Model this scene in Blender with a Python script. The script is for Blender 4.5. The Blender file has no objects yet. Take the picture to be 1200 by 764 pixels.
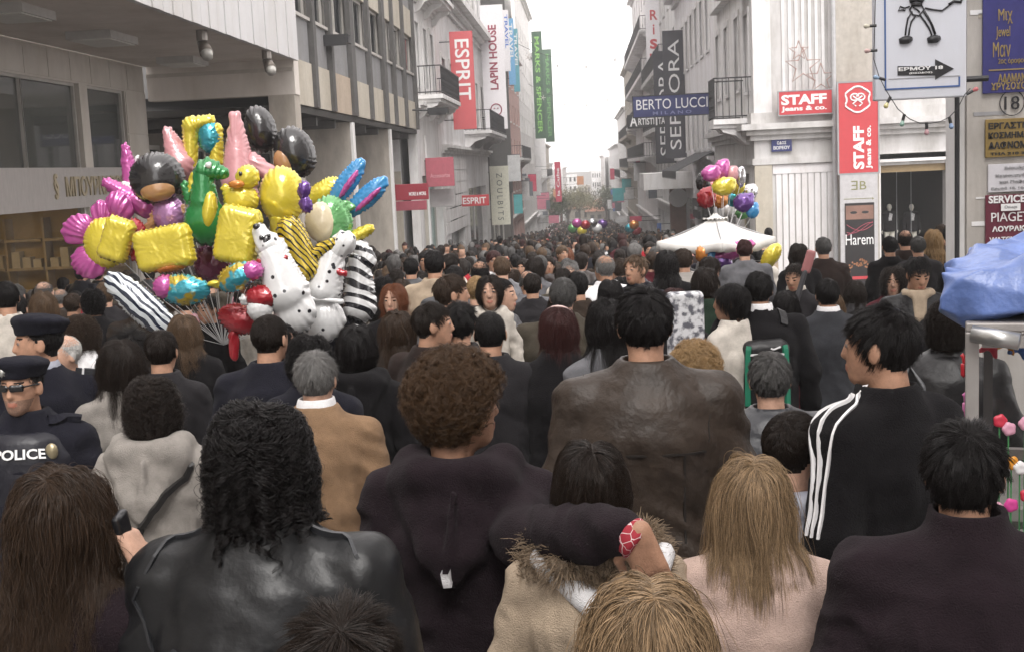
import bpy, math, random, time
import numpy as np
from mathutils import Vector, Matrix
T0 = time.time()
rnd = random.Random(7)
nr = np.random.RandomState(11)
scn = bpy.context.scene
COL = scn.collection
R_ = math.radians

# ------------------------------------------------------------------ camera
FPX = 1430.0            # focal length in pixels of a 1200 px wide frame
CAMH = 2.12             # camera height above the ground below it
GRADE = 0.040           # the street falls away from the camera
VPX, VPY, ROLL = 685.0, 194.0, R_(2.2)
v = Vector(((VPX - 600) / FPX, (382 - VPY) / FPX, -1)).normalized()     # street axis in camera space
u0 = Vector((0, 1, 0)); u0 = (u0 - v * u0.dot(v)).normalized()
rgt = v.cross(u0).normalized()
u1 = (u0 * math.cos(ROLL) - rgt * math.sin(ROLL)).normalized()          # world up in camera space
r1 = v.cross(u1).normalized()                                           # world +X in camera space
RW = Matrix((r1, v, u1))                                                # camera -> world (rows: world axes)
cam = bpy.data.objects.new('camera', bpy.data.cameras.new('camera'))
cam.data.sensor_width = 36; cam.data.lens = 36 * FPX / 1200
cam.data.clip_start = 0.05; cam.data.clip_end = 3000
CAM = Vector((0, 0, CAMH))
cam.matrix_world = Matrix.Translation(CAM) @ RW.to_4x4()
COL.objects.link(cam); scn.camera = cam

# ------------------------------------------------------------------ sky, sun, exposure
SUN_EL, SUN_ROT = R_(52), R_(170)
world = bpy.data.worlds.new('World'); scn.world = world; world.use_nodes = True
nt = world.node_tree; nt.nodes.clear()
sky = nt.nodes.new('ShaderNodeTexSky'); sky.sky_type = 'NISHITA'; sky.sun_disc = False
sky.sun_elevation = SUN_EL; sky.sun_rotation = SUN_ROT
sky.air_density = 1.0; sky.dust_density = 1.5; sky.ozone_density = 1.0
hs = nt.nodes.new('ShaderNodeHueSaturation'); hs.inputs['Saturation'].default_value = 0.10
bg = nt.nodes.new('ShaderNodeBackground'); bg.inputs['Strength'].default_value = 0.14
wo = nt.nodes.new('ShaderNodeOutputWorld')
ov = nt.nodes.new('ShaderNodeMix'); ov.data_type = 'RGBA'; ov.inputs['Factor'].default_value = 0.8      # cloud cover evens the sky out
ov.inputs['B'].default_value = (7.1, 6.72, 6.58, 1)
nt.links.new(sky.outputs[0], hs.inputs['Color']); nt.links.new(hs.outputs[0], ov.inputs['A']); nt.links.new(ov.outputs['Result'], bg.inputs['Color'])
nt.links.new(bg.outputs[0], wo.inputs['Surface'])
sun = bpy.data.objects.new('sun', bpy.data.lights.new('sun', 'SUN'))
sun.data.energy = 1.0; sun.data.angle = R_(25); sun.data.color = (1, 0.97, 0.93)
sun.rotation_euler = (R_(90) - SUN_EL, 0, R_(180) - SUN_ROT + R_(0))
COL.objects.link(sun)
scn.view_settings.view_transform = 'Standard'; scn.view_settings.look = 'None'
scn.view_settings.gamma = 1; scn.view_settings.use_curve_mapping = False
scn.view_settings.exposure = 1.42
scn.cycles.max_bounces = 6; scn.cycles.diffuse_bounces = 3; scn.cycles.glossy_bounces = 3
scn.cycles.transmission_bounces = 4; scn.cycles.transparent_max_bounces = 6
scn.cycles.use_denoising = True; scn.cycles.volume_bounces = 0

# ------------------------------------------------------------------ pixel helpers (photo pixels -> real positions)
def ray(px, py):
    d = RW @ Vector(((px - 600) / FPX, (382 - py) / FPX, -1))
    return d / d.y
def at(px, py, D): return CAM + ray(px, py) * D
GPROF = ([-20, 0, 9, 30, 70, 150, 230, 330, 2500], [.8, 0, -.36, -1.50, -3.65, -7.3, -9.9, -11.0, -11.0])     # the street steepens, then levels out
def gz(y): return float(np.interp(y, *GPROF))

# ------------------------------------------------------------------ materials
MATS = {}
def nodes_of(m):
    m.use_nodes = True
    nt = m.node_tree
    return nt, nt.nodes['Principled BSDF']
def mat(name, col, rough=0.7, metal=0.0, spec=0.5, var=0.12, scale=6.0, bump=0.0, bscale=60.0, sheen=0.0,
        coat=0.0, emit=0.0, grime=0.0, gscale=1.2, alpha=1.0, trans=0.0, stretch=None):
    """procedural surface: base colour varied by two noise sizes, optional bump, optional soft dirt"""
    if name in MATS: return MATS[name]
    m = bpy.data.materials.new(name); nt, b = nodes_of(m)
    L = nt.links.new
    tc = nt.nodes.new('ShaderNodeTexCoord'); src = tc.outputs['Object']
    if stretch:
        mp = nt.nodes.new('ShaderNodeMapping'); mp.inputs['Scale'].default_value = stretch
        L(src, mp.inputs['Vector']); src = mp.outputs[0]
    n1 = nt.nodes.new('ShaderNodeTexNoise'); n1.inputs['Scale'].default_value = scale
    n1.inputs['Detail'].default_value = 6; n1.inputs['Roughness'].default_value = 0.65
    L(src, n1.inputs['Vector'])
    rp = nt.nodes.new('ShaderNodeValToRGB')
    c = np.array(col[:3], float)
    lo, hi = np.clip(c * (1 - var), 0, 1), np.clip(c * (1 + var), 0, 1)
    rp.color_ramp.elements[0].position = 0.3; rp.color_ramp.elements[1].position = 0.7
    rp.color_ramp.elements[0].color = (*lo, 1); rp.color_ramp.elements[1].color = (*hi, 1)
    L(n1.outputs['Fac'], rp.inputs['Fac'])
    out = rp.outputs['Color']
    if grime > 0:
        n2 = nt.nodes.new('ShaderNodeTexNoise'); n2.inputs['Scale'].default_value = gscale
        n2.inputs['Detail'].default_value = 8; n2.inputs['Roughness'].default_value = 0.7
        mp2 = nt.nodes.new('ShaderNodeMapping'); mp2.inputs['Scale'].default_value = (1, 1, 0.25)
        L(tc.outputs['Object'], mp2.inputs['Vector']); L(mp2.outputs[0], n2.inputs['Vector'])
        r2 = nt.nodes.new('ShaderNodeValToRGB')
        r2.color_ramp.elements[0].position = 0.42; r2.color_ramp.elements[1].position = 0.72
        r2.color_ramp.elements[0].color = (1, 1, 1, 1); g = 1 - grime
        r2.color_ramp.elements[1].color = (g, g * 0.97, g * 0.92, 1)
        L(n2.outputs['Fac'], r2.inputs['Fac'])
        mx = nt.nodes.new('ShaderNodeMix'); mx.data_type = 'RGBA'; mx.blend_type = 'MULTIPLY'
        mx.inputs['Factor'].default_value = 1
        L(out, mx.inputs['A']); L(r2.outputs['Color'], mx.inputs['B']); out = mx.outputs['Result']
    L(out, b.inputs['Base Color'])
    b.inputs['Roughness'].default_value = rough; b.inputs['Metallic'].default_value = metal
    b.inputs['Specular IOR Level'].default_value = spec
    if sheen: b.inputs['Sheen Weight'].default_value = sheen; b.inputs['Sheen Roughness'].default_value = 0.5
    if coat: b.inputs['Coat Weight'].default_value = coat; b.inputs['Coat Roughness'].default_value = 0.08
    if trans: b.inputs['Transmission Weight'].default_value = trans
    if alpha < 1: b.inputs['Alpha'].default_value = alpha
    if emit:
        b.inputs['Emission Color'].default_value = (*c, 1); b.inputs['Emission Strength'].default_value = emit
    if bump:
        n3 = nt.nodes.new('ShaderNodeTexNoise'); n3.inputs['Scale'].default_value = bscale
        n3.inputs['Detail'].default_value = 5; L(src, n3.inputs['Vector'])
        bp = nt.nodes.new('ShaderNodeBump'); bp.inputs['Strength'].default_value = bump
        bp.inputs['Distance'].default_value = 0.02; L(n3.outputs['Fac'], bp.inputs['Height'])
        L(bp.outputs[0], b.inputs['Normal'])
    MATS[name] = m
    return m
def glass(name, tint=(0.30, 0.34, 0.35), rough=0.03, alpha=0.55):
    """window glass: a dark reflecting pane that lets some of the inside show"""
    if name in MATS: return MATS[name]
    m = bpy.data.materials.new(name); nt, b = nodes_of(m)
    b.inputs['Base Color'].default_value = (*[t * 0.12 for t in tint], 1)
    b.inputs['Roughness'].default_value = rough; b.inputs['Specular IOR Level'].default_value = 0.9
    b.inputs['Alpha'].default_value = alpha
    MATS[name] = m
    return m
def hairmat(name, col, rough=0.32, lo=.62, hi_=1.5):
    if name in MATS: return MATS[name]
    m = bpy.data.materials.new(name); m.use_nodes = True; nt = m.node_tree; nt.nodes.clear()
    o = nt.nodes.new('ShaderNodeOutputMaterial')
    b = nt.nodes.new('ShaderNodeBsdfPrincipled')
    hi = nt.nodes.new('ShaderNodeHairInfo')
    mx = nt.nodes.new('ShaderNodeMix'); mx.data_type = 'RGBA'
    c = np.array(col)
    mx.inputs['A'].default_value = (*(c * lo), 1); mx.inputs['B'].default_value = (*np.clip(c * hi_, 0, 1), 1)
    nt.links.new(hi.outputs['Random'], mx.inputs['Factor'])
    nt.links.new(mx.outputs['Result'], b.inputs['Base Color'])
    b.inputs['Roughness'].default_value = rough; b.inputs['Specular IOR Level'].default_value = 0.22
    b.inputs['Anisotropic'].default_value = 0.0
    nt.links.new(b.outputs[0], o.inputs['Surface'])
    MATS[name] = m
    return m

# ------------------------------------------------------------------ things, parts, meshes
LOC = {}
def tag(o, label=None, cat=None, group=None, kind=None):
    if label: o['label'] = label
    if cat: o['category'] = cat
    if group: o['group'] = group
    if kind: o['kind'] = kind
    return o
def thing(name, label, cat, loc=(0, 0, 0), group=None, rotz=0.0, scale=1.0):
    o = bpy.data.objects.new(name, None); COL.objects.link(o)
    o.empty_display_size = 0.1
    o.location = loc; o.rotation_euler = (0, 0, rotz); o.scale = (scale,) * 3
    LOC[o.name] = Vector(loc)
    return tag(o, label, cat, group)
def mesh_np(name, V, Q, mats, mi=None, smooth=True):
    """mesh from numpy arrays; Q is (n,3) or (n,4)"""
    me = bpy.data.meshes.new(name)
    V = np.asarray(V, np.float32); Q = np.asarray(Q, np.int32)
    me.vertices.add(len(V)); me.vertices.foreach_set('co', V.ravel())
    k = Q.shape[1]
    me.loops.add(Q.size); me.loops.foreach_set('vertex_index', Q.ravel())
    me.polygons.add(len(Q)); me.polygons.foreach_set('loop_start', np.arange(0, Q.size, k, dtype=np.int32))
    for m in mats: me.materials.append(m)
    if mi is not None: me.polygons.foreach_set('material_index', np.asarray(mi, np.int32))
    me.polygons.foreach_set('use_smooth', np.full(len(Q), smooth))
    me.update(calc_edges=True); me.validate()
    return me
def link(name, me, parent=None, loc=None):
    o = bpy.data.objects.new(name, me); COL.objects.link(o)
    if parent is not None: o.parent = parent
    if loc is not None: o.location = loc
    return o
BOXF = np.array([[0, 3, 2, 1], [4, 5, 6, 7], [0, 1, 5, 4], [1, 2, 6, 5], [2, 3, 7, 6], [3, 0, 4, 7]])
class MB:
    """collects boxes, prisms, tubes and quads into ONE mesh"""
    def __init__(s): s.V = []; s.F = []; s.M = []
    def add(s, vs, fs, m=0):
        k = len(s.V); s.V += [tuple(p) for p in vs]
        for f in fs: s.F.append([i + k for i in f]); s.M.append(m)
        return s
    def box(s, x0, x1, y0, y1, z0, z1, m=0):
        return s.add([(x0, y0, z0), (x1, y0, z0), (x1, y1, z0), (x0, y1, z0), (x0, y0, z1), (x1, y0, z1), (x1, y1, z1), (x0, y1, z1)],
                     BOXF.tolist(), m)
    def tube(s, pts, r, n=8, m=0, caps=True):
        pts = [Vector(p) for p in pts]; k = len(s.V); rs = r if isinstance(r, (list, tuple)) else [r] * len(pts)
        for i, p in enumerate(pts):
            d = (pts[min(i + 1, len(pts) - 1)] - pts[max(i - 1, 0)]).normalized()
            a = d.orthogonal().normalized() if abs(d.z) > 0.9 else d.cross(Vector((0, 0, 1))).normalized()
            if abs(d.z) > 0.9: a = (Vector((1, 0, 0)) - d * d.x).normalized()
            b = d.cross(a)
            for j in range(n):
                t = 2 * math.pi * j / n
                s.V.append(tuple(p + (a * math.cos(t) + b * math.sin(t)) * rs[i]))
        for i in range(len(pts) - 1):
            for j in range(n):
                s.F.append([k + i * n + j, k + i * n + (j + 1) % n, k + (i + 1) * n + (j + 1) % n, k + (i + 1) * n + j]); s.M.append(m)
        if caps:
            s.F.append([k + j for j in range(n)][::-1]); s.M.append(m)
            e = k + (len(pts) - 1) * n
            s.F.append([e + j for j in range(n)]); s.M.append(m)
        return s
    def build(s, name, mats, parent=None, smooth=False, off=None, bevel=0.0):
        me = bpy.data.meshes.new(name)
        o_ = Vector((0, 0, 0)) if off is None else Vector(off)
        me.from_pydata([tuple(Vector(p) - o_) for p in s.V], [], s.F)
        for m in (mats if isinstance(mats, (list, tuple)) else [mats]): me.materials.append(m)
        me.polygons.foreach_set('material_index', s.M)
        me.polygons.foreach_set('use_smooth', [smooth] * len(s.F))
        me.update()
        o = link(name, me, parent)
        if bevel:
            bv = o.modifiers.new('bevel', 'BEVEL'); bv.width = bevel; bv.segments = 2; bv.limit_method = 'ANGLE'
        return o
def root_of(o):
    while o.parent is not None: o = o.parent
    return o
def bx(name, parent, m, *boxes, bevel=0.0):
    """one part made of world-space boxes, stored relative to its thing's base"""
    b = MB()
    for q in boxes: b.box(*q)
    return b.build(name, m, parent, off=LOC[root_of(parent).name] if parent is not None else None, bevel=bevel)

def text_mesh(s, size, bold=0.0, align='CENTER', extrude=0.004, spacing=1.0):
    cu = bpy.data.curves.new('txt', 'FONT'); cu.body = s; cu.size = size; cu.offset = bold * size
    cu.extrude = extrude; cu.align_x = align; cu.align_y = 'CENTER'; cu.resolution_u = 3; cu.space_character = spacing
    o = bpy.data.objects.new('txt', cu); COL.objects.link(o)
    dg = bpy.context.evaluated_depsgraph_get()
    me = bpy.data.meshes.new_from_object(o.evaluated_get(dg)); me.name = 'lettering'
    bpy.data.objects.remove(o); bpy.data.curves.remove(cu)
    return me
def lettering(parent, s, size, m, M, bold=0.02, fit=None, name='lettering', spacing=1.0, extrude=0.004):
    """text in the plane of matrix M (x right, y up, z out); fit = (w, h) stretches it to that size"""
    me = text_mesh(s, size, bold, spacing=spacing, extrude=extrude)
    co = np.empty(len(me.vertices) * 3, np.float32); me.vertices.foreach_get('co', co); co = co.reshape(-1, 3)
    if len(co) == 0: return None
    lo, hi = co.min(0), co.max(0)
    co[:, :2] -= (lo[:2] + hi[:2]) / 2
    if fit:
        w, h = hi[0] - lo[0], hi[1] - lo[1]
        if fit[0]: co[:, 0] *= fit[0] / w
        if fit[1]: co[:, 1] *= fit[1] / h
    A = np.array(M.to_3x3()); t = np.array(M.translation) - np.array(LOC[root_of(parent).name])
    co = co @ A.T + t
    me.vertices.foreach_set('co', co.astype(np.float32).ravel()); me.materials.clear(); me.materials.append(m); me.update()
    return link(name, me, parent)
def plane_m(origin, xdir, ydir):
    x = Vector(xdir).normalized(); y = Vector(ydir).normalized(); z = x.cross(y)
    return Matrix(((x.x, y.x, z.x, origin[0]), (x.y, y.y, z.y, origin[1]), (x.z, y.z, z.z, origin[2]), (0, 0, 0, 1)))

# ------------------------------------------------------------------ noise and signed-distance modelling
PERM = np.random.RandomState(3).rand(64, 64, 64).astype(np.float32)
def vnoise(P):
    P = np.asarray(P, np.float64); i = np.floor(P).astype(int); f = P - i; f = f * f * (3 - 2 * f)
    i &= 63; j = (i + 1) & 63
    r = 0
    for a in (0, 1):
        xa = (j if a else i)[..., 0]; wa = f[..., 0] if a else 1 - f[..., 0]
        for b in (0, 1):
            yb = (j if b else i)[..., 1]; wb = f[..., 1] if b else 1 - f[..., 1]
            for c in (0, 1):
                zc = (j if c else i)[..., 2]; wc = f[..., 2] if c else 1 - f[..., 2]
                r = r + wa * wb * wc * PERM[xa, yb, zc]
    return r
def fbm(P, o=3):
    r = 0; a = 0.5; P = np.asarray(P)
    for k in range(o): r = r + a * vnoise(P * (2 ** k) + 17 * k); a *= 0.5
    return r / (1 - 0.5 ** o)

class SDF:
    def __init__(s): s.p = []
    def _add(s, f, lo, hi, k, op): s.p.append((f, np.array(lo, float), np.array(hi, float), k, op)); return s
    def cone(s, a, b, r1, r2, k=0.03, op=0, flat=None):
        a = np.array(a, float); b = np.array(b, float); d = b - a; dd = d @ d + 1e-12
        def f(P):
            q = P - a; h = np.clip((q @ d) / dd, 0, 1)
            return np.linalg.norm(q - h[..., None] * d, axis=-1) - (r1 + (r2 - r1) * h)
        m = max(r1, r2)
        return s._add(f, np.minimum(a, b) - m, np.maximum(a, b) + m, k, op)
    def ell(s, c, r, k=0.03, op=0, rot=None):
        c = np.array(c, float); r = np.array(r, float)
        A = np.eye(3) if rot is None else np.array(rot.to_3x3())
        def f(P):
            q = (P - c) @ A
            k0 = np.linalg.norm(q / r, axis=-1); k1 = np.linalg.norm(q / (r * r), axis=-1) + 1e-9
            return k0 * (k0 - 1) / k1
        m = r.max() if rot is not None else r
        return s._add(f, c - m, c + m, k, op)
    def box(s, c, h, rad=0.02, k=0.02, op=0, rot=None):
        c = np.array(c, float); h = np.array(h, float) - rad
        A = np.eye(3) if rot is None else np.array(rot.to_3x3())
        def f(P):
            q = np.abs((P - c) @ A) - h
            return np.linalg.norm(np.maximum(q, 0), axis=-1) + np.minimum(q.max(-1), 0) - rad
        m = (np.linalg.norm(h) + rad) if rot is not None else h + rad
        return s._add(f, c - m, c + m, k, op)
    def loft(s, z, w, d, cy, cx=None, ex=2.4, k=0.03, op=0):
        z = np.array(z, float); w = np.array(w, float); d = np.array(d, float); cy = np.array(cy, float)
        cxx = np.zeros_like(z) if cx is None else np.array(cx, float)
        def f(P):
            zz = P[..., 2]
            W = np.interp(zz, z, w); D = np.interp(zz, z, d); C = np.interp(zz, z, cy); X = np.interp(zz, z, cxx)
            q = (np.abs((P[..., 0] - X) / W) ** ex + np.abs((P[..., 1] - C) / D) ** ex) ** (1 / ex)
            g = (q - 1) * np.minimum(W, D)
            return np.maximum(g, np.maximum(z[0] - zz, zz - z[-1]))
        return s._add(f, (cxx.min() - w.max(), (cy - d).min(), z[0]), (cxx.max() + w.max(), (cy + d).max(), z[-1]), k, op)
    def at(s, P):
        F = np.full(P.shape[:-1], 1.0)
        for f, lo, hi, k, op in s.p:
            d = f(P); F = _comb(F, d, k, op)
        return F
    def grid(s, step, pad=0.03, lo=None, hi=None):
        L = np.min([p[1] for p in s.p if p[4] == 0], 0) - pad; H = np.max([p[2] for p in s.p if p[4] == 0], 0) + pad
        if lo is not None: L = np.maximum(L, lo)
        if hi is not None: H = np.minimum(H, hi)
        ax = [np.arange(L[i], H[i] + step, step) for i in range(3)]
        F = np.full([len(a) for a in ax], 1.0)
        for f, l, h, k, op in s.p:
            sl = []
            for i in range(3):
                i0 = max(0, int((l[i] - k * 1.2 - 0.05 - L[i]) / step)); i1 = min(len(ax[i]), int((h[i] + k * 1.2 + 0.05 - L[i]) / step) + 2)
                sl.append(slice(i0, max(i1, i0)))
            sl = tuple(sl)
            if F[sl].size == 0: continue
            P = np.stack(np.meshgrid(ax[0][sl[0]], ax[1][sl[1]], ax[2][sl[2]], indexing='ij'), -1)
            F[sl] = _comb(F[sl], f(P), k, op)
        return surface_nets(F, L, step)
def _comb(F, d, k, op):
    if op == 0:
        h = np.clip(0.5 + 0.5 * (F - d) / k, 0, 1); return F * (1 - h) + d * h - k * h * (1 - h)
    h = np.clip(0.5 - 0.5 * (F + d) / k, 0, 1); return F * (1 - h) - d * h + k * h * (1 - h)
def surface_nets(F, L, step):
    ins = F < 0
    n = np.array(F.shape) - 1
    c = np.zeros(n, np.int8)
    for a in (0, 1):
        for b in (0, 1):
            for e in (0, 1): c += ins[a:a + n[0], b:b + n[1], e:e + n[2]]
    act = (c > 0) & (c < 8)
    I = np.argwhere(act); idx = np.full(n, -1, np.int32); idx[act] = np.arange(len(I))
    S = np.zeros((len(I), 3)); N = np.zeros(len(I))
    cr = [np.array(q) for q in np.ndindex(2, 2, 2)]
    for p in cr:
        for ax in range(3):
            if p[ax]: continue
            q = p.copy(); q[ax] = 1
            A = F[tuple((I + p).T)]; B = F[tuple((I + q).T)]
            m = (A < 0) != (B < 0)
            t = np.where(m, A / np.where(m, A - B, 1), 0)
            pos = p + np.zeros((len(I), 3)); pos[:, ax] = t
            S[m] += pos[m]; N[m] += 1
    V = L + (I + S / N[:, None]) * step
    Q = []
    for ax in range(3):
        u, w = (ax + 1) % 3, (ax + 2) % 3
        sl0 = [slice(None)] * 3; sl1 = [slice(None)] * 3
        sl0[ax] = slice(0, -1); sl1[ax] = slice(1, None)
        A = ins[tuple(sl0)]; B = ins[tuple(sl1)]
        E = np.argwhere(A != B)
        E = E[(E[:, u] > 0) & (E[:, w] > 0) & (E[:, u] < n[u]) & (E[:, w] < n[w])]
        if len(E) == 0: continue
        def g(du, dw):
            e = E.copy(); e[:, u] -= du; e[:, w] -= dw; return idx[tuple(e.T)]
        q = np.stack([g(1, 1), g(0, 1), g(0, 0), g(1, 0)], 1)
        fl = ~A[tuple(E.T)]
        q[fl] = q[fl][:, ::-1]
        Q.append(q)
    Q = np.concatenate(Q); Q = Q[(Q >= 0).all(1)]
    return V, Q
def vnormals(V, Q):
    a = V[Q[:, 2]] - V[Q[:, 0]]; b = V[Q[:, 3]] - V[Q[:, 1]]; fn = np.cross(a, b)
    N = np.zeros_like(V)
    for k in range(4): np.add.at(N, Q[:, k], fn)
    return N / (np.linalg.norm(N, axis=1)[:, None] + 1e-12)
# ------------------------------------------------------------------ people
HC0 = np.array((0, 0.02, 1.635))
CRC = np.array((0, -0.012, 0.028)); CRR = np.array((0.079, 0.100, 0.091))
SKINC = {'light': (0.50, 0.30, 0.215), 'mid': (0.42, 0.235, 0.155), 'tan': (0.33, 0.18, 0.115)}
def skinm(k): return mat('skin_' + k, SKINC[k], 0.55, var=0.22, scale=22, bump=0.2, bscale=240, spec=0.35)
HAIRC = {'black': (0.007, 0.0055, 0.0055), 'dark brown': (0.014, 0.009, 0.0065), 'brown': (0.032, 0.019, 0.0115), 'auburn': (0.038, 0.012, 0.011),
         'light brown': (0.095, 0.060, 0.036), 'blonde': (0.30, 0.195, 0.095), 'grey': (0.15, 0.145, 0.14), 'dark grey': (0.075, 0.072, 0.07),
         'white': (0.5, 0.49, 0.47), 'fair': (0.185, 0.125, 0.072), 'red': (0.13, 0.045, 0.02), 'frizz': (0.058, 0.032, 0.016)}
def hm(k): return hairmat('hair_' + k.replace(' ', '_'), HAIRC[k], lo=.38 if k == 'fair' else .62, hi_=1.9 if k == 'fair' else 1.5)
def hcap(k): return mat('scalp_' + k.replace(' ', '_'), tuple(np.array(HAIRC[k]) * 0.8), 0.6, var=0.45, scale=40, bump=0.5, bscale=120, stretch=(1, 1, 0.2), spec=.2)
CLOTH = {'black': (0.0085, 0.0078, 0.0088), 'charcoal': (0.021, 0.0195, 0.0215), 'navy': (0.0125, 0.0125, 0.0185), 'dark brown': (0.024, 0.016, 0.014),
         'brown': (0.036, 0.026, 0.020), 'olive': (0.052, 0.044, 0.033), 'grey': (0.13, 0.13, 0.14), 'tan': (0.215, 0.135, 0.080), 'cream': (0.50, 0.46, 0.41),
         'beige': (0.36, 0.285, 0.21), 'plum': (0.0150, 0.0098, 0.0125), 'white': (0.70, 0.69, 0.70), 'maroon': (0.085, 0.015, 0.022), 'dark green': (0.02, 0.035, 0.024),
         'red': (0.32, 0.02, 0.03), 'pale blue': (0.30, 0.31, 0.36), 'slate': (0.036, 0.037, 0.042), 'pink': (0.45, 0.22, 0.26), 'denim': (0.07, 0.12, 0.24),
         'rose beige': (0.42, 0.31, 0.265), 'warm grey': (0.25, 0.23, 0.21)}
def cm(k, kind='cloth'):
    n = kind + '_' + k.replace(' ', '_'); c = CLOTH[k]
    if kind == 'gloss': return mat(n, (.0075, .0078, .0088), 0.40, spec=0.38, var=0.2, scale=5, bump=0.2, bscale=20)
    if kind == 'leather': return mat(n, c, 0.46, spec=0.26, var=0.3, scale=9, bump=0.3, bscale=38)
    if kind == 'nylon': return mat(n, c, 0.42, spec=0.4, var=0.15, scale=9, bump=0.25, bscale=22)
    return mat(n, c, 0.95, spec=0.10, var=0.25, scale=10, bump=0.45, bscale=260, sheen=0.03)
ARMS = {'down': ((.228, -.03, 1.15), (.245, .03, .90)), 'relax': ((.230, -.05, 1.16), (.222, .10, .94)),
        'pocket': ((.262, -.06, 1.17), (.200, .09, 1.0)), 'front': ((.230, -.02, 1.16), (.10, .22, 1.08)),
        'swing': ((.225, -.09, 1.16), (.24, -.10, .91)), 'bag': ((.238, .02, 1.15), (.20, .2, 1.16))}
def head_sdf(lod):
    s = SDF()
    s.ell(CRC, CRR - 0.003, k=0.01)
    s.ell((0, 0.026, -0.030), (0.062, 0.068, 0.084), k=0.035)
    s.ell((0, 0.055, -0.088), (0.033, 0.032, 0.028), k=0.03)                       # chin
    s.cone((0, 0.084, 0.016), (0, 0.102, -0.026), 0.0085, 0.0115, k=0.018)           # nose
    for x in (-1, 1):
        s.ell((x * 0.031, 0.106, 0.007), (0.017, 0.022, 0.012), k=0.014, op=1)      # eye socket
        s.ell((x * 0.031, 0.077, 0.007), (0.014, 0.0155, 0.013), k=0.003)           # eye
        s.ell((x * 0.0785, -0.004, -0.008), (0.010, 0.021, 0.033), k=0.008, rot=Matrix.Rotation(0.25 * x, 4, 'Z'))   # ear
        s.ell((x * 0.0015, 0.0, 0.0), (0.001, 0.001, 0.001), k=0.001)
    s.ell((0, 0.089, -0.057), (0.023, 0.012, 0.0055), k=0.006); s.ell((0, 0.088, -0.069), (0.019, 0.012, 0.006), k=0.006)   # lips
    s.cone((0, -0.022, -0.06), (0, -0.040, -0.20), 0.054, 0.062, k=0.03)            # neck
    return s
HEADS = {}
def head_mesh(step):
    if step not in HEADS:
        V, Q = head_sdf(0).grid(step, lo=(-1, -1, -0.195))
        HEADS[step] = (V, Q)
    return HEADS[step]
def hairline(P, style):
    y = P[..., 1]; z = P[..., 2]
    low = -0.105 if style in ('long', 'curly', 'bob', 'wavy') else -0.072
    zm = np.interp(y, [-.10, -.045, -.015, .02, .05, .085, .1], [low, low, -.045, .005, .048, .074, .08])
    return z > zm
def hand_sdf(side, wrist, d, curl=0.6, palm=None):
    """palm, four unequal bent fingers and a thumb leaving the side of the palm; d = direction the hand points"""
    s = SDF(); d = Vector(d).normalized(); up = Vector(palm) if palm else Vector((-side, 0, 0)); up = (up - d * up.dot(d))
    up = up.normalized() if up.length > 1e-3 else Vector((0, 0, 1))
    sd = d.cross(up).normalized()
    if sd.y < 0: sd = -sd
    w = Vector(wrist)
    for t in (-0.024, -0.008, 0.008, 0.024):
        s.cone(w + sd * t * 0.7, w + d * 0.085 + sd * t, 0.019, 0.014, k=0.012)
    for t, l in ((-0.028, 0.062), (-0.0095, 0.075), (0.0095, 0.080), (0.028, 0.072)):
        b = w + d * 0.088 + sd * t
        m = b + (d * math.cos(curl * 0.6) + up * math.sin(curl * 0.6)) * l * 0.5
        e = m + (d * math.cos(curl * 1.6) + up * math.sin(curl * 1.6)) * l * 0.5
        s.cone(b, m, 0.0095, 0.0085, k=0.004); s.cone(m, e, 0.0085, 0.007, k=0.003)
    b = w + d * 0.03 + sd * 0.032; m = b + (d * 0.6 + sd * 0.75 + up * 0.3).normalized() * 0.035
    s.cone(b, m, 0.014, 0.011, k=0.008); s.cone(m, m + (d * 0.95 + up * 0.35 + sd * 0.1).normalized() * 0.035, 0.0105, 0.0085, k=0.004)
    return s

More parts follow.
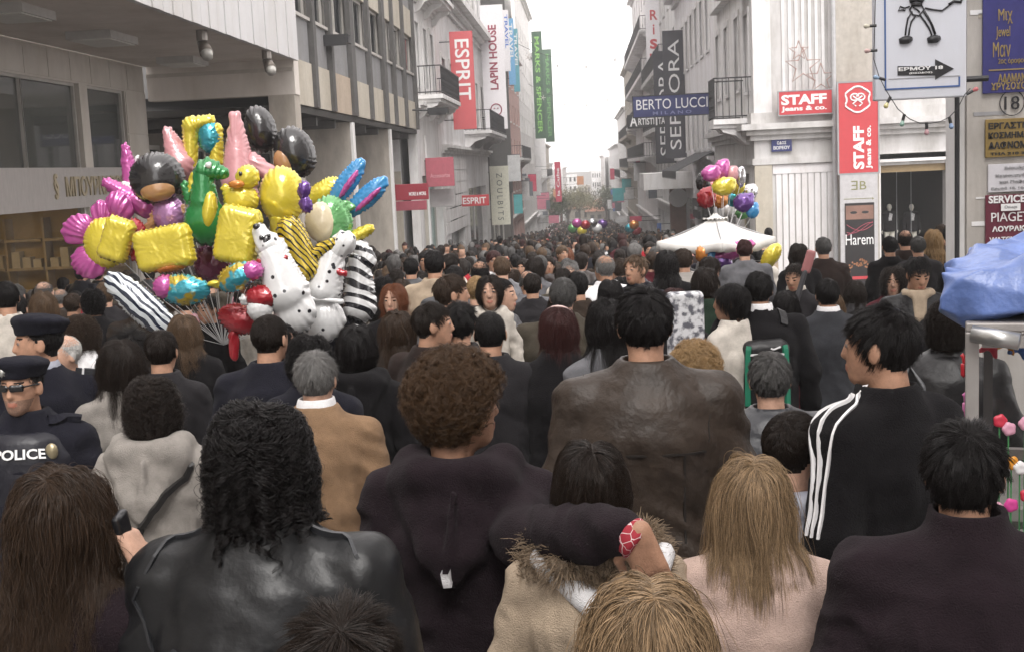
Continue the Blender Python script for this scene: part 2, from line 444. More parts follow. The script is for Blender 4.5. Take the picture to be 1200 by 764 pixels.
def coat_sdf(sp):
    s = SDF(); b = sp.get('build', 1.0); fem = sp.get('fem', False); hem = sp.get('hem', 0.80); bulk = sp.get('bulk', 0.0)
    fl = sp.get('flare', 0.02)
    if fem: w = [.180 + fl, .178, .148, .155, .165, .138, .090, .060]
    else: w = [.176 + fl, .175, .165, .176, .186, .152, .100, .062]
    d = [.140 + fl, .142, .125, .128, .135, .110, .080, .058]
    cy = [0, 0, -.005, -.008, -.010, -.014, -.014, -.014]
    z = [hem, .90 if hem < .88 else hem + .02, 1.06, 1.20, 1.31, 1.41, 1.465, 1.505]
    w = [q * b + bulk for q in w]; d = [q * (0.5 + 0.5 * b) * (1 + (b - 1)) + bulk for q in d]
    s.loft(z, w, d, cy, k=0.02)
    arms = sp.get('arms', ('down', 'down')); sx = (.150 if fem else .168) * b
    ar = sp.get('armr', (.050 if fem else .058)) + bulk * 0.7
    for side, a in ((-1, arms[0]), (1, arms[1])):
        e, wr = (ARMS[a] if isinstance(a, str) else a)
        if isinstance(a, str): e = (e[0] * side * b, e[1], e[2]); wr = (wr[0] * side * b, wr[1], wr[2])
        sh = (side * sx, -.008, 1.405)
        s.cone((side * 0.055, -.014, 1.468), sh, .050, ar + 0.006, k=0.05)
        s.cone(sh, e, ar + 0.008, ar, k=0.035)
        s.cone(e, wr, ar, ar * 0.80, k=0.025)
    c = sp.get('collar', 'fold')
    if c in ('stand', 'fold', 'shirt', 'high'):
        t = 1.560 if c == 'high' else 1.535
        s.loft([1.445, 1.48, t], [.108, .090, .080] if c != 'fold' else [.122, .108, .084], [.098, .086, .080] if c != 'fold' else [.108, .098, .082], [-.014, -.014, -.006], k=0.018)
        s.loft([1.495, 1.60], [.062, .068], [.060, .068], [-.008, -.004], op=1, k=0.006)
    elif c == 'hood':
        for q in (-1, 1):
            s.cone((q * .055, .075, 1.455), (q * .115, -.02, 1.495), .030, .040, k=0.03)
            s.cone((q * .115, -.02, 1.495), (q * .075, -.115, 1.485), .040, .042, k=0.03)
        s.cone((-.075, -.115, 1.485), (.075, -.115, 1.485), .042, .042, k=0.03)
        for q in (-1, 1):
            s.cone((q * .115 * b, -.085, 1.465), (q * .045, -.165, 1.315), .040, .030, k=0.03)
            s.cone((q * .045, -.165, 1.315), (0, -.175, 1.262), .030, .022, k=0.03)
        s.ell((0, -.140, 1.390), (.085 * b, .034, .105), k=0.03, rot=Matrix.Rotation(R_(-8), 4, 'X'))
        s.cone((.02, -.185, 1.46), (.004, -.20, 1.30), .012, .014, k=0.02)
        s.loft([1.495, 1.62], [.066, .075], [.066, .080], [-.012, -.004], op=1, k=0.01)
    elif c == 'fur':
        for q in (-1, 1):
            s.cone((q * .05, .09, 1.43), (q * .12, .0, 1.48), .040, .045, k=0.02); s.cone((q * .12, .0, 1.48), (q * .06, -.09, 1.475), .045, .048, k=0.02)
        s.cone((-.06, -.09, 1.475), (.06, -.09, 1.475), .048, .048, k=0.02)
    for f in sp.get('sdf', ()): f(s)
    return s

def curve_obj(name, P, radius, m, taper=0.35):
    n, k, _ = P.shape
    hc = bpy.data.hair_curves.new(name); hc.add_curves([k] * n)
    hc.attributes['position'].data.foreach_set('vector', P.astype(np.float32).ravel())
    a = hc.attributes.get('radius') or hc.attributes.new('radius', 'FLOAT', 'POINT')
    rr = np.tile(np.linspace(1, taper, k) * radius, n).astype(np.float32)
    a.data.foreach_set('value', rr)
    hc.materials.append(m)
    return hc
def hair_strands(style, n, Rh, hcw, hs, coll, seed, L=None, vol=1.0, curl=0.0, part=None, clump=None, pull=1.0):
    g = np.random.RandomState(seed)
    d = g.normal(size=(n * 3, 3)); d /= np.linalg.norm(d, axis=1)[:, None]
    P = CRC + d * (CRR - 0.003); keep = hairline(P + g.normal(size=P.shape) * 0.004, style)
    if style == 'bald': keep &= (P[:, 2] + g.normal(size=len(P)) * .014 < 0.070) | (g.rand(len(P)) < 0.22)
    P = P[keep][:n]; d = d[keep][:n]; n = len(P)
    N = d / CRR; N /= np.linalg.norm(N, axis=1)[:, None]
    crown = np.array((0.012, -0.055, 0.098))
    if part is not None: crown = np.array(part)
    T = P - crown
    if style in ('long', 'wavy', 'curly', 'bob') and part is None:
        sgn = np.where(P[:, 0] > 0.008, 1, -1); T = T * np.array((0.8, 0.55, 1)); T[:, 0] += sgn * 0.06 * (P[:, 1] > -0.06); T[:, 1] -= 0.04 * (P[:, 1] > 0.0)
    T -= N * (T * N).sum(1)[:, None]; T /= np.linalg.norm(T, axis=1)[:, None] + 1e-6
    K = max(30, n // (clump or (7 if curl else 28))); ci = g.choice(n, K, replace=False)
    cl = np.empty(n, int)
    for i in range(0, n, 2000): cl[i:i + 2000] = ((P[i:i + 2000, None] - P[ci][None]) ** 2).sum(2).argmin(1)
    cr = g.normal(size=(K, 3))[cl]; ir = g.normal(size=(n, 3)); ir[g.rand(n) < .05] *= 3.5
    w2 = lambda q: q @ Rh.T
    pos = hcw + w2(P) * hs; Nw = w2(N); Tw = w2(T); cr = w2(cr)
    dflt = {'short': .034, 'crop': .014, 'bald': .014, 'long': .42, 'wavy': .42, 'curly': .36, 'bob': .20, 'afro': .085, 'thick': .05, 'mop': .11}
    L = L or dflt[style]
    st = {'short': 5, 'crop': 3, 'bald': 3, 'thick': 6, 'afro': 14, 'mop': 14}.get(style, 20 if not curl else 34)
    if style == 'curly': st = 48
    ln = L * (1 + 0.18 * g.normal(size=n).clip(-2, 2)) * hs
    if style in ('long', 'wavy', 'bob', 'curly'): ln *= 1 - 0.25 * g.rand(n) ** 3
    lay = {'short': .0055, 'crop': .003, 'bald': .003, 'thick': .009, 'mop': .022}.get(style, .020) * (0.15 + g.rand(n)) * vol * hs
    out = np.empty((n, st + 1, 3)); out[:, 0] = pos
    down = np.array((0, 0, -1.0))
    cdir = g.normal(size=(K, 3))[cl] * np.array((1, 1, 0.1))
    for i in range(st):
        s = i / st
        if style in ('short', 'crop', 'bald', 'thick', 'mop'):
            lift = {'short': .20, 'crop': .4, 'bald': .2, 'thick': .30, 'mop': .8}[style] * (1 - 0.95 * s)
            D = Nw * lift + Tw * (0.75 + 0.4 * s) + cr * {'mop': .34, 'thick': .17}.get(style, .12) + ir * 0.10 + down * 0.25 * s
        elif style == 'afro':
            D = Nw * 1.0 + cr * 0.4 + ir * 0.22 + down * 0.55 * s
        else:
            gk = min(1.0, 0.12 + s * 4.0 * L / 0.3)
            D = Nw * 0.40 * (1 - gk) + Tw * 0.9 * (1 - gk) + down * gk * 1.15 + cr * 0.11 * (1 - 0.4 * s) + ir * 0.055
            D = D + cdir * 0.13 * np.sin(s * 8 + (cl % 23) * 0.6)[:, None] * min(1, s * 2)
            if style == 'wavy': D = D + cdir * 0.42 * np.sin(s * 19 + (cl % 17) * 0.7)[:, None] * min(1, s * 2)
        if style in ('long', 'wavy', 'curly', 'bob') and pull:
            tw = (hcw + np.array((0, -.06, 0)) - pos) * np.array((1, .6, 0)); D = D + tw * 4.0 * pull * (pos[:, 2] < hcw[2] - .03)[:, None]
        D /= np.linalg.norm(D, axis=1)[:, None]
        pos = pos + D * (ln / st)[:, None]
        for _ in range(2):
            q = ((pos - hcw) @ Rh) / hs
            for c, r in ((CRC, CRR), (np.array((0, .024, -.03)), np.array((.064, .068, .086))), (np.array((0, -.03, -.13)), np.array((.060, .060, .10))), (np.array((0, .085, -.035)), np.array((.060, .055, .088)))):
                e = (q - c) / r; k0 = np.linalg.norm(e, axis=1); k1 = np.linalg.norm(e / r, axis=1) + 1e-9
                dist = k0 * (k0 - 1) / k1
                m = lay / hs * min(1, 0.15 + s * 3)
                pn = (e / r) / k1[:, None]
                q = q + pn * np.maximum(m - dist, 0)[:, None]
            pos = hcw + (q * hs) @ Rh.T
        if coll is not None and i > 3 and style not in ('short', 'crop', 'bald', 'thick', 'afro'):
            low = pos[:, 2] < hcw[2] - 0.07
            if low.any():
                pp = pos[low]; eps = 0.006
                f0 = coll.at(pp); gr = np.stack([(coll.at(pp + np.eye(3)[a] * eps) - f0) / eps for a in range(3)], 1)
                gr /= np.linalg.norm(gr, axis=1)[:, None] + 1e-6
                mg = lay[low] * 0.55 + 0.003
                pos[low] = pp + gr * np.maximum(mg - f0, 0)[:, None]
        out[:, i + 1] = pos
    # strands gather into locks
    tipc = .93 if clump else {'short': .35, 'crop': .1, 'bald': 0, 'thick': .55, 'afro': .75, 'mop': .6, 'curly': .72}.get(style, .45)
    mean = np.zeros((K, st + 1, 3)); cnt = np.bincount(cl, minlength=K)
    np.add.at(mean, cl, out); mean /= np.maximum(cnt, 1)[:, None, None]
    f = (np.linspace(0, 1, st + 1) ** 0.8 * tipc)[None, :, None]
    out = out * (1 - f) + mean[cl] * f
    if curl:
        ph = g.rand(K)[cl] * 6.283; fr = (6.0 + 5 * g.rand(K)[cl]) * L / 0.34; sg = np.where(g.rand(K) > .5, 1, -1)[cl]
        if style == 'afro': fr = 2.0 + 1.2 * g.rand(K)[cl]
        s = np.linspace(0, 1, st + 1)[None]
        an = ph[:, None] + sg[:, None] * fr[:, None] * 6.283 * s
        am = curl * np.minimum(1, s * 5) * (0.75 + 0.5 * g.rand(K)[cl])[:, None]
        dirv = out[:, -1] - out[:, 0]; dirv /= np.linalg.norm(dirv, axis=1)[:, None] + 1e-9
        u = np.cross(dirv, np.array((0.3, 1, 0.2))); u /= np.linalg.norm(u, axis=1)[:, None] + 1e-9; vv = np.cross(dirv, u)
        out = out + am[..., None] * (np.cos(an)[..., None] * u[:, None] + np.sin(an)[..., None] * vv[:, None])
    return out

def hair_mesh(style, Rh, hcw, hs, seed, step=0.012):
    s = SDF()
    s.ell((0, -.016, .034), (.091, .111, .099), k=0.01)
    if style in ('long', 'wavy', 'curly', 'bob'):
        l = {'bob': -.13}.get(style, -.26)
        s.ell((0, -.055, -.03), (.100, .078, .12), k=0.03)
        s.cone((0, -.060, -.05), (0, -.095, l), .085, .065, k=0.04)
    else:
        s.ell((0, -.05, -.02), (.080, .062, .085), k=0.02)
    if style == 'afro': s.ell((0, -.02, .03), (.13, .14, .13), k=0.02)
    s.ell((0, .135, -.035), (.078, .085, .108), k=0.02, op=1)
    s.ell((0, .02, -.20), (.075, .11, .12), k=0.02, op=1)
    V, Q = s.grid(step)
    N = vnormals(V, Q); V = V + N * ((fbm(V * np.array((60, 60, 22)) + seed, 2) - 0.5) * 0.022)[:, None]
    return hcw + (V * hs) @ Rh.T, Q

def body_arrays(sp, step, hstep):
    """the whole figure: legs, trunk, arms, hands, neck and head; returns verts, quads, material index"""
    b = sp.get('build', 1.0); fem = sp.get('fem', False); s = SDF(); st = sp.get('stride', 0.0)
    s.loft([.86, .95, 1.06, 1.2, 1.31, 1.41, 1.46], [.150 * b, .150 * b, .13 * b, .135 * b, .145 * b, .11 * b, .06], [.10 * b] * 5 + [.08, .05], [-.012] * 7, k=0.03)
    for q in (-1, 1):
        o = st * q
        s.cone((q * .085, 0, .90), (q * .095, .02 + o * .5, .48), .088 * b, .062, k=0.03)
        s.cone((q * .095, .02 + o * .5, .48), (q * .10, -.02 + o, .10), .062, .056, k=0.02)
        s.cone((q * .10, -.045 + o, .052), (q * .115, .125 + o, .042), .047, .038, k=0.02)
    arms = sp.get('arms', ('down', 'down')); sx = (.138 if fem else .152) * b; hands = []
    for side, a in ((-1, arms[0]), (1, arms[1])):
        e, wr = (ARMS[a] if isinstance(a, str) else a)
        if isinstance(a, str): e = (e[0] * side * b, e[1], e[2]); wr = (wr[0] * side * b, wr[1], wr[2])
        s.cone((side * sx, -.008, 1.395), e, .038, .033, k=0.03); s.cone(e, wr, .033, .028, k=0.02)
        hands.append((side, wr, Vector(wr) - Vector(e), a))
    V, Q = s.grid(step)
    fc = V[Q].mean(1); mi = np.where(fc[:, 2] < 0.105, 2, np.where(fc[:, 2] < 1.0, 1, 0))
    mi[(np.abs(fc[:, 0]) > .18) & (fc[:, 2] > .3)] = 0
    VS, QS, MS = [V], [Q], [mi]; off = len(V)
    for side, wr, dd, a in hands:
        if a == 'pocket': continue
        if side > 0 and 'hdir' in sp: dd = sp['hdir']
        if side > 0 and 'handoff' in sp: wr = tuple(Vector(wr) + (Vector(wr) - Vector(a[0])).normalized() * sp['handoff'])
        hv, hq = hand_sdf(side, wr, dd, sp.get('curl', 0.7), sp.get('palm') if side > 0 else None).grid(.0055 if not isinstance(a, str) else max(.009, hstep), pad=0.015)
        VS.append(hv); QS.append(hq + off); MS.append(np.zeros(len(hq), int)); off += len(hv)
    hv, hq = head_mesh(hstep); c = hv[hq].mean(1); m = np.zeros(len(hq), int)
    hstyle = sp.get('hair', 'short')
    fn = np.cross(hv[hq[:, 2]] - hv[hq[:, 0]], hv[hq[:, 3]] - hv[hq[:, 1]])
    if hstyle not in ('none', 'bald'): m[hairline(c - np.array((0, 0, .010)), hstyle) & (np.abs(c[:, 0]) < 0.082)] = 3
    elif hstyle == 'bald': m[hairline(c - np.array((0, 0, .012)), hstyle) & (c[:, 2] < 0.055)] = 3
    ax = np.abs(c[:, 0]); fr = c[:, 1] > 0.06
    m[fr & (((ax - .031) / .0125) ** 2 + ((c[:, 2] - .007) / .0062) ** 2 < 1)] = 5
    m[fr & (((ax - .031) / .006) ** 2 + ((c[:, 2] - .007) / .0062) ** 2 < 1)] = 4
    m[fr & (np.abs(ax - .032) < .018) & (np.abs(c[:, 2] - .028 - 0.1 * (.032 - ax)) < .0042)] = 3
    m[fr & ((ax / .024) ** 2 + ((c[:, 2] + .063) / .011) ** 2 < 1)] = 6
    if sp.get('beard'): m[(c[:, 2] < -.045) & (c[:, 2] > -.135) & (c[:, 1] > 0.0) & (m == 0) & (c[:, 1] > .02 + (c[:, 2] + .045) * -.4)] = 7
    Rh, hcw, hs = head_frame(sp)
    hv = hcw + (hv * hs) @ Rh.T
    VS.append(hv); QS.append(hq + off); MS.append(m)
    return np.concatenate(VS), np.concatenate(QS), np.concatenate(MS)
def head_frame(sp):
    Rm = Matrix.Rotation(R_(sp.get('hyaw', 0)), 3, 'Z') @ Matrix.Rotation(R_(sp.get('hpitch', 0)), 3, 'X') @ Matrix.Rotation(R_(sp.get('hroll', 0)), 3, 'Y')
    hs = sp.get('hs', .93)
    return np.array(Rm), HC0 + np.array((0, 0, (hs - 1) * 0.10)) + np.array(sp.get('hoff', (0, 0, 0))), hs
def body_mats(sp):
    k = sp.get('skin', 'mid'); hc = sp.get('hc', 'black')
    return [skinm(k), cm(sp.get('trousers', 'navy')), mat('shoe_leather', (0.02, 0.018, 0.017), 0.45), hcap(hc if hc in HAIRC else 'black'),
            mat('eye_dark', (0.012, 0.009, 0.008), 0.15), mat('eye_white', (0.20, 0.165, 0.15), 0.3, var=0.03),
            mat('lip_' + k, tuple(np.array(SKINC[k]) * (0.85, 0.60, 0.62)), 0.42), mat('stubble_' + k, tuple(np.array(SKINC[k]) * (0.55, 0.58, 0.62)), 0.6, scale=200, var=.4)]
def coat_arrays(sp, step):
    s = coat_sdf(sp); V, Q = s.grid(step)
    N = vnormals(V, Q); sd = sp.get('seed', 1) * 3.7
    k = sp.get('wr', 1.35); A = np.abs(V[:, 0])
    z = V[:, 2]
    n1 = fbm(V * np.array((7, 7, 4.5)) + sd, 2) - 0.5
    rg = 1 - np.abs(2 * fbm(V * np.array((9, 9, 13)) + np.stack([z * 5, z * 3, A * 8], 1) + sd + 9, 2) - 1) * 2.2
    arm = np.clip((A - 0.17) / 0.06, 0, 1); waist = np.exp(-((z - 1.05) / 0.16) ** 2)
    am = 0.35 + 0.65 * np.maximum(arm, waist)
    vf = fbm(V * np.array((15, 15, 3.2)) + np.stack([z * 2, z * 2, A * 0], 1) + sd + 31, 2); vf = (1 - np.abs(2 * vf - 1)) ** 3 - .35
    body = np.clip((0.2 - A) / 0.05, 0, 1) * np.clip((1.40 - z) / .15, 0, 1)
    dsp = k * (0.018 * n1 + 0.0095 * rg * am + 0.0105 * vf * body)
    if sp.get('quilt'):
        dsp = dsp + 0.013 * (np.abs(np.sin(z * math.pi / sp['quilt'])) ** 0.5 - 0.6)
    dsp *= np.clip((1.53 - z) / 0.06, 0.15, 1)
    return V + N * dsp[:, None], Q, s

def set_mats(o, ms):
    for i, m in enumerate(ms):
        o.material_slots[i].link = 'OBJECT'; o.material_slots[i].material = m
PROTO = {}
SPECN = [0]
def figure(sp, tier):
    """meshes of one figure (cached by shape when sp has a 'proto' key)"""
    key = (sp.get('proto'), tier)
    if sp.get('proto') and key in PROTO: return PROTO[key]
    step = {0: 0.011, 1: 0.015, 2: 0.026, 3: 0.034}[tier]; hstep = {0: 0.0062, 1: 0.0075, 2: 0.013, 3: 0.017}[tier]
    if tier <= 1 and 'D' in sp:
        step = .0125 if sp['D'] < 3.2 else .0165 if sp['D'] < 6 else .021
        hstep = .0064 if sp['D'] < 3.2 or (abs((sp.get('yaw', 0) + sp.get('hyaw', 0)) % 360 - 180) < 125 and sp['D'] < 7) else .0088 if sp['D'] < 6.5 else .0105
    SPECN[0] += 1; seed = sp.get('seed', SPECN[0] * 13)
    V, Q, mi = body_arrays(sp, 0.024 if tier < 2 else 0.034, hstep)
    bm_ = mesh_np('body', V, Q, body_mats(sp), mi)
    V, Q, s = coat_arrays(dict(sp, seed=seed), step)
    cmat = cm(sp.get('cc', 'black'), sp.get('ck', 'cloth'))
    ce = mesh_np('coat', V, Q, [cmat])
    Rh, hcw, hs = head_frame(sp); st = sp.get('hair', 'short'); hd = None
    if st != 'none':
        if tier <= 1:
            n = int(sp.get('hn', {0: 6500, 1: 3000}[tier]) * (1.5 if tier == 0 else 1)); rad = sp.get('hrad', {0: 0.00075, 1: 0.0011}[tier]) * (.72 if tier == 0 else 1)
            P = hair_strands(st, n, Rh, hcw, hs, s if st not in ('short', 'crop') else None, seed, sp.get('hl'), sp.get('vol', 1.0), sp.get('curl_r', 0.0), sp.get('part'), sp.get('clump'), sp.get('pull', 1.0))
            hd = curve_obj('hair', P, rad, hm(sp['hc']))
        else:
            V, Q = hair_mesh(st, Rh, hcw, hs, seed, 0.013 if tier == 2 else 0.02)
            hd = mesh_np('hair', V, Q, [hcap(sp['hc'])])
    r = (bm_, ce, hd, s)
    if sp.get('proto'): PROTO[key] = r
    return r
PEOPLE = []      # (x, y, radius) footprints
def person(sp, tier=0):
    """sp: px, py = top of the head in the photo, D = distance; the figure stands on the sloping street"""
    if 'px' in sp:
        p = at(sp['px'], sp['py'], sp['D']); x, y = p.x, p.y; h = p.z - gz(y) - sp.get('lift', 0)
    else: x, y, h = sp['x'], sp['y'], sp['h']
    if sp.get('dbg', True) and 'px' in sp: print('PERSON %-60s h=%.2f x=%.2f y=%.2f' % (sp['label'][:60], h, x, y))
    top = 1.755 + {'short': .012, 'thick': .022, 'afro': .07, 'mop': .045, 'crop': .004, 'bald': .0, 'none': 0.0}.get(sp.get('hair', 'short'), .014) + 0.2 * (sp.get('hs', .93) - 1)
    o = thing('person', sp['label'], sp.get('cat', 'person'), (x, y, gz(y) + sp.get('lift', 0)), sp.get('group'), R_(sp.get('yaw', 0)), h / top)
    b, c, hd, s = figure(sp, tier)
    bo = link('body', b, o); set_mats(bo, body_mats(sp))
    co = link(sp.get('cn', 'jacket'), c, o); set_mats(co, [cm(sp.get('cc', 'black'), sp.get('ck', 'cloth'))])
    if hd is not None:
        ho = link('hair', hd, o); set_mats(ho, [hm(sp['hc']) if tier <= 1 else hcap(sp['hc'])])
    PEOPLE.append((x, y, 0.27))
    if tier == 0 and sp.get('cc') == 'brown':
        sm_ = mat('seam_' + sp.get('cc', 'black').replace(' ', '_'), tuple(np.array(CLOTH[sp.get('cc', 'black')]) * .45), .8); b_ = sp.get('build', 1); sx_ = (.150 if sp.get('fem') else .168) * b_
        for q in (-1, 1): ribbon(o, s, [(q * sx_ * .95, .0, 1.49), (q * sx_ * .92, -.10, 1.42), (q * sx_ * .92, -.16, 1.30)], .003, sm_, 'armhole_seam', off=.001, n=12, thick=.001)
        if not sp.get('extra') or sp.get('hem', .8) < .7: ribbon(o, s, [(0, -.3, 1.40), (0, -.3, 1.1), (0, -.3, .9)], .003, sm_, 'back_seam', off=.001, n=12, thick=.001)
    for f in sp.get('extra', ()): f(o, s, sp, co)
    return o
def project(s, p, off=0.003, it=5):
    p = np.array(p, float); e = 0.004
    for _ in range(it):
        f = s.at(p[None])[0]
        g = np.array([s.at((p + np.eye(3)[a] * e)[None])[0] - f for a in range(3)]) / e
        l = np.linalg.norm(g) + 1e-9; p = p - g / l * (f - off)
    return p, g / l
def ribbon(parent, s, pts, width, m, name='stripe', off=0.011, n=14, thick=0.004):
    """a flat strap, stripe or seam laid on the garment"""
    pts = np.array(pts, float); t = np.r_[0, np.cumsum(np.linalg.norm(np.diff(pts, axis=0), axis=1))]
    u = np.linspace(0, t[-1], n); C = np.stack([np.interp(u, t, pts[:, k]) for k in range(3)], 1)
    pr = [project(s, c, off) for c in C]; P = np.array([a for a, _ in pr]); N = np.array([b for _, b in pr])
    T = np.gradient(P, axis=0); T /= np.linalg.norm(T, axis=1)[:, None] + 1e-9
    S = np.cross(T, N); S /= np.linalg.norm(S, axis=1)[:, None] + 1e-9
    ring = np.stack([P - S * width / 2 - N * .016, P + S * width / 2 - N * .016, P + S * width / 2 + N * thick, P - S * width / 2 + N * thick], 1)
    V = ring.reshape(-1, 3); Q = []
    for i in range(n - 1):
        for j in range(4): Q.append([i * 4 + j, i * 4 + (j + 1) % 4, (i + 1) * 4 + (j + 1) % 4, (i + 1) * 4 + j])
    return link(name, mesh_np(name, V, np.array(Q), [m], smooth=False), parent)
def local_mesh(parent, name, sdf, step, m, mi=None):
    V, Q = sdf.grid(step)
    return link(name, mesh_np(name, V, Q, [m] if not isinstance(m, list) else m), parent)
# ------------------------------------------------------------------ ground
PAVE = mat('street_paving', (0.20, 0.195, 0.19), 0.8, var=0.2, scale=3, bump=0.2, bscale=60, grime=0.35, gscale=0.6)
SLAB = mat('granite_slab', (0.25, 0.245, 0.235), 0.75, var=0.35, scale=90, bump=0.15, bscale=150, grime=0.3, gscale=2)
g = MB()
ys = [-12, 0, 9, 30, 70, 150, 230, 330, 700, 2500]
for i in range(len(ys) - 1):
    w = 60 if i < 7 else 1500
    g.add([(-w, ys[i], gz(ys[i])), (w, ys[i], gz(ys[i])), (w, ys[i + 1], gz(ys[i + 1])), (-w, ys[i + 1], gz(ys[i + 1]))], [[0, 1, 2, 3]])
street = g.build('street', PAVE); tag(street, kind='structure')
tile = MB().box(-.195, .195, -.195, .195, -.02, .012).build('paving_slab', SLAB, street); tme = tile.data
tile.location = (-1.2, 3.2, gz(3.2)); first = True
for i in range(8):
    for j in range(14):
        x, y = -1.2 + i * .4 + (.2 if j % 2 else 0), 3.2 + j * .4
        o = tile if first else link('paving_slab', tme, street)
        first = False
        o.location = (x, y, gz(y) + rnd.uniform(-.002, .002)); o.rotation_euler = (math.atan(-GRADE), 0, 0)

# ------------------------------------------------------------------ building materials
BEIGE = mat('beige_stone_cladding', (0.52, 0.485, 0.44), 0.6, var=0.08, scale=2, grime=0.2)
SOFF = mat('soffit_plaster', (0.66, 0.61, 0.56), 0.85, var=0.06, scale=1.5, grime=0.25, gscale=.7)
FASC = mat('white_metal_panel', (0.58, 0.575, 0.58), 0.5, var=0.05, scale=1, grime=0.14, gscale=1.2)
METALBAND = mat('brushed_steel_band', (0.42, 0.395, 0.38), 0.42, metal=0.3, var=0.12, scale=4, stretch=(1, 8, 1))
BRASS = mat('pale_brass_letters', (0.50, 0.43, 0.30), 0.35, metal=0.6)
SHOPG = glass('shop_glass', (0.33, 0.36, 0.34), alpha=0.62)
WING = glass('window_glass', (0.30, 0.33, 0.36), alpha=0.80)
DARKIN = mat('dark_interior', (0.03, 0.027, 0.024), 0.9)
WARMIN = mat('shop_interior_wall', (0.46, 0.32, 0.12), 0.8, var=0.2, scale=2)
FRAME = mat('window_frame_paint', (0.42, 0.40, 0.37), 0.5)
FIN = mat('dark_concrete_fin', (0.085, 0.082, 0.080), 0.8, var=0.15, scale=5, grime=0.3)
GREYP = mat('grey_spandrel_panel', (0.22, 0.22, 0.225), 0.7, var=0.08, grime=0.2)
CREAMP = mat('cream_spandrel_panel', (0.47, 0.43, 0.36), 0.7, var=0.08, grime=0.25)
CONC = mat('travertine_column', (0.45, 0.41, 0.36), 0.75, var=0.18, scale=3, bump=0.2, bscale=14, grime=0.35, stretch=(1, 1, .4))
WHITE1 = mat('white_stucco', (0.76, 0.75, 0.745), 0.85, var=0.07, scale=2, grime=0.33, bump=0.1, bscale=40)
WHITE2 = mat('pale_grey_stucco', (0.72, 0.71, 0.715), 0.85, var=0.08, scale=2, grime=0.35)
LILAC = mat('pale_lilac_render', (0.76, 0.745, 0.76), 0.8, var=0.05, scale=1, grime=0.25)
BROWNG = mat('grey_brown_cladding', (0.145, 0.135, 0.125), 0.7, var=0.12, scale=2, grime=0.2)
PINK = mat('pink_render', (0.52, 0.33, 0.30), 0.85, var=0.07, scale=1, grime=0.2)
IRON = mat('black_wrought_iron', (0.02, 0.02, 0.022), 0.5)
TERRA = mat('terracotta_tiles', (0.42, 0.17, 0.10), 0.8, var=0.3, scale=5)
STONEF = mat('far_stone_wall', (0.40, 0.36, 0.31), 0.85, var=0.15, scale=.6, grime=.3)
REDS = mat('red_sign_board', (0.48, 0.045, 0.055), 0.45, var=0.06)
DRED = mat('dark_red_sign_board', (0.25, 0.02, 0.035), 0.45, var=0.06)
PWHITE = mat('white_print', (0.78, 0.78, 0.78), 0.5, var=0.03)
PBLACK = mat('black_print', (0.015, 0.015, 0.018), 0.5)
GREY_SIGN = mat('sign_edge_grey', (0.30, 0.30, 0.31), 0.5)

def wall_x(parent, m, X, sgn, d0, d1, z0, z1, openings, depth=0.22, name='wall'):
    """a facade in the plane X (street on the side sgn) from boxes that leave the openings free: [(y0,y1,z0,z1)]"""
    ysx = sorted(set([d0, d1] + [o[0] for o in openings] + [o[1] for o in openings]))
    bxs = []; xa, xb = sorted((X, X - sgn * depth))
    for a, b in zip(ysx[:-1], ysx[1:]):
        op = sorted([(o[2], o[3]) for o in openings if o[0] < b - 1e-4 and o[1] > a + 1e-4])
        z = z0
        for p, q in op:
            if p > z: bxs.append((xa, xb, a, b, z, p))
            z = max(z, q)
        if z < z1: bxs.append((xa, xb, a, b, z, z1))
    return bx(name, parent, m, *bxs)
def window_x(parent, X, sgn, y0, y1, z0, z1, fm, rec=0.16, bars=(1, 1), sill=True, shutter=None, surround=None):
    w = bx('window', parent, fm, *[(min(X - sgn * rec, X - sgn * (rec + .06)), max(X - sgn * rec, X - sgn * (rec + .06)), a, b, c, d) for a, b, c, d in
         [(y0, y0 + .07, z0, z1), (y1 - .07, y1, z0, z1), (y0 + .07, y1 - .07, z0, z0 + .07), (y0 + .07, y1 - .07, z1 - .07, z1)] +
         [(y0 + (y1 - y0) * k / (bars[0] + 1) - .025, y0 + (y1 - y0) * k / (bars[0] + 1) + .025, z0 + .07, z1 - .07) for k in range(1, bars[0] + 1)] +
         [(y0 + .07, y1 - .07, z0 + (z1 - z0) * k / (bars[1] + 1) - .02, z0 + (z1 - z0) * k / (bars[1] + 1) + .02) for k in range(1, bars[1] + 1)]])
    p = X - sgn * (rec + .075)
    bx('pane', w, WING, (p - .006, p + .006, y0, y1, z0, z1))
    q = X - sgn * (rec + .30)
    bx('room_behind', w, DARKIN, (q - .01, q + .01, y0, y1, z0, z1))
    if sill: bx('sill', w, fm, (min(X - sgn * .1, X + sgn * .07), max(X - sgn * .1, X + sgn * .07), y0 - .08, y1 + .08, z0 - .10, z0))
    if surround: bx('surround', w, surround, *[(min(X - sgn * .02, X + sgn * .05), max(X - sgn * .02, X + sgn * .05), a, b, c, d) for a, b, c, d in
        [(y0 - .16, y0, z0, z1), (y1, y1 + .16, z0, z1), (y0 - .2, y1 + .2, z1, z1 + .2)]])
    return w
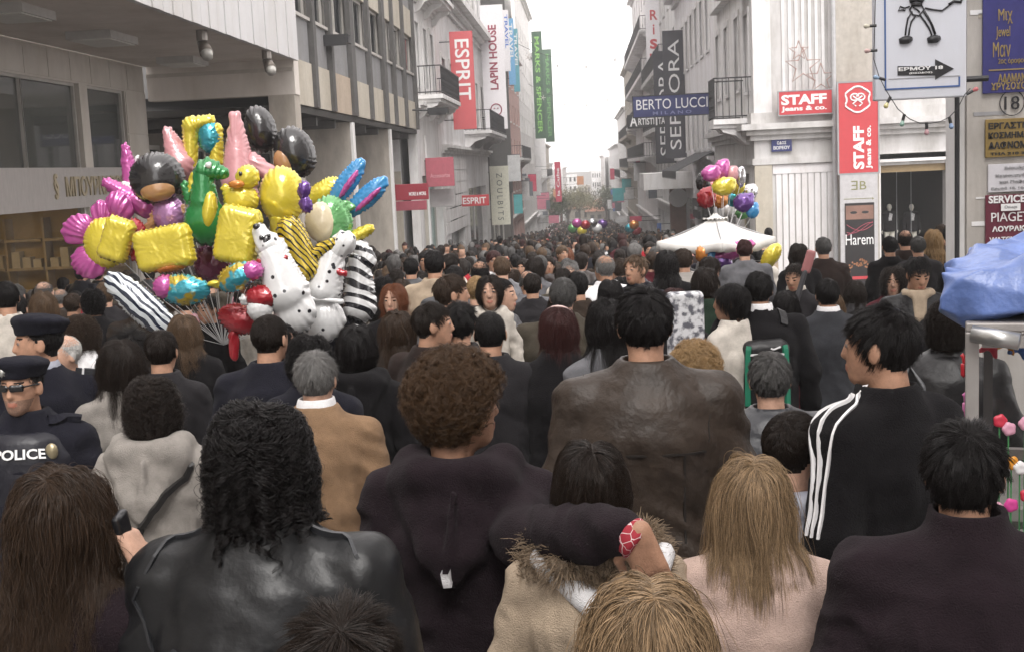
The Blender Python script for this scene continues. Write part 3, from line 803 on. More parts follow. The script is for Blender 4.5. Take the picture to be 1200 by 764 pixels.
def balcony_x(parent, X, sgn, y0, y1, z, dep=1.0, m=None, h=1.0, scroll=True, bracket=True):
    m = m or WHITE1; a, b = sorted((X, X + sgn * dep))
    s = bx('balcony', parent, m, (a, b, y0, y1, z - .16, z), (a, b - .1 if sgn > 0 else b, y0 + .1, y1 - .1, z - .28, z - .16))
    r = MB(); e = X + sgn * (dep - .05); n = max(3, int((y1 - y0) / .16))
    for zz in (z + .06, z + h): r.box(e - .02, e + .02, y0 + .02, y1 - .02, zz, zz + .04)
    for yy in (y0 + .02, y1 - .06):
        for zz in (z + .06, z + h): r.box(min(X, e), max(X, e), yy, yy + .04, zz, zz + .04)
    for k in range(n + 1):
        yy = y0 + .04 + (y1 - y0 - .08) * k / n
        r.box(e - .011, e + .011, yy - .011, yy + .011, z, z + h)
        if scroll and k < n:
            w = (y1 - y0 - .08) / n
            for c in (.3, .55, .8):
                pts = [(e, yy + w / 2 + math.cos(t) * w * .42, z + h * c + math.sin(t) * w * .55) for t in np.linspace(0, 6.283, 7)]
                r.tube(pts, .010, 4, caps=False)
    for k in range(int(dep / .2)):
        for yy in (y0 + .04, y1 - .04):
            xx = X + sgn * (k + .5) * .2; r.box(xx - .011, xx + .011, yy - .011, yy + .011, z, z + h)
    r.build('railing', IRON, s, off=LOC[root_of(parent).name])
    if bracket:
        for yy in (y0 + .25, (y0 + y1) / 2, y1 - .25):
            q = MB(); pr = [(0, 0), (dep * .8, 0), (dep * .75, -.12), (dep * .4, -.25), (dep * .2, -.5), (0, -.6)]
            vs = [(X + sgn * u, yy + t, z - .28 + w_) for t in (-.09, .09) for u, w_ in pr]; k = len(pr)
            q.add(vs, [list(range(k))[::-1], list(range(k, 2 * k))] + [[i, (i + 1) % k, k + (i + 1) % k, k + i] for i in range(k)])
            q.build('bracket', m, s, off=LOC[root_of(parent).name])
    return s
def cornice_x(parent, X, sgn, d0, d1, z, m, prof=((.10, .12), (.22, .10), (.34, .14)), name='cornice'):
    bs = []; zz = z
    for out, hgt in prof:
        a, b = sorted((X - sgn * .05, X + sgn * out)); bs.append((a, b, d0 - .001 * out, d1 + .001 * out, zz, zz + hgt)); zz += hgt
    return bx(name, parent, m, *bs)
def rest_of_building(parent, X, sgn, d0, d1, z0, z1, m, deep=9.0, front=.5, name='building_mass'):
    a, b = sorted((X - sgn * front, X - sgn * deep)); return bx(name, parent, m, (a, b, d0 + .01, d1 - .01, z0, z1))

# ------------------------------------------------------------------ left: the shop under the canopy
r = thing('canopy_shop', 'beige shop with large windows under a white panelled canopy at the left', 'shop building', (-8.75, 14, gz(14)))
X, ZS = -8.75, 4.48
bx('wall', r, BEIGE, (-9.0, -8.75, 5, 24.4, 3.93, ZS), (-9.0, -8.75, 23.3, 24.4, gz(24), 3.93))
for k in range(22):                                                     # cladding slabs above the windows
    y0 = 5 + k * .88; bx('cladding_slab', r, BEIGE, (-8.75, -8.735, y0 + .01, y0 + .87, 3.97, ZS - .02))
for k, (z0, z1) in enumerate([(gz(24), .9), (.93, 2.1), (2.13, 3.1), (3.13, 3.93)]):
    bx('cladding_slab', r, BEIGE, (-8.75, -8.733, 23.33, 24.38, z0, z1))
band = bx('sign_band', r, METALBAND, (-8.85, -8.69, 5, 23.28, 1.79, 2.48))
for y0, y1 in ((5, 9.2), (9.3, 13.5), (13.6, 18.95), (19.0, 21.0), (21.45, 23.2)):
    w = bx('window', r, FRAME, (-8.88, -8.78, y0 - .04, y0, 2.48, 3.93), (-8.88, -8.78, y1, y1 + .04, 2.48, 3.93), (-8.88, -8.78, y0, y1, 3.88, 3.93))
    bx('pane', w, SHOPG, (-8.84, -8.83, y0, y1, 2.48, 3.88))
bx('pillar', r, BEIGE, (-8.9, -8.70, 21.06, 21.40, gz(22), 3.93))
for y0, y1 in ((5, 9.2), (9.3, 13.5), (13.6, 17.1), (17.2, 21.0), (21.45, 23.2)):
    w = bx('shop_window', r, FRAME, (-8.88, -8.76, y0 - .05, y0 + .03, gz(y0) - .2, 1.79), (-8.88, -8.76, y1 - .03, y1 + .05, gz(y0) - .2, 1.79), (-8.88, -8.76, y0, y1, gz(y0) - .3, gz(y0) + .35))
    bx('pane', w, glass('clear_shop_glass', (0.4, 0.4, 0.36), alpha=0.22), (-8.83, -8.82, y0, y1, gz(y0) + .3, 1.79))
bx('room_behind', r, WARMIN, (-12.1, -12, 5, 23.3, -1.4, 1.85)); bx('upper_room', r, mat('upper_room_grey', (.17, .17, .16), .9), (-10.9, -10.8, 5, 23.3, 1.95, 3.95), (-12.1, -8.9, 5, 23.3, 1.86, 1.94))
bx('room_floor', r, mat('shop_floor', (.12, .09, .06), .5), (-12.1, -8.86, 5, 23.3, -1.5, -1.4))
bx('room_end', r, WARMIN, (-12.1, -8.9, 23.2, 23.28, -1.5, 1.85)); bx('upper_room_end', r, mat('upper_room_grey', (.17, .17, .16), .9), (-10.8, -8.9, 23.2, 23.28, 1.95, 3.95))
for k in range(4):
    x0 = -11.9 + k * .76; bx('end_shelf', r, mat('shelf_wood', (.40, .30, .17), .5), *[(x0, x0 + .68, 22.85, 23.18, z, z + .05) for z in (-.6, 0, .6, 1.15)], (x0 - .04, x0, 22.85, 23.18, -1.4, 1.6))
    for q in range(9):
        zz = (-.55, .05, .65)[q % 3]; xx = x0 + .05 + (q // 3) * .21; bx('box_of_goods', r, mat('goods_%d' % (q % 4), (.5, .42, .3), .6), (xx, xx + .16, 22.9, 23.1, zz, zz + rnd.uniform(.15, .4)))
for k in range(9):
    y0 = 6 + k * 1.9
    bx('display_shelf', r, mat('shelf_wood', (.40, .30, .17), .5), *[(-11.95, -11.5, y0, y0 + 1.5, z, z + .05) for z in (-.5, .1, .7, 1.2)], (-11.95, -11.5, y0 - .04, y0, -1.4, 1.5), (-11.95, -11.5, y0 + 1.5, y0 + 1.54, -1.4, 1.5))
    for q in range(6):
        c = rnd.choice([(.5, .42, .3), (.2, .12, .07), (.6, .55, .45), (.35, .2, .1)]); zz = rnd.choice([-.45, .15, .75]); yy = y0 + .1 + q * .22
        bx('box_of_goods', r, mat('goods_%d' % (q % 4), c, .6), (-11.8, -11.55, yy, yy + .17, zz, zz + rnd.uniform(.18, .35)))
for k in range(3):
    lo = bx('ceiling_lamp', r, mat('lamp_glow', (1, .76, .42), .5, emit=5, var=0), (-10.8, -10.3, 9 + k * 5.5, 10.6 + k * 5.5, 1.80, 1.84))
lettering(r, 'ΜΠΟΥΡΝΑΖΟΣ', .4, BRASS, plane_m((-8.68, 21.45, 2.16), (0, 1, 0), (0, 0, 1)), bold=.012, fit=(2.7, .34), extrude=.015)
lettering(r, '§', .4, BRASS, plane_m((-8.68, 19.72, 2.17), (0, 1, 0), (0, 0, 1)), bold=.02, fit=(.16, .42), name='emblem', extrude=.015)
# canopy
cp = bx('canopy', r, SOFF, (-8.74, -5.70, 4.5, 24.55, ZS, ZS + .25))
for k in range(24):
    y0 = 4.5 + k * .836
    bx('fascia_panel', cp, FASC, (-5.70, -5.60, y0 + .02, y0 + .40, ZS - .03, 8.2))
    bx('fascia_panel', cp, FASC, (-5.70, -5.61, y0 + .44, y0 + .816, ZS - .03, 8.2))
bx('canopy_core', cp, SOFF, (-8.7, -5.71, 4.6, 24.5, ZS + .25, 8.1))
for px, py, w in ((120, 41, 1.15), (214, 69, .95), (15, 10, 1.0)):
    p = at(px, py, 1); D = (ZS - CAMH) / (p.z - CAMH); p = at(px, py, D)
    t = bx('ceiling_light', cp, mat('light_box_metal', (.45, .44, .42), .5), (p.x - .35, p.x + .35, p.y - w / 2, p.y + w / 2, ZS - .12, ZS))
    bx('diffuser', t, mat('light_diffuser', (.62, .62, .58), .3), (p.x - .31, p.x + .31, p.y - w / 2 + .05, p.y + w / 2 - .05, ZS - .135, ZS - .12))
for px, py in ((236, 50), (312, 73)):
    p = at(px, py - 14, 1); D = (ZS - CAMH) / (p.z - CAMH); p = at(px, py - 14, D)
    b = MB(); b.tube([(p.x, p.y, ZS), (p.x, p.y, ZS - .16)], .09, 10); b.tube([(p.x, p.y, ZS - .16), (p.x + .03, p.y - .02, ZS - .20)], .03, 6)
    s_ = b.build('spotlight', mat('spot_metal', (.25, .23, .21), .4, metal=.5), cp, off=LOC[r.name])
    b = MB(); b.tube([(p.x - .02, p.y + .06, ZS - .18), (p.x + .09, p.y - .12, ZS - .36)], [.08, .11], 12); b.build('lamp_housing', mat('spot_metal2', (.15, .13, .11), .4, metal=.4), s_, smooth=True, off=LOC[r.name])
    b = MB(); b.tube([(p.x + .09, p.y - .12, ZS - .36), (p.x + .12, p.y - .17, ZS - .44)], [.10, .08], 10); b.build('lamp_bulb', mat('bulb_glass', (.42, .41, .38), .2), s_, smooth=True, off=LOC[r.name])
bx('end_beam', r, SOFF, (-8.74, -5.72, 24.56, 24.95, 3.80, ZS))
bx('end_beam_lip', r, BEIGE, (-8.74, -5.74, 24.52, 24.56, 4.26, 4.33))
bx('column', r, CONC, (-6.28, -5.75, 24.56, 25.05, gz(25) - .3, 3.80))

# ------------------------------------------------------------------ left: grey modern block on columns
r = thing('columned_block', 'grey modern block with dark vertical fins above travertine columns', 'building', (-6, 34, gz(34)))
X = -5.97; DA, DB = 25.2, 44.0; ZB = 3.66
fins = [25.3, 27.3, 29.2, 31.9, 34.5, 37.1, 39.0, 41.3, 43.9]
for i, y in enumerate(fins):
    wide = .50 if i in (3, 5) else .28
    bx('fin', r, FIN, (X, X + .13, y - wide / 2, y + wide / 2, ZB, 16))
lv = [(ZB, 4.62, CREAMP), (4.62, 5.60, GREYP), (5.60, 6.85, None), (6.85, 7.80, CREAMP), (7.80, 8.78, GREYP), (8.78, 10.0, None), (10.0, 11.0, CREAMP), (11, 12, GREYP), (12, 13.2, None), (13.2, 16, CREAMP)]
CREAM2 = mat('pinkish_spandrel_panel', (0.42, 0.345, 0.27), 0.7, var=0.08, grime=0.2)
for i in range(len(fins) - 1):
    y0, y1 = fins[i] + .1, fins[i + 1] - .1
    for (z0, z1, m) in lv:
        if m is None:
            w = bx('window', r, FRAME, (X - .14, X - .06, y0, y0 + .07, z0, z1), (X - .14, X - .06, y1 - .07, y1, z0, z1), (X - .14, X - .06, y0 + .07, y1 - .07, z0, z0 + .07), (X - .14, X - .06, y0 + .07, y1 - .07, z1 - .07, z1), (X - .14, X - .06, (y0 + y1) / 2 - .03, (y0 + y1) / 2 + .03, z0 + .07, z1 - .07))
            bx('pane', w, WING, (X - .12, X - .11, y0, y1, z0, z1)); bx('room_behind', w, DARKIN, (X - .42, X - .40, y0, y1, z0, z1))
            bx('sill', w, FRAME, (X - .1, X + .07, y0, y1, z0 - .07, z0))
        else: bx('spandrel_panel', r, (CREAM2 if (i == 2 and m is CREAMP) else m), (X - .15, X + (.04 if m is CREAMP else .0), y0, y1, z0 + .01, z1 - .01))
rest_of_building(r, X, 1, DA, DB, 3.9, 16, GREYP, front=.46)
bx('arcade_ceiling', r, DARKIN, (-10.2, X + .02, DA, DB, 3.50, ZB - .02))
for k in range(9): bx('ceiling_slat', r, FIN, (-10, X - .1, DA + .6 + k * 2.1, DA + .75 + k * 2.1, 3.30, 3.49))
for px0, px1 in ((418, 425), (459, 466), (498, 503)):
    y1 = 5.97 * 1430 / (VPX - px1); y0 = y1 - (1.3 if px0 < 490 else .7); 
    bx('column', r, CONC, (X - 1.35, X - .02, y0, y0 + .62, gz(y0) - .4, 3.5)); bx('column_edge', r, WHITE1, (X - .02, X + .05, y0 - .01, y0 + .30, gz(y0) - .4, 3.49))
bx('shopfront_back', r, mat('arcade_back_wall', (.16, .14, .12), .8), (-10.4, -10.2, 25.0, DB, gz(DB), 3.5))
for k in range(5):
    y0 = 26 + k * 3.5
    w = bx('shop_window', r, FRAME, (-10.2, -10.1, y0, y0 + .09, gz(y0), 3.0), (-10.2, -10.1, y0 + 2.8, y0 + 2.89, gz(y0), 3.0), (-10.2, -10.1, y0, y0 + 2.89, 2.95, 3.05))
    bx('pane', w, SHOPG, (-10.15, -10.14, y0 + .09, y0 + 2.8, gz(y0), 2.95)); bx('display', w, mat('display_warm_%d' % (k % 2), ((.42, .40, .28), (.30, .34, .33))[k % 2], .8), (-10.19, -10.16, y0 + .2, y0 + 2.7, gz(y0) + .3, 2.4))
bx('poster_panel', r, CREAMP, (-8.2, -6.5, 43.2, 43.3, gz(43), 2.2))
for px, py, D in ((373, 50, 29.0), (500, 132, 43.0)):
    p = at(px, py, D); b = MB(); b.tube([(X, p.y, p.z + .1), (p.x + .2, p.y, p.z + .05)], .035, 6); b.box(p.x + .05, p.x + .75, p.y - .18, p.y + .18, p.z - .06, p.z + .14)
    b.box(p.x + .10, p.x + .7, p.y - .2, p.y - .18, p.z - .12, p.z + .10); b.build('floodlight', IRON, r, off=LOC[r.name])

# ------------------------------------------------------------------ left: white neoclassical and following houses
r = thing('white_house', 'white stuccoed house with tall windows and iron balconies beside the fins', 'house', (-6, 48, gz(48)))
X = -6.0; ops = []
for z0, z1 in ((5.3, 7.6), (9.2, 11.4), (13, 15)):
    for y0 in (45.0, 47.3, 49.4): ops.append((y0, y0 + 1.0, z0, z1))
gops = [(45.2, 51.2, gz(48), 2.0)]
wall_x(r, WHITE1, X, 1, 44.05, 52.0, gz(52) - .5, 17, ops + gops, .3)
for y0, y1, z0, z1 in ops: window_x(r, X, 1, y0, y1, z0, z1, WHITE2, surround=WHITE1)
w = bx('shop_window', r, FRAME, (X - .4, X - .3, 45.2, 45.35, gz(48), 2), (X - .4, X - .3, 51.05, 51.2, gz(48), 2), (X - .4, X - .3, 45.2, 51.2, 1.8, 2)); bx('pane', w, mat('teal_shop_pane', (.10, .26, .24), .15, spec=.8), (X - .38, X - .36, 45.3, 51.1, gz(48), 1.85))
for z in (4.3, 8.3, 12.2): cornice_x(r, X, 1, 44.06, 51.99, z, WHITE1)
balcony_x(r, X, 1, 45.0, 51.5, 4.95, .95); balcony_x(r, X, 1, 45.5, 51.0, 8.85, .9)
for z in (2.6, 3.2, 3.8, 5.6, 6.2, 6.8, 7.4): bx('rustication_joint', r, WHITE2, (X, X + .012, 44.06, 44.9, z, z + .45))
rest_of_building(r, X, 1, 44.05, 52, gz(52), 17, WHITE2, front=.62)

r = thing('cornice_house', 'white house with a heavy cornice and a dark stone balcony behind the red banner', 'house', (-6, 64, gz(64)))
ops = []
for z0, z1 in ((4.6, 7.0), (10.6, 13.0), (14.4, 16.4)):
    for k in range(7): ops.append((53.2 + k * 3.3, 54.6 + k * 3.3, z0, z1))
wall_x(r, WHITE2, X, 1, 52.02, 76.5, gz(76) - .5, 19, ops + [(54, 60, gz(60), 1.4), (63, 74, gz(70), 1.2)], .3)
for y0, y1, z0, z1 in ops: window_x(r, X, 1, y0, y1, z0, z1, WHITE1, surround=WHITE1)
for a, b, zt in ((54, 60, 1.4), (63, 74, 1.2)):
    w = bx('shop_window', r, WHITE1, (X - .35, X - .25, a, a + .2, gz(b), zt), (X - .35, X - .25, b - .2, b, gz(b), zt), (X - .35, X - .25, (a + b) / 2 - .1, (a + b) / 2 + .1, gz(b), zt)); bx('pane', w, SHOPG, (X - .32, X - .30, a, b, gz(b), zt)); bx('display', w, LILAC, (X - .8, X - .7, a, b, gz(b), zt))
cornice_x(r, X, 1, 52.03, 76.48, 9.2, WHITE1, ((.15, .25), (.45, .2), (.8, .3))); cornice_x(r, X, 1, 52.03, 76.48, 2.9, WHITE1)
balcony_x(r, X, 1, 62, 74, 4.1, 1.4, WHITE2, scroll=True)
for k in range(6): bx('rustication_course', r, WHITE1, (X, X + .03, 52.05, 62, -.6 + k * .56, -.6 + k * .56 + .50))
rest_of_building(r, X, 1, 52.02, 76.5, gz(76), 19, WHITE2, front=1.0)

r = thing('ribbed_block', 'grey brown office block clad in vertical ribs', 'building', (-6, 88, gz(88)))
bx('wall', r, BROWNG, (-9, X, 76.55, 100.5, 0.2, 23), (-9, X - .02, 76.55, 78, gz(100) - .5, .2), (-9, X - .02, 96, 100.5, gz(100) - .5, .2), (-9, X - .9, 78, 96, gz(100) - .5, .2))
for k in range(46): bx('rib', r, FIN, (X, X + .09, 76.8 + k * .52, 76.95 + k * .52, 0.2, 23))
for k in range(4):
    w = bx('shop_window', r, FRAME, (X - .3, X - .2, 78.2 + k * 4.4, 78.4 + k * 4.4, gz(90), .2)); bx('pane', w, SHOPG, (X - .5, X - .48, 78 + k * 4.4, 82 + k * 4.4, gz(100), .2)); bx('display', w, CREAMP, (X - .8, X - .7, 78.5 + k * 4.4, 81.5 + k * 4.4, gz(90), -.2))

def plain_house(name, label, sgn, X, d0, d1, ztop, m, cols, floors, zf=1.5, fh=3.4, wh=1.9, ww=1.3, m2=None, shop=True, roof=None, balc=()):
    r = thing(name, label, 'building', (X, (d0 + d1) / 2, gz((d0 + d1) / 2))); ops = []
    pit = (d1 - d0) / cols
    for f in range(floors):
        z0 = zf + f * fh
        if z0 + wh > ztop - .3: break
        for c in range(cols): ops.append((d0 + pit * (c + .5) - ww / 2, d0 + pit * (c + .5) + ww / 2, z0, z0 + wh))
    zg = gz(d1); sh = [(d0 + pit * c + .3, d0 + pit * (c + 1) - .3, zg, zg + 3.4) for c in range(cols)] if shop else []
    wall_x(r, m, X, sgn, d0, d1, zg - .5, ztop, ops + sh, .3)
    for o in ops: window_x(r, X, sgn, *o, m2 or WHITE2, bars=(1, 0))
    for a, b, c, d in sh:
        w = bx('shop_window', r, m2 or FRAME, *[(min(X - sgn * .3, X - sgn * .2), max(X - sgn * .3, X - sgn * .2), q, q + .12, c, d) for q in (a, b - .12)])
        bx('pane', w, SHOPG, (X - sgn * .27 - .01, X - sgn * .27 + .01, a, b, c, d)); bx('display', w, rnd.choice([CREAMP, LILAC, GREYP, DRED]), (X - sgn * .7 - .05, X - sgn * .7 + .05, a, b, c, d))
    cornice_x(r, X, sgn, d0 + .02, d1 - .02, zg + 3.9, m2 or m, ((.1, .12), (.25, .12))); cornice_x(r, X, sgn, d0 + .02, d1 - .02, ztop, m2 or m, ((.2, .2), (.5, .2)))
    for f in balc:
        balcony_x(r, X, sgn, d0 + pit * .15, d1 - pit * .15, zf + f * fh - .15, 1.0, m2 or m, scroll=False)
    rest_of_building(r, X, sgn, d0, d1, zg, ztop, m, front=1.0)
    return r
# px 600..632 pink and white, then on to the far end
plain_house('pink_house', 'pink house with a white corner bay and small windows', 1, -6, 100.6, 118, 11.5, PINK, 4, 4, zf=.2, fh=2.9, wh=1.5, m2=WHITE1, balc=(1,))
plain_house('white_office', 'tall white office block beyond the pink house', 1, -6.05, 118.1, 150, 19.5, WHITE1, 8, 6, zf=-.5, fh=3.1, wh=1.6)
plain_house('sign_store', 'pale store block that carries the two green banners', 1, -6.1, 150.1, 172, 15.5, WHITE2, 5, 5, zf=-1.5, fh=3.2)
plain_house('far_shop', 'low pale shop house beyond the green banners', 1, -6.2, 172.1, 200, 8.5, WHITE1, 6, 3, zf=-2.5, balc=(1,))
plain_house('far_house', 'far cream house on the left side of the street', 1, -6.6, 200.1, 232, 5.5, STONEF, 7, 3, zf=-4)
plain_house('far_corner_house', 'farthest house on the left side of the street', 1, -7.2, 232.1, 275, 2.5, WHITE2, 7, 2, zf=-5)

# ------------------------------------------------------------------ right: the white corner house
r = thing('corner_house', 'white corner house with shop entrance and iron balcony at the right', 'building', (5.3, 39, gz(39)))
Y = 38.5; XR = 5.3
cx = lambda px, py=180: at(px, py, Y).x
cz = lambda py, px=960: at(px, py, Y).z
x0, x1 = cx(1031), cx(1109)       # entrance opening
zt = cz(193, 1070); zc0 = cz(190, 950); zc1 = cz(134, 950)
CORN = mat('corner_house_stucco', (.56, .55, .545), .85, var=.07, scale=2, grime=.4, gscale=1.6)
bx('wall', r, CORN, (XR, x0, Y, Y + .4, gz(Y) - .4, zc0), (x1, 12.5, Y, Y + .4, gz(Y) - .4, zc0), (x0, x1, Y, Y + .4, zt, zc0), (XR, 12.5, Y, Y + .4, zc0, 18))
# cornice between ground floor and upper floors, turning the corner
for out, za, zb in ((.12, zc0 - .03, zc0 + .16), (.05, zc0 + .16, zc0 + .72), (.18, zc0 + .72, zc0 + .88), (.32, zc0 + .88, zc0 + 1.04), (.48, zc0 + 1.04, zc0 + 1.22), (.15, zc0 + 1.22, zc1 + .1)):
    bx('cornice', r, CORN, (XR - out, 12.5, Y - out, Y - .001, za, zb), (XR - out, XR - .001, Y, 50, za, zb))
for k in range(9):                                                        # fluted white panels left of the entrance
    a = cx(908) + k * (cx(976) - cx(908)) / 9; bx('shutter_panel', r, LILAC, (a + .02, a + .17, Y - .05, Y - .001, gz(Y), zc0 - .35))
bx('panel_head', r, LILAC, (cx(905), cx(977), Y - .04, Y - .001, zc0 - .33, zc0 - .05))
for k in range(8):                                                        # flat fluting on the upper wall
    a = cx(918) + k * .20; bx('pilaster_flute', r, WHITE2, (a, a + .09, Y - .05, Y - .001, zc1 + .2, 12))
bx('corner_quoin', r, WHITE2, (XR - .05, cx(905), Y - .09, Y - .002, zc1 + .1, 18)); bx('corner_base', r, CREAMP, (XR - .06, cx(904), Y - .10, Y - .003, gz(Y) - .3, zc0 - .04))
bx('pier', r, mat('pier_stucco', (.42, .39, .35), .8, grime=.3), (cx(977), cx(1027), Y - .35, Y - .001, gz(Y), 14))
MB().tube([(cx(975), Y - .42, gz(Y)), (cx(975), Y - .42, 14)], .07, 8).build('downpipe', mat('pipe_grey', (.42, .42, .43), .5), r, off=LOC[r.name])
bx('door_frame', r, WHITE1, (x0 - .12, x0, Y - .1, Y + .5, gz(Y), zt), (x1, x1 + .42, Y - .1, Y - .002, gz(Y), zt + .1), (x0 - .12, x1 + .42, Y - .12, Y - .002, zt + .1, zt + .35)); bx('transom', r, mat('ochre_transom', (.28, .2, .1), .6), (x0, x1, Y + .1, Y + .2, zt - .22, zt))
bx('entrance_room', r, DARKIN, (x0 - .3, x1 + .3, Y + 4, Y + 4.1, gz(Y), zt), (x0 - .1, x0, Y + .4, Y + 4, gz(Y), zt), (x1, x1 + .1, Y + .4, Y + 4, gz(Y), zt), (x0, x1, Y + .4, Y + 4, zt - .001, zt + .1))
for k in range(2):
    xx = x0 + .8 + k * .45; MB().tube([(xx, Y + 1.2, zt), (xx, Y + 1.2, zt - rnd.uniform(1.5, 3))], .012, 4).build('hanging_wire', GREY_SIGN, r, off=LOC[r.name])
# upper windows, cornice line and balconies of the street side
ops = [(39.6, 40.6, 4.2, 6.6)] + [(y, y + 1.1, z, z + 2.4) for y in (42, 45, 47.8) for z in (4.4, 8.6, 12.4)]
gops = [(40.2, 43.2, gz(43), 1.6), (44, 49, gz(49), 1.6)]
wall_x(r, WHITE1, XR, -1, 38.92, 50, gz(50) - .4, 18, ops + gops, .3, name='side_wall')
for o in ops: window_x(r, XR, -1, *o, WHITE2, surround=WHITE2)
for a, b, c, d in gops:
    w = bx('shop_window', r, BRASS, (XR + .2, XR + .3, a, a + .12, c, d), (XR + .2, XR + .3, b - .12, b, c, d)); bx('pane', w, SHOPG, (XR + .24, XR + .26, a, b, c, d)); bx('display', w, CREAMP, (XR + .8, XR + .9, a, b, c, d))
balcony_x(r, XR, -1, 39.2, 41.0, 3.0 + .35, 1.2, WHITE2, h=1.25)
bx('upper_bay', r, WHITE1, (XR - .9, XR - .002, 39.2, 41, 7.2, 7.6), (XR - .3, XR - .003, 39.6, 48.6, 7.6, 17))
rest_of_building(r, XR, -1, 43.2, 50, gz(50), 18, WHITE2, front=1.1); bx('roof_mass', r, WHITE2, (6.4, 12.5, Y + .45, 43.1, zt + 1, 17.8))
# mannequins stand in the entrance
for px in (1042, 1068):
    p = at(px, 237, 40.2); m_ = thing('mannequin', 'white headed mannequin in a dark suit, %s of the two in the shop entrance' % ('left' if px < 1050 else 'right'), 'mannequin', (p.x, 40.2, p.z - 1.8), 'mannequins in the entrance')
    sp = dict(hem=.85, collar='fold', arms=('down', 'down')); V, Q, _ = coat_arrays(sp, .03); link('suit', mesh_np('suit', V, Q, [cm('charcoal')]), m_)
    V, Q, mi = body_arrays(dict(sp, hair='none'), .034, .016); link('figure', mesh_np('figure', V, Q, [mat('mannequin_white', (.8, .77, .68), .4)]), m_)
    pl = MB().box(-.4, .4, -.4, .4, -1.3, -.02).build('plinth', DARKIN, m_); ribbon(m_, coat_sdf(sp), [(-.04, .2, 1.45), (0, .2, 1.3), (.0, .2, 1.2)], .10, cm('white'), 'shirt_front')
    m_.rotation_euler = (0, 0, math.pi)

# ------------------------------------------------------------------ right: houses down the street
r = thing('awning_house', 'pale lilac house with cornice and dark scalloped awning behind the blue sign', 'building', (5.3, 60, gz(60)))
ops = [(y, y + 1.2, z, z + 2.3) for y in (51.5, 54, 56.5, 59, 61.5, 64, 66.5) for z in (2.6, 6.6)]
wall_x(r, LILAC, 5.3, -1, 50.05, 69.9, gz(70) - .4, 10.4, ops + [(51, 59, gz(60), .3), (60.5, 69, gz(70), .2)], .3)
for o in ops: window_x(r, 5.3, -1, *o, WHITE2, surround=WHITE1)
cornice_x(r, 5.3, -1, 50.06, 69.88, 10.4, LILAC, ((.2, .3), (.6, .3), (1.0, .35))); cornice_x(r, 5.3, -1, 50.06, 69.88, 1.9, LILAC)
bx('attic', r, PINK, (5.6, 12, 50.4, 69.5, 11.4, 12.6)); rest_of_building(r, 5.3, -1, 50.05, 69.9, gz(70), 10.4, LILAC, front=1.0)
for a, b in ((51, 59), (60.5, 69)):
    w = bx('shop_window', r, FRAME, (5.5, 5.6, a, a + .15, gz(b), .3), (5.5, 5.6, b - .15, b, gz(b), .3)); bx('pane', w, SHOPG, (5.54, 5.56, a, b, gz(b), .3)); bx('display', w, mat('brown_panel', (.18, .10, .07), .7), (6.0, 6.1, a, b, gz(b), .3))
aw = MB(); n = 14
for k in range(n):
    y0 = 50.6 + k * .62; z_ = 2.45
    aw.add([(5.28, y0, z_), (5.28, y0 + .62, z_), (3.7, y0 + .62, z_ - .75), (3.7, y0, z_ - .75)], [[0, 1, 2, 3]])
    aw.add([(3.7, y0, z_ - .75), (3.7, y0 + .62, z_ - .75), (3.69, y0 + .62, z_ - .98), (3.69, y0 + .31, z_ - 1.10), (3.69, y0, z_ - .98)], [[0, 1, 2, 3, 4]])
ao = aw.build('awning', mat('dark_awning_canvas', (.03, .03, .033), .8), r, off=LOC[r.name]); sm = ao.modifiers.new('t', 'SOLIDIFY'); sm.thickness = .02
bx('white_canopy', r, WHITE1, (2.9, 5.29, 61.2, 66.5, .75, 1.55)); bx('brown_column', r, mat('brown_column_clad', (.20, .11, .08), .6, var=.3, scale=2), (4.3, 5.1, 63.0, 63.6, gz(63), .74)); 
b = MB(); b.tube([(4.7, 62.98, .25), (4.7, 62.90, .25)], .48, 20); ms = b.build('round_sign', PWHITE, r, off=LOC[r.name])
bx('window_strip', r, mat('dark_lattice', (.06, .06, .065), .6), *[(5.15, 5.28, 57 + k * .5, 57.35 + k * .5, z, z + .35) for k in range(6) for z in (-.6, -.05)])
plain_house('bulky_white_block', 'tall white block rising behind the dark vertical banners', -1, 5.35, 70, 92, 17.5, WHITE1, 6, 5, zf=1.0, balc=(1, 2))
plain_house('balcony_block', 'white block with stepped balconies on the right skyline', -1, 5.4, 92.1, 128, 17.8, WHITE2, 8, 6, zf=-.4, fh=3.1, balc=(1, 2, 3, 4))
plain_house('mid_far_block', 'cream block past the stepped balconies', -1, 5.45, 128.1, 160, 13.0, STONEF, 8, 4, zf=-1.6, balc=(1, 2))
plain_house('low_far_house', 'lower pale house far down the right side', -1, 5.5, 160.1, 200, 9.0, WHITE1, 9, 3, zf=-3.0, balc=(1,))
plain_house('farthest_right_house', 'farthest house on the right side of the street', -1, 5.6, 200.1, 275, 5.0, WHITE2, 10, 3, zf=-5)

plain_house('bend_house', 'hazy house on the right where the street narrows', -1, 4.3, 276, 332, 3.8, WHITE1, 9, 3, zf=-5.5)
plain_house('bend_house', 'hazy house on the left where the street narrows', 1, -5.0, 276, 332, 1.5, WHITE1, 9, 2, zf=-5.5)

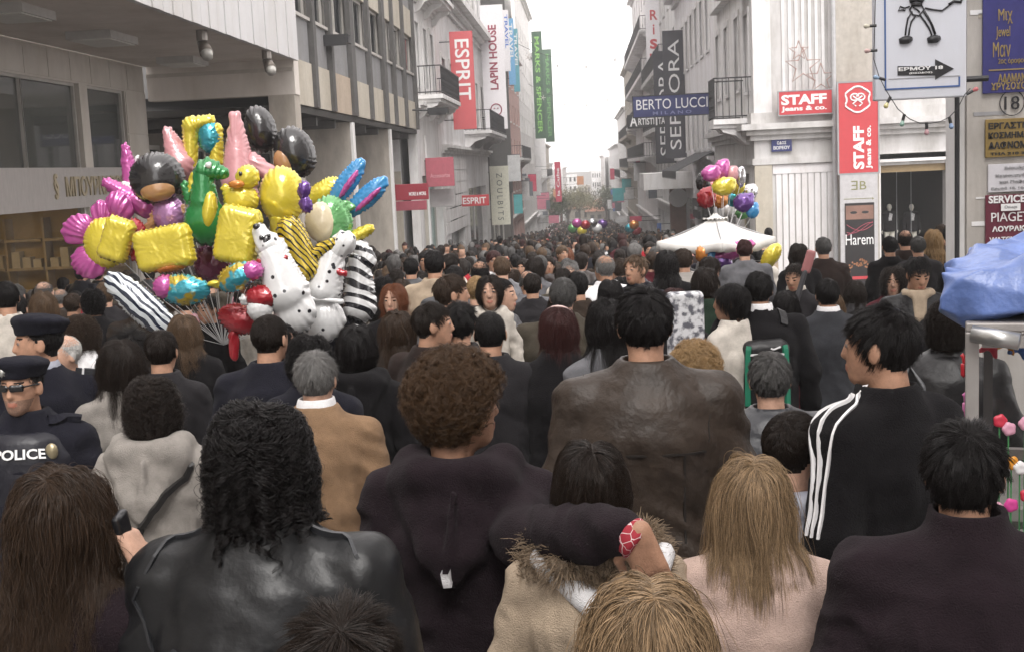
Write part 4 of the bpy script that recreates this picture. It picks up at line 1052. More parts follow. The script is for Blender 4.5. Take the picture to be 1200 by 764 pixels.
# ------------------------------------------------------------------ right: near pier with the trade plates
r = thing('corner_pier', 'pale painted wall pier with trade plates and the number eighteen', 'wall', (4.0, 10.2, gz(10)))
PX0 = at(1133, 200, 10.0).x
PIER = mat('pier_paint', (0.50, 0.475, 0.445), 0.75, var=0.08, scale=3, grime=0.35, gscale=2.5, bump=.1, bscale=30)
bx('wall', r, PIER, (PX0, 7.5, 10.0, 10.45, gz(10) - .3, 9)); bx('edge_strip', r, WHITE1, (PX0 - .05, PX0 - .001, 10.05, 10.40, gz(10), 8.9))
MB().tube([(PX0 - .07, 10.02, gz(10)), (PX0 - .07, 10.02, 8)], .02, 6).build('cable', IRON, r, off=LOC[r.name])
for k in range(14):
    z = rnd.uniform(.2, 3.2); bx('tape_scrap', r, rnd.choice([PWHITE, GREY_SIGN, CREAMP]), (PX0 + .02 + rnd.uniform(0, .2), PX0 + .06 + rnd.uniform(.2, .26), 9.994, 9.999, z, z + rnd.uniform(.01, .04)))

# ------------------------------------------------------------------ street goes on behind the viewpoint: unseen rows, added to dim near sky light
for lab, xa, xb, ya, yb, m in (('plain building row on the left beside the viewpoint', -16, -9.2, -45, 4.4, BEIGE), ('plain building row on the right beside the viewpoint', 4.8, 12, -45, 5.5, WHITE2)):
    r = thing('unseen_street_row', lab, 'building', ((xa + xb) / 2, -20, gz(0))); bx('wall', r, m, (xa, xb, ya, yb, -1, 17)); XX, sg = (xb, 1) if xb < 0 else (xa, -1)
    for k in range(10):
        for z in (4.5, 8.5, 12.5): y0 = ya + 1.5 + k * 4.8; w = bx('window', r, FRAME, (min(XX, XX + sg * .05), max(XX, XX + sg * .05), y0, y0 + 1.5, z, z + 2.2)); bx('pane', w, WING, (XX + sg * .055 - .004, XX + sg * .055 + .004, y0 + .08, y0 + 1.42, z + .08, z + 2.12))

# ------------------------------------------------------------------ far end: roofs and trees
for k, (px, py, D, w, h) in enumerate([(692, 236, 300, 9, 2.2), (712, 232, 315, 8, 2.4), (676, 240, 296, 8, 2.0), (735, 238, 300, 8, 2), (702, 244, 290, 6, 1.6)]):
    p = at(px, py, D); zb = gz(D); r = thing('tiled_house', ['pale house with tiled roof at the middle of the far end', 'tallest tiled house closing the street', 'tiled house left of the far end behind the trees', 'tiled house at the right of the far end', 'lowest tiled roof at the far end'][k], 'house', (p.x, D, zb))
    bx('wall', r, STONEF, (p.x - w / 2, p.x + w / 2, D, D + 7, zb, p.z - h * .5))
    rf = MB(); z0, z1 = p.z - h * .5, p.z
    rf.add([(p.x - w * .56, D - .5, z0), (p.x + w * .56, D - .5, z0), (p.x + w * .56, D + 7.5, z0), (p.x - w * .56, D + 7.5, z0), (p.x - w * .2, D + 3.5, z1), (p.x + w * .2, D + 3.5, z1)], [[0, 1, 5, 4], [1, 2, 5], [2, 3, 4, 5], [3, 0, 4], [3, 2, 1, 0]]); rf.build('roof', TERRA, r, off=LOC[r.name])
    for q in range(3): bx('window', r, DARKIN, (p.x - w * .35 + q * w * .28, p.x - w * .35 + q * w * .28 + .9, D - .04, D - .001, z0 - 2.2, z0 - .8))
for k, (px0, px1, py, D) in enumerate([(655, 676, 206, 350), (677, 692, 218, 365), (693, 704, 201, 355), (705, 722, 210, 348)]):
    a, b_ = at(px0, py, D), at(px1, py, D); r = thing('closing_block', ['leftmost', 'low second', 'tallest third', 'rightmost'][k] + ' hazy block closing the far end of the street', 'building', ((a.x + b_.x) / 2, D, gz(D))); bx('wall', r, [WHITE1, STONEF, WHITE2, WHITE1][k], (a.x, b_.x, D, D + 9, gz(D), a.z))
    for j in range(4):
        for q in range(4):
            w_ = (b_.x - a.x) / 4.6; bx('window', r, WING, (a.x + (q + .4) * w_ * 1.1, a.x + (q + .4) * w_ * 1.1 + w_ * .5, D - .03, D - .002, a.z - 1.9 - j * 2.6, a.z - .7 - j * 2.6))
LEAFS = [mat('olive_leaf', (0.15, 0.14, 0.06), .7, var=.4, scale=.8), mat('green_leaf', (0.07, 0.085, 0.035), .7, var=.4, scale=.8)]
def tree(label, px, py, D, w, m, n=2600):
    p = at(px, py, D); zb = gz(D); h = p.z - zb; r = thing('street_tree', label, 'tree', (p.x, p.y, zb), 'trees at the far end'); g = np.random.RandomState(int(px))
    b = MB(); b.tube([(0, 0, 0), (.1, 0, h * .3), (.05, .1, h * .55)], [.28, .22, .14], 8); tips = []
    for k in range(9):
        a = k * 2.4; e = (math.cos(a) * w * .33 * g.uniform(.6, 1), math.sin(a) * w * .33, h * g.uniform(.6, .92)); b.tube([(.07, .05, h * g.uniform(.28, .5)), (e[0] * .5, e[1] * .5, h * .62), e], [.10, .07, .02], 5); tips.append(e)
    b.build('trunk', mat('bark', (.10, .08, .06), .9), r)
    C = np.array(tips)[g.randint(0, 9, n)] + g.normal(size=(n, 3)) * np.array((w * .13, w * .13, h * .09)); d = g.normal(size=(n, 3)); d /= np.linalg.norm(d, axis=1)[:, None]; u = np.cross(d, g.normal(size=(n, 3))); u /= np.linalg.norm(u, axis=1)[:, None]
    s = g.uniform(.10, .24, (n, 1)); V = np.stack([C - d * s, C + u * s * .6, C + d * s, C - u * s * .6], 1).reshape(-1, 3); link('crown', mesh_np('crown', V, np.arange(4 * n).reshape(-1, 4), [m], smooth=False), r)
tree('sparse olive coloured tree on the left of the far end', 664, 222, 236, 9, LEAFS[0]); tree('second thin tree nearer the middle of the street end', 678, 226, 262, 9, LEAFS[0]); tree('dark green tree by the far right houses', 709, 222, 240, 5, LEAFS[1], 1500); tree('small dark tree under the left far signs', 651, 232, 190, 4, LEAFS[1], 1500)
print('buildings', time.time() - T0)
# ------------------------------------------------------------------ signs
LBL = []
def sign(name, label, D, px0, px1, py0, py1, m, texts=(), thick=.08, group=None, edge=None, cat='sign', rod=None):
    """a board facing the camera's end of the street; px rectangle at distance D; texts: (string, u, v, w, h, rot, mat)"""
    a = at(px0, (py0 + py1) / 2, D); b = at(px1, (py0 + py1) / 2, D); zt = at((px0 + px1) / 2, py0, D).z; zb = at((px0 + px1) / 2, py1, D).z
    W, Hh = b.x - a.x, zt - zb; c = Vector(((a.x + b.x) / 2, D, (zt + zb) / 2))
    r = thing(name, label, cat, (c.x, D, zb), group)
    bd = bx('board', r, m, (a.x, b.x, D, D + thick, zb, zt), bevel=min(.01, thick / 5))
    if edge is not None:
        e = .03 * min(W, Hh) + .01
        bx('frame', r, edge, (a.x - e, a.x, D - .01, D + thick + .01, zb - e, zt + e), (b.x, b.x + e, D - .01, D + thick + .01, zb - e, zt + e), (a.x, b.x, D - .01, D + thick + .01, zt, zt + e), (a.x, b.x, D - .01, D + thick + .01, zb - e, zb))
    if rod is not None:      # brackets to the facade at x = rod
        xe = b.x if rod > c.x else a.x
        for z in (zt - .1 * Hh, zb + .1 * Hh):
            MB().tube([(xe, D + thick / 2, z), (rod, D + thick / 2, z)], .025, 6).build('bracket', IRON, r, off=LOC[r.name])
    for t in texts:
        s, u, v_, w, h, rot, tm = t[:7]
        o = Vector((a.x + W * u, D - .004, zt - Hh * v_)); X_ = (1, 0, 0); Y_ = (0, 0, 1)
        if rot == 90: X_, Y_ = (0, 0, 1), (-1, 0, 0)        # reads upwards
        if rot == -90: X_, Y_ = (0, 0, -1), (1, 0, 0)       # reads downwards
        fit = (w * (W if rot == 0 else Hh), h * (Hh if rot == 0 else W))
        lettering(r, s, fit[1] * 1.3, tm, plane_m(o, X_, Y_), bold=t[7] if len(t) > 7 else .02, fit=fit, spacing=t[8] if len(t) > 8 else 1.0)
    return r, (a.x, b.x, zb, zt)
NAVYS = mat('navy_sign_board', (0.022, 0.03, 0.13), .4, var=.06); BLK = mat('black_sign_board', (.02, .02, .023), .45); DGREY = mat('dark_grey_banner', (.045, .045, .055), .6)
GREENB = mat('dark_green_banner', (.02, .075, .035), .6); LIME = mat('lime_print', (.22, .50, .10), .5); PINKB = mat('faded_red_banner', (.56, .11, .12), .7, var=.08, scale=1)
CREAMB = mat('cream_banner', (.66, .65, .54), .7); WB = mat('white_banner', (.72, .70, .72), .7, var=.04); MARO = mat('maroon_print', (.25, .03, .06), .5); SKYB = mat('blue_banner', (.16, .38, .62), .6); GOLD = mat('gold_print', (.30, .22, .08), .5)
XL, XR_ = -6.0, 5.3
sign('vertical_banner', 'tall faded red banner with white lettering ESPRIT', 53, 529, 556, 37, 152, PINKB, [('ESPRIT', .52, .39, .62, .62, -90, PWHITE, .012)], rod=XL)
sign('shop_sign', 'small red board reading ESPRIT over the shop window', 59, 539, 573, 229, 242, REDS, [('ESPRIT', .5, .5, .8, .6, 0, PWHITE)], rod=XL)
sign('vertical_banner', 'tall white banner with maroon lettering LAPIN HOUSE', 73, 565, 592, 6, 152, WB, [('LAPIN HOUSE', .5, .42, .52, .36, 90, MARO, .03)], rod=XL)
r = bpy.data.objects['vertical_banner.001']; p = at(581.5, 129, 72.99)
b = MB(); b.tube([(p.x + math.cos(t) * .32, p.y, p.z + math.sin(t) * .34) for t in np.linspace(0, 6.283, 20)], .035, 6, caps=False)
for q in (-.1, .1): b.tube([(p.x + q, p.y - .01, p.z + .06), (p.x + q, p.y, p.z + .10)], .05, 6)
b.tube([(p.x - .2, p.y, p.z - .34), (p.x - .33, p.y, p.z - .55)], .05, 5); b.tube([(p.x + .2, p.y, p.z - .34), (p.x + .33, p.y, p.z - .55)], .05, 5)
b.build('emblem', MARO, r, off=LOC[r.name])
for k, (a, b_, c, d, m) in enumerate([(590, 597, 12, 84, WB), (595, 603, 22, 100, SKYB), (601, 608, 34, 108, mat('teal_banner', (.12, .35, .42), .6))]):
    sign('shop_banner', ['pale banner with blue strokes behind the white banner', 'blue banner, middle of the three behind the white banner', 'teal banner farthest of the three behind the white banner'][k], 78 + k * 5, a, b_, c, d, m, [('TRAVEL', .55, .35, .55, .55, -90, mat('blue_print', (.05, .15, .5), .5) if k == 0 else PWHITE)], group='three blue banners', rod=XL)
sign('vertical_banner', 'nearer dark green banner with lime lettering MARKS & SPENCER', 150, 625, 637, 37, 163, GREENB, [('MARKS & SPENCER', .5, .5, .9, .45, -90, LIME)], rod=-6.1)
sign('vertical_banner', 'farther dark green banner with lettering MARKS & SPENCER', 166, 637.5, 648, 58, 167, GREENB, [('MARKS & SPENCER', .5, .5, .9, .4, -90, mat('dim_lime_print', (.10, .28, .08), .5))], rod=-6.1)
sign('vertical_banner', 'cream banner with dark lettering ZOULBITS', 76, 575, 597, 195, 264, CREAMB, [('ZOULBITS', .5, .52, .80, .30, -90, mat('grey_green_print', (.10, .12, .10), .5), .0, 1.5)], rod=XL)
sign('shop_sign', 'dark red board with small white lettering on the column', 38.6, 462, 502, 216, 235, DRED, [('MORE & MORE', .68, .62, .5, .22, 0, PWHITE)], rod=-5.95)
sign('shop_sign', 'square faded red board above the pale shopfront', 46, 499, 532, 185, 219, mat('dusty_red_board', (.40, .10, .13), .7), [('Accessorize', .5, .62, .7, .14, 0, mat('pale_red_print', (.55, .28, .30), .6))], rod=XL)
sign('shop_sign', 'lower pinkish panel under the dark red board', 39.5, 462, 500, 236, 247, mat('rose_panel', (.36, .08, .11), .6))
sign('fascia_sign', 'pale grey curved fascia below the faded red board', 46.6, 499, 533, 222, 243, mat('grey_fascia', (.40, .38, .38), .5), thick=.3)
sign('projecting_sign', 'blue projecting sign reading BERTO LUCCI MILANO', 51, 742, 833, 112, 136, NAVYS, [('BERTO LUCCI', .5, .40, .92, .50, 0, PWHITE, .0), ('M I L A N O', .5, .84, .5, .16, 0, mat('dim_blue_print', (.2, .22, .4), .5))], rod=XR_, edge=IRON)
sign('projecting_sign', 'black projecting sign reading ARTISTI ITALIANI under the blue one', 66, 735, 797, 134, 150, BLK, [('A', .12, .45, .14, .8, 0, PWHITE), ('RTISTI', .36, .52, .3, .5, 0, PWHITE), ('I', .555, .47, .03, .75, 0, PWHITE), ('TALIANI', .77, .52, .37, .5, 0, PWHITE)], rod=XR_)
sign('vertical_banner', 'nearer dark banner with white lettering SEPHORA', 64, 778, 803, 36, 186, DGREY, [('SEPHORA', .5, .5, .86, .52, 90, PWHITE, .0)], rod=XR_)
sign('vertical_banner', 'farther dark banner with white lettering SEPHORA, partly hidden', 68.5, 767, 792, 60, 192, DGREY, [('SEPHORA', .45, .5, .86, .46, 90, PWHITE, .0)], rod=XR_)
r, q = sign('vertical_sign', 'narrow white sign with red letters Riska down its face', 84, 757, 775, -14, 100, WB, rod=XR_)
for k, ch in enumerate('RiskA'):
    lettering(r, ch, .6, REDS, plane_m((at(766, 18 + k * 17, 83.99).x, 83.99, at(766, 18 + k * 17, 84).z), (1, 0, 0), (0, 0, 1)), fit=(.5 if ch != 'i' else .12, .66))
sign('vertical_sign', 'white sign board with dark round letters below the Riska sign', 88, 764, 780, 104, 180, WB, [('OOJO', .5, .5, .85, .5, 90, PBLACK)], rod=XR_)
sign('shop_sign', 'red STAFF Jeans & co. board on the white wall', 38.0, 913, 975, 107, 134, REDS, [('STAFF', .47, .36, .86, .44, 0, PWHITE, .04), ('Jeans & co.', .47, .77, .86, .26, 0, PWHITE, .03)], edge=GREY_SIGN)
r, q = sign('vertical_banner', 'red STAFF Jeans & co. banner with knot emblem on the pier', 37.6, 983, 1029, 97, 203, REDS, [('STAFF', .50, .72, .48, .28, 90, PWHITE, .04), ('Jeans & co.', .77, .72, .48, .17, 90, PWHITE, .03)], edge=GREY_SIGN)
p = at(1005, 117, 37.595); b = MB()
hexa = lambda R: [(p.x + math.sin(t) * R * (1 + .12 * math.cos(6 * t)), p.y, p.z + math.cos(t) * R * 1.05) for t in np.linspace(0, 6.283, 31)]
b.tube(hexa(.36), .030, 5, caps=False)
for sg in (-1, 1):
    b.tube([(p.x + sg * .09 + math.cos(t) * .12 * sg, p.y, p.z + .07 + math.sin(t) * .10) for t in np.linspace(-2, 3, 10)], .025, 5)
    b.tube([(p.x - sg * .14, p.y, p.z + .10), (p.x, p.y, p.z - .0), (p.x + sg * .14, p.y, p.z - .12), (p.x + sg * .05, p.y, p.z - .20)], .025, 5)
b.build('emblem', PWHITE, r, off=LOC[r.name])
r, q = sign('poster_panel', 'tall dark Harem poster below the red banner', 37.6, 985, 1029, 204, 351, mat('poster_frame_grey', (.45, .44, .45), .5), [('ƎB', .5, .09, .4, .07, 0, mat('olive_print', (.2, .2, .08), .5), .0), ('──────▸', .5, .20, .8, .02, 0, mat('olive_print2', (.2, .2, .08), .5))])
W_, H_ = q[1] - q[0], q[3] - q[2]
bx('poster', r, mat('poster_black', (.012, .010, .011), .35), (q[0] + .12 * W_, q[1] - .1 * W_, 37.575, 37.598, q[2] + .03 * H_, q[3] - .23 * H_))
bx('eye_strip', r, mat('poster_face', (.22, .12, .09), .6, var=.3, scale=1.5), (q[0] + .14 * W_, q[1] - .12 * W_, 37.570, 37.574, q[3] - .36 * H_, q[3] - .25 * H_))
for uu in (.35, .66):
    el = lambda a_, b__: [(q[0] + uu * W_ + math.cos(t) * a_ * W_, 37.566, q[3] - .305 * H_ + math.sin(t) * b__ * H_) for t in np.linspace(0, 6.283, 15)[:-1]]
    e_ = el(.095, .011); MB().add(e_ + [(x, y + .003, z) for x, y, z in e_], [list(range(14)), list(range(14, 28))[::-1]] + [[i, 14 + i, 14 + (i + 1) % 14, (i + 1) % 14] for i in range(14)]).build('printed_eye', PBLACK, r, off=LOC[r.name])
lettering(r, 'Harem', .5, PWHITE, plane_m((q[0] + .5 * W_, 37.57, q[3] - .52 * H_), (1, 0, 0), (0, 0, 1)), fit=(.74 * W_, .085 * H_), bold=.0)
b = MB(); 
for k in range(3): b.tube([(q[0] + (.16 + .7 * t) * W_, 37.57, q[3] - (.40 + k * .02 + .05 * math.sin(t * 3 + k)) * H_) for t in np.linspace(0, 1, 9)], .012, 4)
b.build('printed_curve', mat('rose_print', (.3, .05, .08), .5), r, off=LOC[r.name])
b = MB(); g = np.random.RandomState(4)
for k in range(46):
    t = g.rand(); xx = q[0] + (.18 + .62 * t) * W_; zz = q[3] - (.73 - .05 * math.sin(t * 3.1) + g.rand() * .06) * H_; b.box(xx, xx + .04, 37.568, 37.572, zz, zz + .05)
b.build('printed_ornament', mat('amber_print', (.42, .18, .08), .5, var=.5, scale=30), r, off=LOC[r.name])
for v_, c_ in ((.825, REDS), (.92, GREY_SIGN), (.945, GREY_SIGN)): bx('printed_line', r, c_, (q[0] + .3 * W_, q[1] - .28 * W_, 37.57, 37.573, q[3] - v_ * H_ - .05, q[3] - v_ * H_ + .04))
sign('street_name_plate', 'small blue street name plate on the corner', 38.35, 904, 928, 163, 178, NAVYS, [('ΟΔΟΣ', .5, .32, .45, .25, 0, PWHITE), ('ΒΟΡΕΟΥ', .5, .7, .8, .27, 0, PWHITE)], thick=.03)
sign('side_banner', 'narrow red STAFF banner seen beside the pier edge', 24, 1120, 1130, 116, 198, mat('worn_red_board', (.42, .08, .09), .5), [('STAFF & CO', .5, .5, .85, .55, 90, PWHITE)])
sign('side_poster', 'narrow grey poster strip under the side banner', 24.2, 1121, 1130, 200, 254, mat('grey_poster', (.28, .27, .27), .6, var=.5, scale=4))
# near trade plates on the pier
DP = 9.985
def plate(label, px0, px1, py0, py1, m, texts, cat='plaque'): return sign('trade_plate', label, DP - .02, px0, px1, py0, py1, m, texts, thick=.018, cat=cat)
plate('blue trade plate with gold script at the top right', 1152, 1290, -70, 107, mat('royal_blue_plate', (.03, .03, .16), .4, var=.15, scale=8, grime=.2), [('Mιχ', .19, .49, .12, .10, 0, GOLD, 0.), ('Jewel', .17, .60, .12, .09, 0, GOLD, 0.), ('Mαν', .16, .71, .15, .10, 0, GOLD, 0.), ('2ος όροφος', .25, .79, .24, .045, 0, GOLD, 0.), ('──────', .3, .845, .5, .008, 0, GOLD), ('ΑΔΑΜΑΝΤΕΣ', .30, .90, .34, .055, 0, GOLD), ('ΧΡΥΣΟΧΟΕΙΟ', .27, .955, .4, .05, 0, GOLD)])
plate('ochre brass plate with black Greek lettering', 1155, 1262, 138, 183, mat('ochre_brass_plate', (.26, .18, .06), .4, metal=.3, var=.2, scale=9), [('ΕΡΓΑΣΤΗΡΙΟ', .33, .18, .60, .17, 0, PBLACK, .03), ('ΚΟΣΜΗΜΑΤΩΝ', .34, .43, .62, .17, 0, PBLACK, .03), ('ΔΑΦΝΟΜΗΛΗ', .34, .69, .62, .2, 0, PBLACK, .03), ('ΤΗΛ 210 3222', .3, .91, .5, .07, 0, PBLACK)])
plate('pale plate with faint script below the brass plate', 1158, 1262, 191, 224, mat('pale_plate', (.58, .57, .60), .5), [('Edουάρδος', .36, .16, .35, .15, 0, GREY_SIGN), ('Χειρουργός Ιατρός', .38, .42, .6, .13, 0, GREY_SIGN), ('και Παθολόγος', .38, .65, .5, .13, 0, GREY_SIGN), ('Ερμού 18, 1ος όροφος', .36, .87, .65, .11, 0, GREY_SIGN)])
plate('maroon plate reading SERVICE PIAGET above the blue tarpaulin', 1155, 1262, 227, 304, mat('maroon_plate', (.12, .018, .035), .4, var=.1), [('SERVICE', .23, .07, .40, .115, 0, PWHITE, .03), ('PIAGET', .27, .34, .42, .14, 0, PWHITE, .0), ('ΛΟΥΡΑΚΙΑ', .29, .52, .44, .085, 0, PWHITE, .03), ('WATCH SERVICE', .33, .68, .58, .075, 0, PWHITE, .02), ('ΕΡΜΟΥ 18 1ος ΟΡ.', .33, .78, .60, .075, 0, PWHITE, .02)])
r = thing('small_tag', 'small white tag stuck across the maroon plate', 'tag', (at(1182, 243, DP).x, DP - .05, at(1182, 243, DP).z)); p = LOC[r.name]; bx('card', r, PWHITE, (p.x - .075, p.x + .075, p.y - .0, p.y + .006, p.z - .028, p.z + .028)); lettering(r, 'Omega', .03, GREY_SIGN, plane_m((p.x, p.y - .004, p.z), (1, 0, 0), (0, 0, 1)), fit=(.10, .03), extrude=.001)
# house number
p = at(1186, 121, DP - .004); r = thing('house_number', 'round house number 18 painted on the pier', 'house number', tuple(p)); b = MB(); b.tube([(p.x + math.cos(t) * .094, p.y, p.z + math.sin(t) * .098) for t in np.linspace(0, 6.283, 33)], .004, 6, caps=False); b.build('ring', PBLACK, r, off=LOC[r.name])
lettering(r, '18', .12, PBLACK, plane_m(tuple(p), (1, 0, 0), (0, 0, 1)), fit=(.115, .105), bold=.0)
# pictogram board pointing to number 18
BW = mat('bluish_white_board', (.60, .62, .68), .45, var=.04, scale=2, grime=.1)
r, q = sign('pictogram_board', 'white board with black walking figure and arrow ERMOU 18', 9.6, 1025, 1133, -90, 116, BW, [], thick=.10, rod=PX0 + .05)
bl = mat('blue_line_print', (.04, .10, .28), .5); e = .012
bx('border_line', r, bl, (q[0] + .07, q[0] + .07 + e, 9.594, 9.599, q[2] + .075, q[3]), (q[0] + .07 + e, q[1] - .05, 9.594, 9.599, q[2] + .075, q[2] + .075 + e), (q[1] - .05 - e, q[1] - .05, 9.594, 9.599, q[2] + .075 + e, q[2] + .15))
bx('joint_line', r, GREY_SIGN, (q[0] + .1, q[1] - .05, 9.595, 9.599, q[2] + .155, q[2] + .159))
P_ = lambda x, y, d=9.594: tuple(at(x, y, d))
b = MB(); a0 = [P_(1052, 78), P_(1096, 78), P_(1096, 70), P_(1118, 81), P_(1096, 94), P_(1096, 89), P_(1052, 89)]; b.add(a0 + [(x, y + .006, z) for x, y, z in a0], [[0, 1, 2, 3, 4, 5, 6], [0, 7, 8, 1], [1, 8, 9, 2], [2, 9, 10, 3], [3, 10, 11, 4], [4, 11, 12, 5], [5, 12, 13, 6], [6, 13, 7, 0]]); b.build('arrow', PBLACK, r, off=LOC[r.name])
lettering(r, 'ΕΡΜΟΥ 18', .05, PWHITE, plane_m(P_(1079, 80.5, 9.59), (1, 0, 0), (0, 0, 1)), fit=(.33, .028), bold=.03); lettering(r, '(ΕΙΣΟΔΟΣ)', .04, PWHITE, plane_m(P_(1079, 86, 9.59), (1, 0, 0), (0, 0, 1)), fit=(.17, .016), bold=.02)
b = MB(); T_ = lambda pts, w: b.tube([P_(*c) for c in pts], w, 6)
for side in (0, 1):
    dx = 3.4 * side
T_([(1069, 14), (1064, 22), (1062, 33), (1061, 42)], .007); T_([(1074, 18), (1068, 26), (1066, 34), (1065, 42)], .007)
T_([(1078, 18), (1084, 26), (1089, 34), (1092, 42)], .007); T_([(1083, 14), (1088, 22), (1093, 32), (1096, 41)], .010)
T_([(1084, 10), (1094, 12), (1104, 13), (1111, 8), (1116, 4)], .007); T_([(1066, 8), (1060, 10), (1055, 8), (1053, 13), (1057, 12), (1061, 13)], .006)
T_([(1066, 12), (1070, 18), (1077, 19), (1083, 12), (1080, 6), (1070, 5), (1066, 12)], .007); T_([(1070, 9), (1075, 12), (1078, 15)], .006); T_([(1066, 2), (1074, 0), (1082, 2), (1080, 6), (1068, 6)], .016); T_([(1074, -30), (1074, -2)], .05); T_([(1112, 6), (1118, 2), (1126, 3), (1128, -2)], .012)
for c in ((1061, 48), (1094, 47)):
    T_([(c[0] - 7, c[1] + 1), (c[0] - 3, c[1]), (c[0] + 3, c[1] - 1), (c[0] + 8, c[1] - 2)], [.022, .032, .034, .016])
b.build('walking_figure', PBLACK, r, off=LOC[r.name], smooth=True)
# far coloured boards
FC = {'turquoise': (.08, .38, .40), 'crimson': (.50, .05, .10), 'slate': (.12, .13, .15), 'blue': (.10, .18, .45), 'rose': (.55, .18, .25), 'white': (.65, .65, .65), 'orange': (.55, .25, .12)}
for k, (c, a, b_, p0, p1, D, desc) in enumerate([('turquoise', 718, 731, 221, 236, 130, 'turquoise board hanging over the right of the crowd'), ('crimson', 715, 720, 198, 211, 175, 'narrow crimson banner on the far right'), ('blue', 745, 750, 182, 212, 110, 'slim blue banner with rose top on the right'), ('rose', 745.2, 750.2, 184, 196, 109.8, 'rose strip at the top of the slim blue banner'),
        ('slate', 760, 770, 222, 233, 86, 'square slate board by the right shopfronts'), ('crimson', 650.5, 657.5, 190, 237, 150, 'tall crimson la Cubana banner on the left far side'), ('crimson', 738, 752, 254, 260, 90, 'low crimson shop board on the right'), ('white', 722, 735, 254, 261, 120, 'small white board over far heads'), ('slate', 636, 642, 248, 253, 140, 'small dark board under the green banners'), ('rose', 643, 655, 253, 262, 150, 'rose shop awning board far left'), ('blue', 770, 775, 262, 272, 80, 'small blue lit board at right shopfront'), ('white', 757, 764, 216, 230, 95, 'white box sign beside the slate board'), ('orange', 676, 684, 207, 217, 200, 'pale orange round board far down the street'), ('crimson', 621, 628, 207, 213, 108, 'small red awning on the pink house'), ('slate', 612, 617, 204, 207, 102, 'dark lamp board on the pink house')]):
    cc = np.array(FC[c]); sign('far_sign', desc, D, a, b_, p0, p1, mat('far_board_' + c, tuple(cc), .6, var=.2, scale=2), [('la Cuba', .5, .5, .7, .5, 90, PWHITE)] if 'Cubana' in desc else (), rod=(-6.1 if a < 690 else 5.4), group='far shop boards')
for k in range(22):
    s_ = rnd.choice([-1, 1]); D = 95 + k * 7; X_ = (-6.1 if s_ < 0 else 5.45); z = gz(D) + rnd.uniform(3.2, 6.5); w = rnd.uniform(.7, 1.3); h = rnd.uniform(.5, 2.2); col = rnd.choice(list(FC)); xa = X_ + .1 if s_ < 0 else X_ - .1 - w
    r = thing('far_sign', '%s board number %s from the camera among the small far %s side boards' % (col, ['first', 'second', 'third', 'fourth', 'fifth', 'sixth', 'seventh', 'eighth', 'ninth', 'tenth', 'eleventh', 'twelfth', 'thirteenth', 'fourteenth', 'fifteenth', 'sixteenth', 'seventeenth', 'eighteenth', 'nineteenth', 'twentieth', 'last but one', 'last'][k].replace(' ', '-'), 'left' if s_ < 0 else 'right'), 'sign', (xa + w / 2, D, z), 'far shop boards'); bx('board', r, mat('far_board_' + col, FC[col], .6, var=.2, scale=2), (xa, xa + w, D, D + .12, z, z + h)); bx('bracket', r, IRON, (min(xa, X_), max(xa + w, X_), D + .04, D + .08, z + h, z + h + .05))
# cables over the street with small hanging ornaments
for k, (D, za, sag) in enumerate([(70, 15, 1.5), (105, 13, 2), (140, 11.5, 2)]):
    r = thing('overhead_cable', ['nearest', 'middle', 'farthest'][k] + ' cable slung across the street with small ornaments', 'cable', (0, D, za)); pts = [(x, D, za - sag * (1 - (x / 6) ** 2)) for x in np.linspace(-6, 5.3, 15)]
    MB().tube(pts, .02, 4).build('wire', IRON, r, off=LOC[r.name])
    for j in range(2, 13, 3):
        x, y, z = pts[j]; b = MB(); b.tube([(x, y, z), (x, y, z - .5)], .012, 4)
        for q in range(5): t = q * 1.257; b.tube([(x, y, z - .7), (x + math.cos(t) * .3, y, z - .7 + math.sin(t) * .3)], .03, 4)
        b.build('ornament', mat('ornament_metal', (.55, .52, .5), .4, metal=.3), r, off=LOC[r.name])
# pink wire stars on the white wall
for k, (px, py, R0) in enumerate([(941, 78, .55), (962, 92, .45), (936, 60, .3)]):
    p = at(px, py, 38.2); b = MB(); pp = [(p.x + math.sin(t) * R0 * (1 if i % 2 == 0 else .4), p.y, p.z + math.cos(t) * R0 * (1 if i % 2 == 0 else .4)) for i, t in enumerate(np.linspace(0, 6.283, 11))]; b.tube(pp, .022, 4, caps=False)
    r = thing('wire_star', ['largest wire star on the white wall', 'wire star nearest the pier on the white wall', 'smallest wire star on the white wall'][k], 'decoration', tuple(p), 'wire stars'); b.build('wire', mat('dull_pink_wire', (.42, .30, .27), .6), r, off=LOC[r.name])
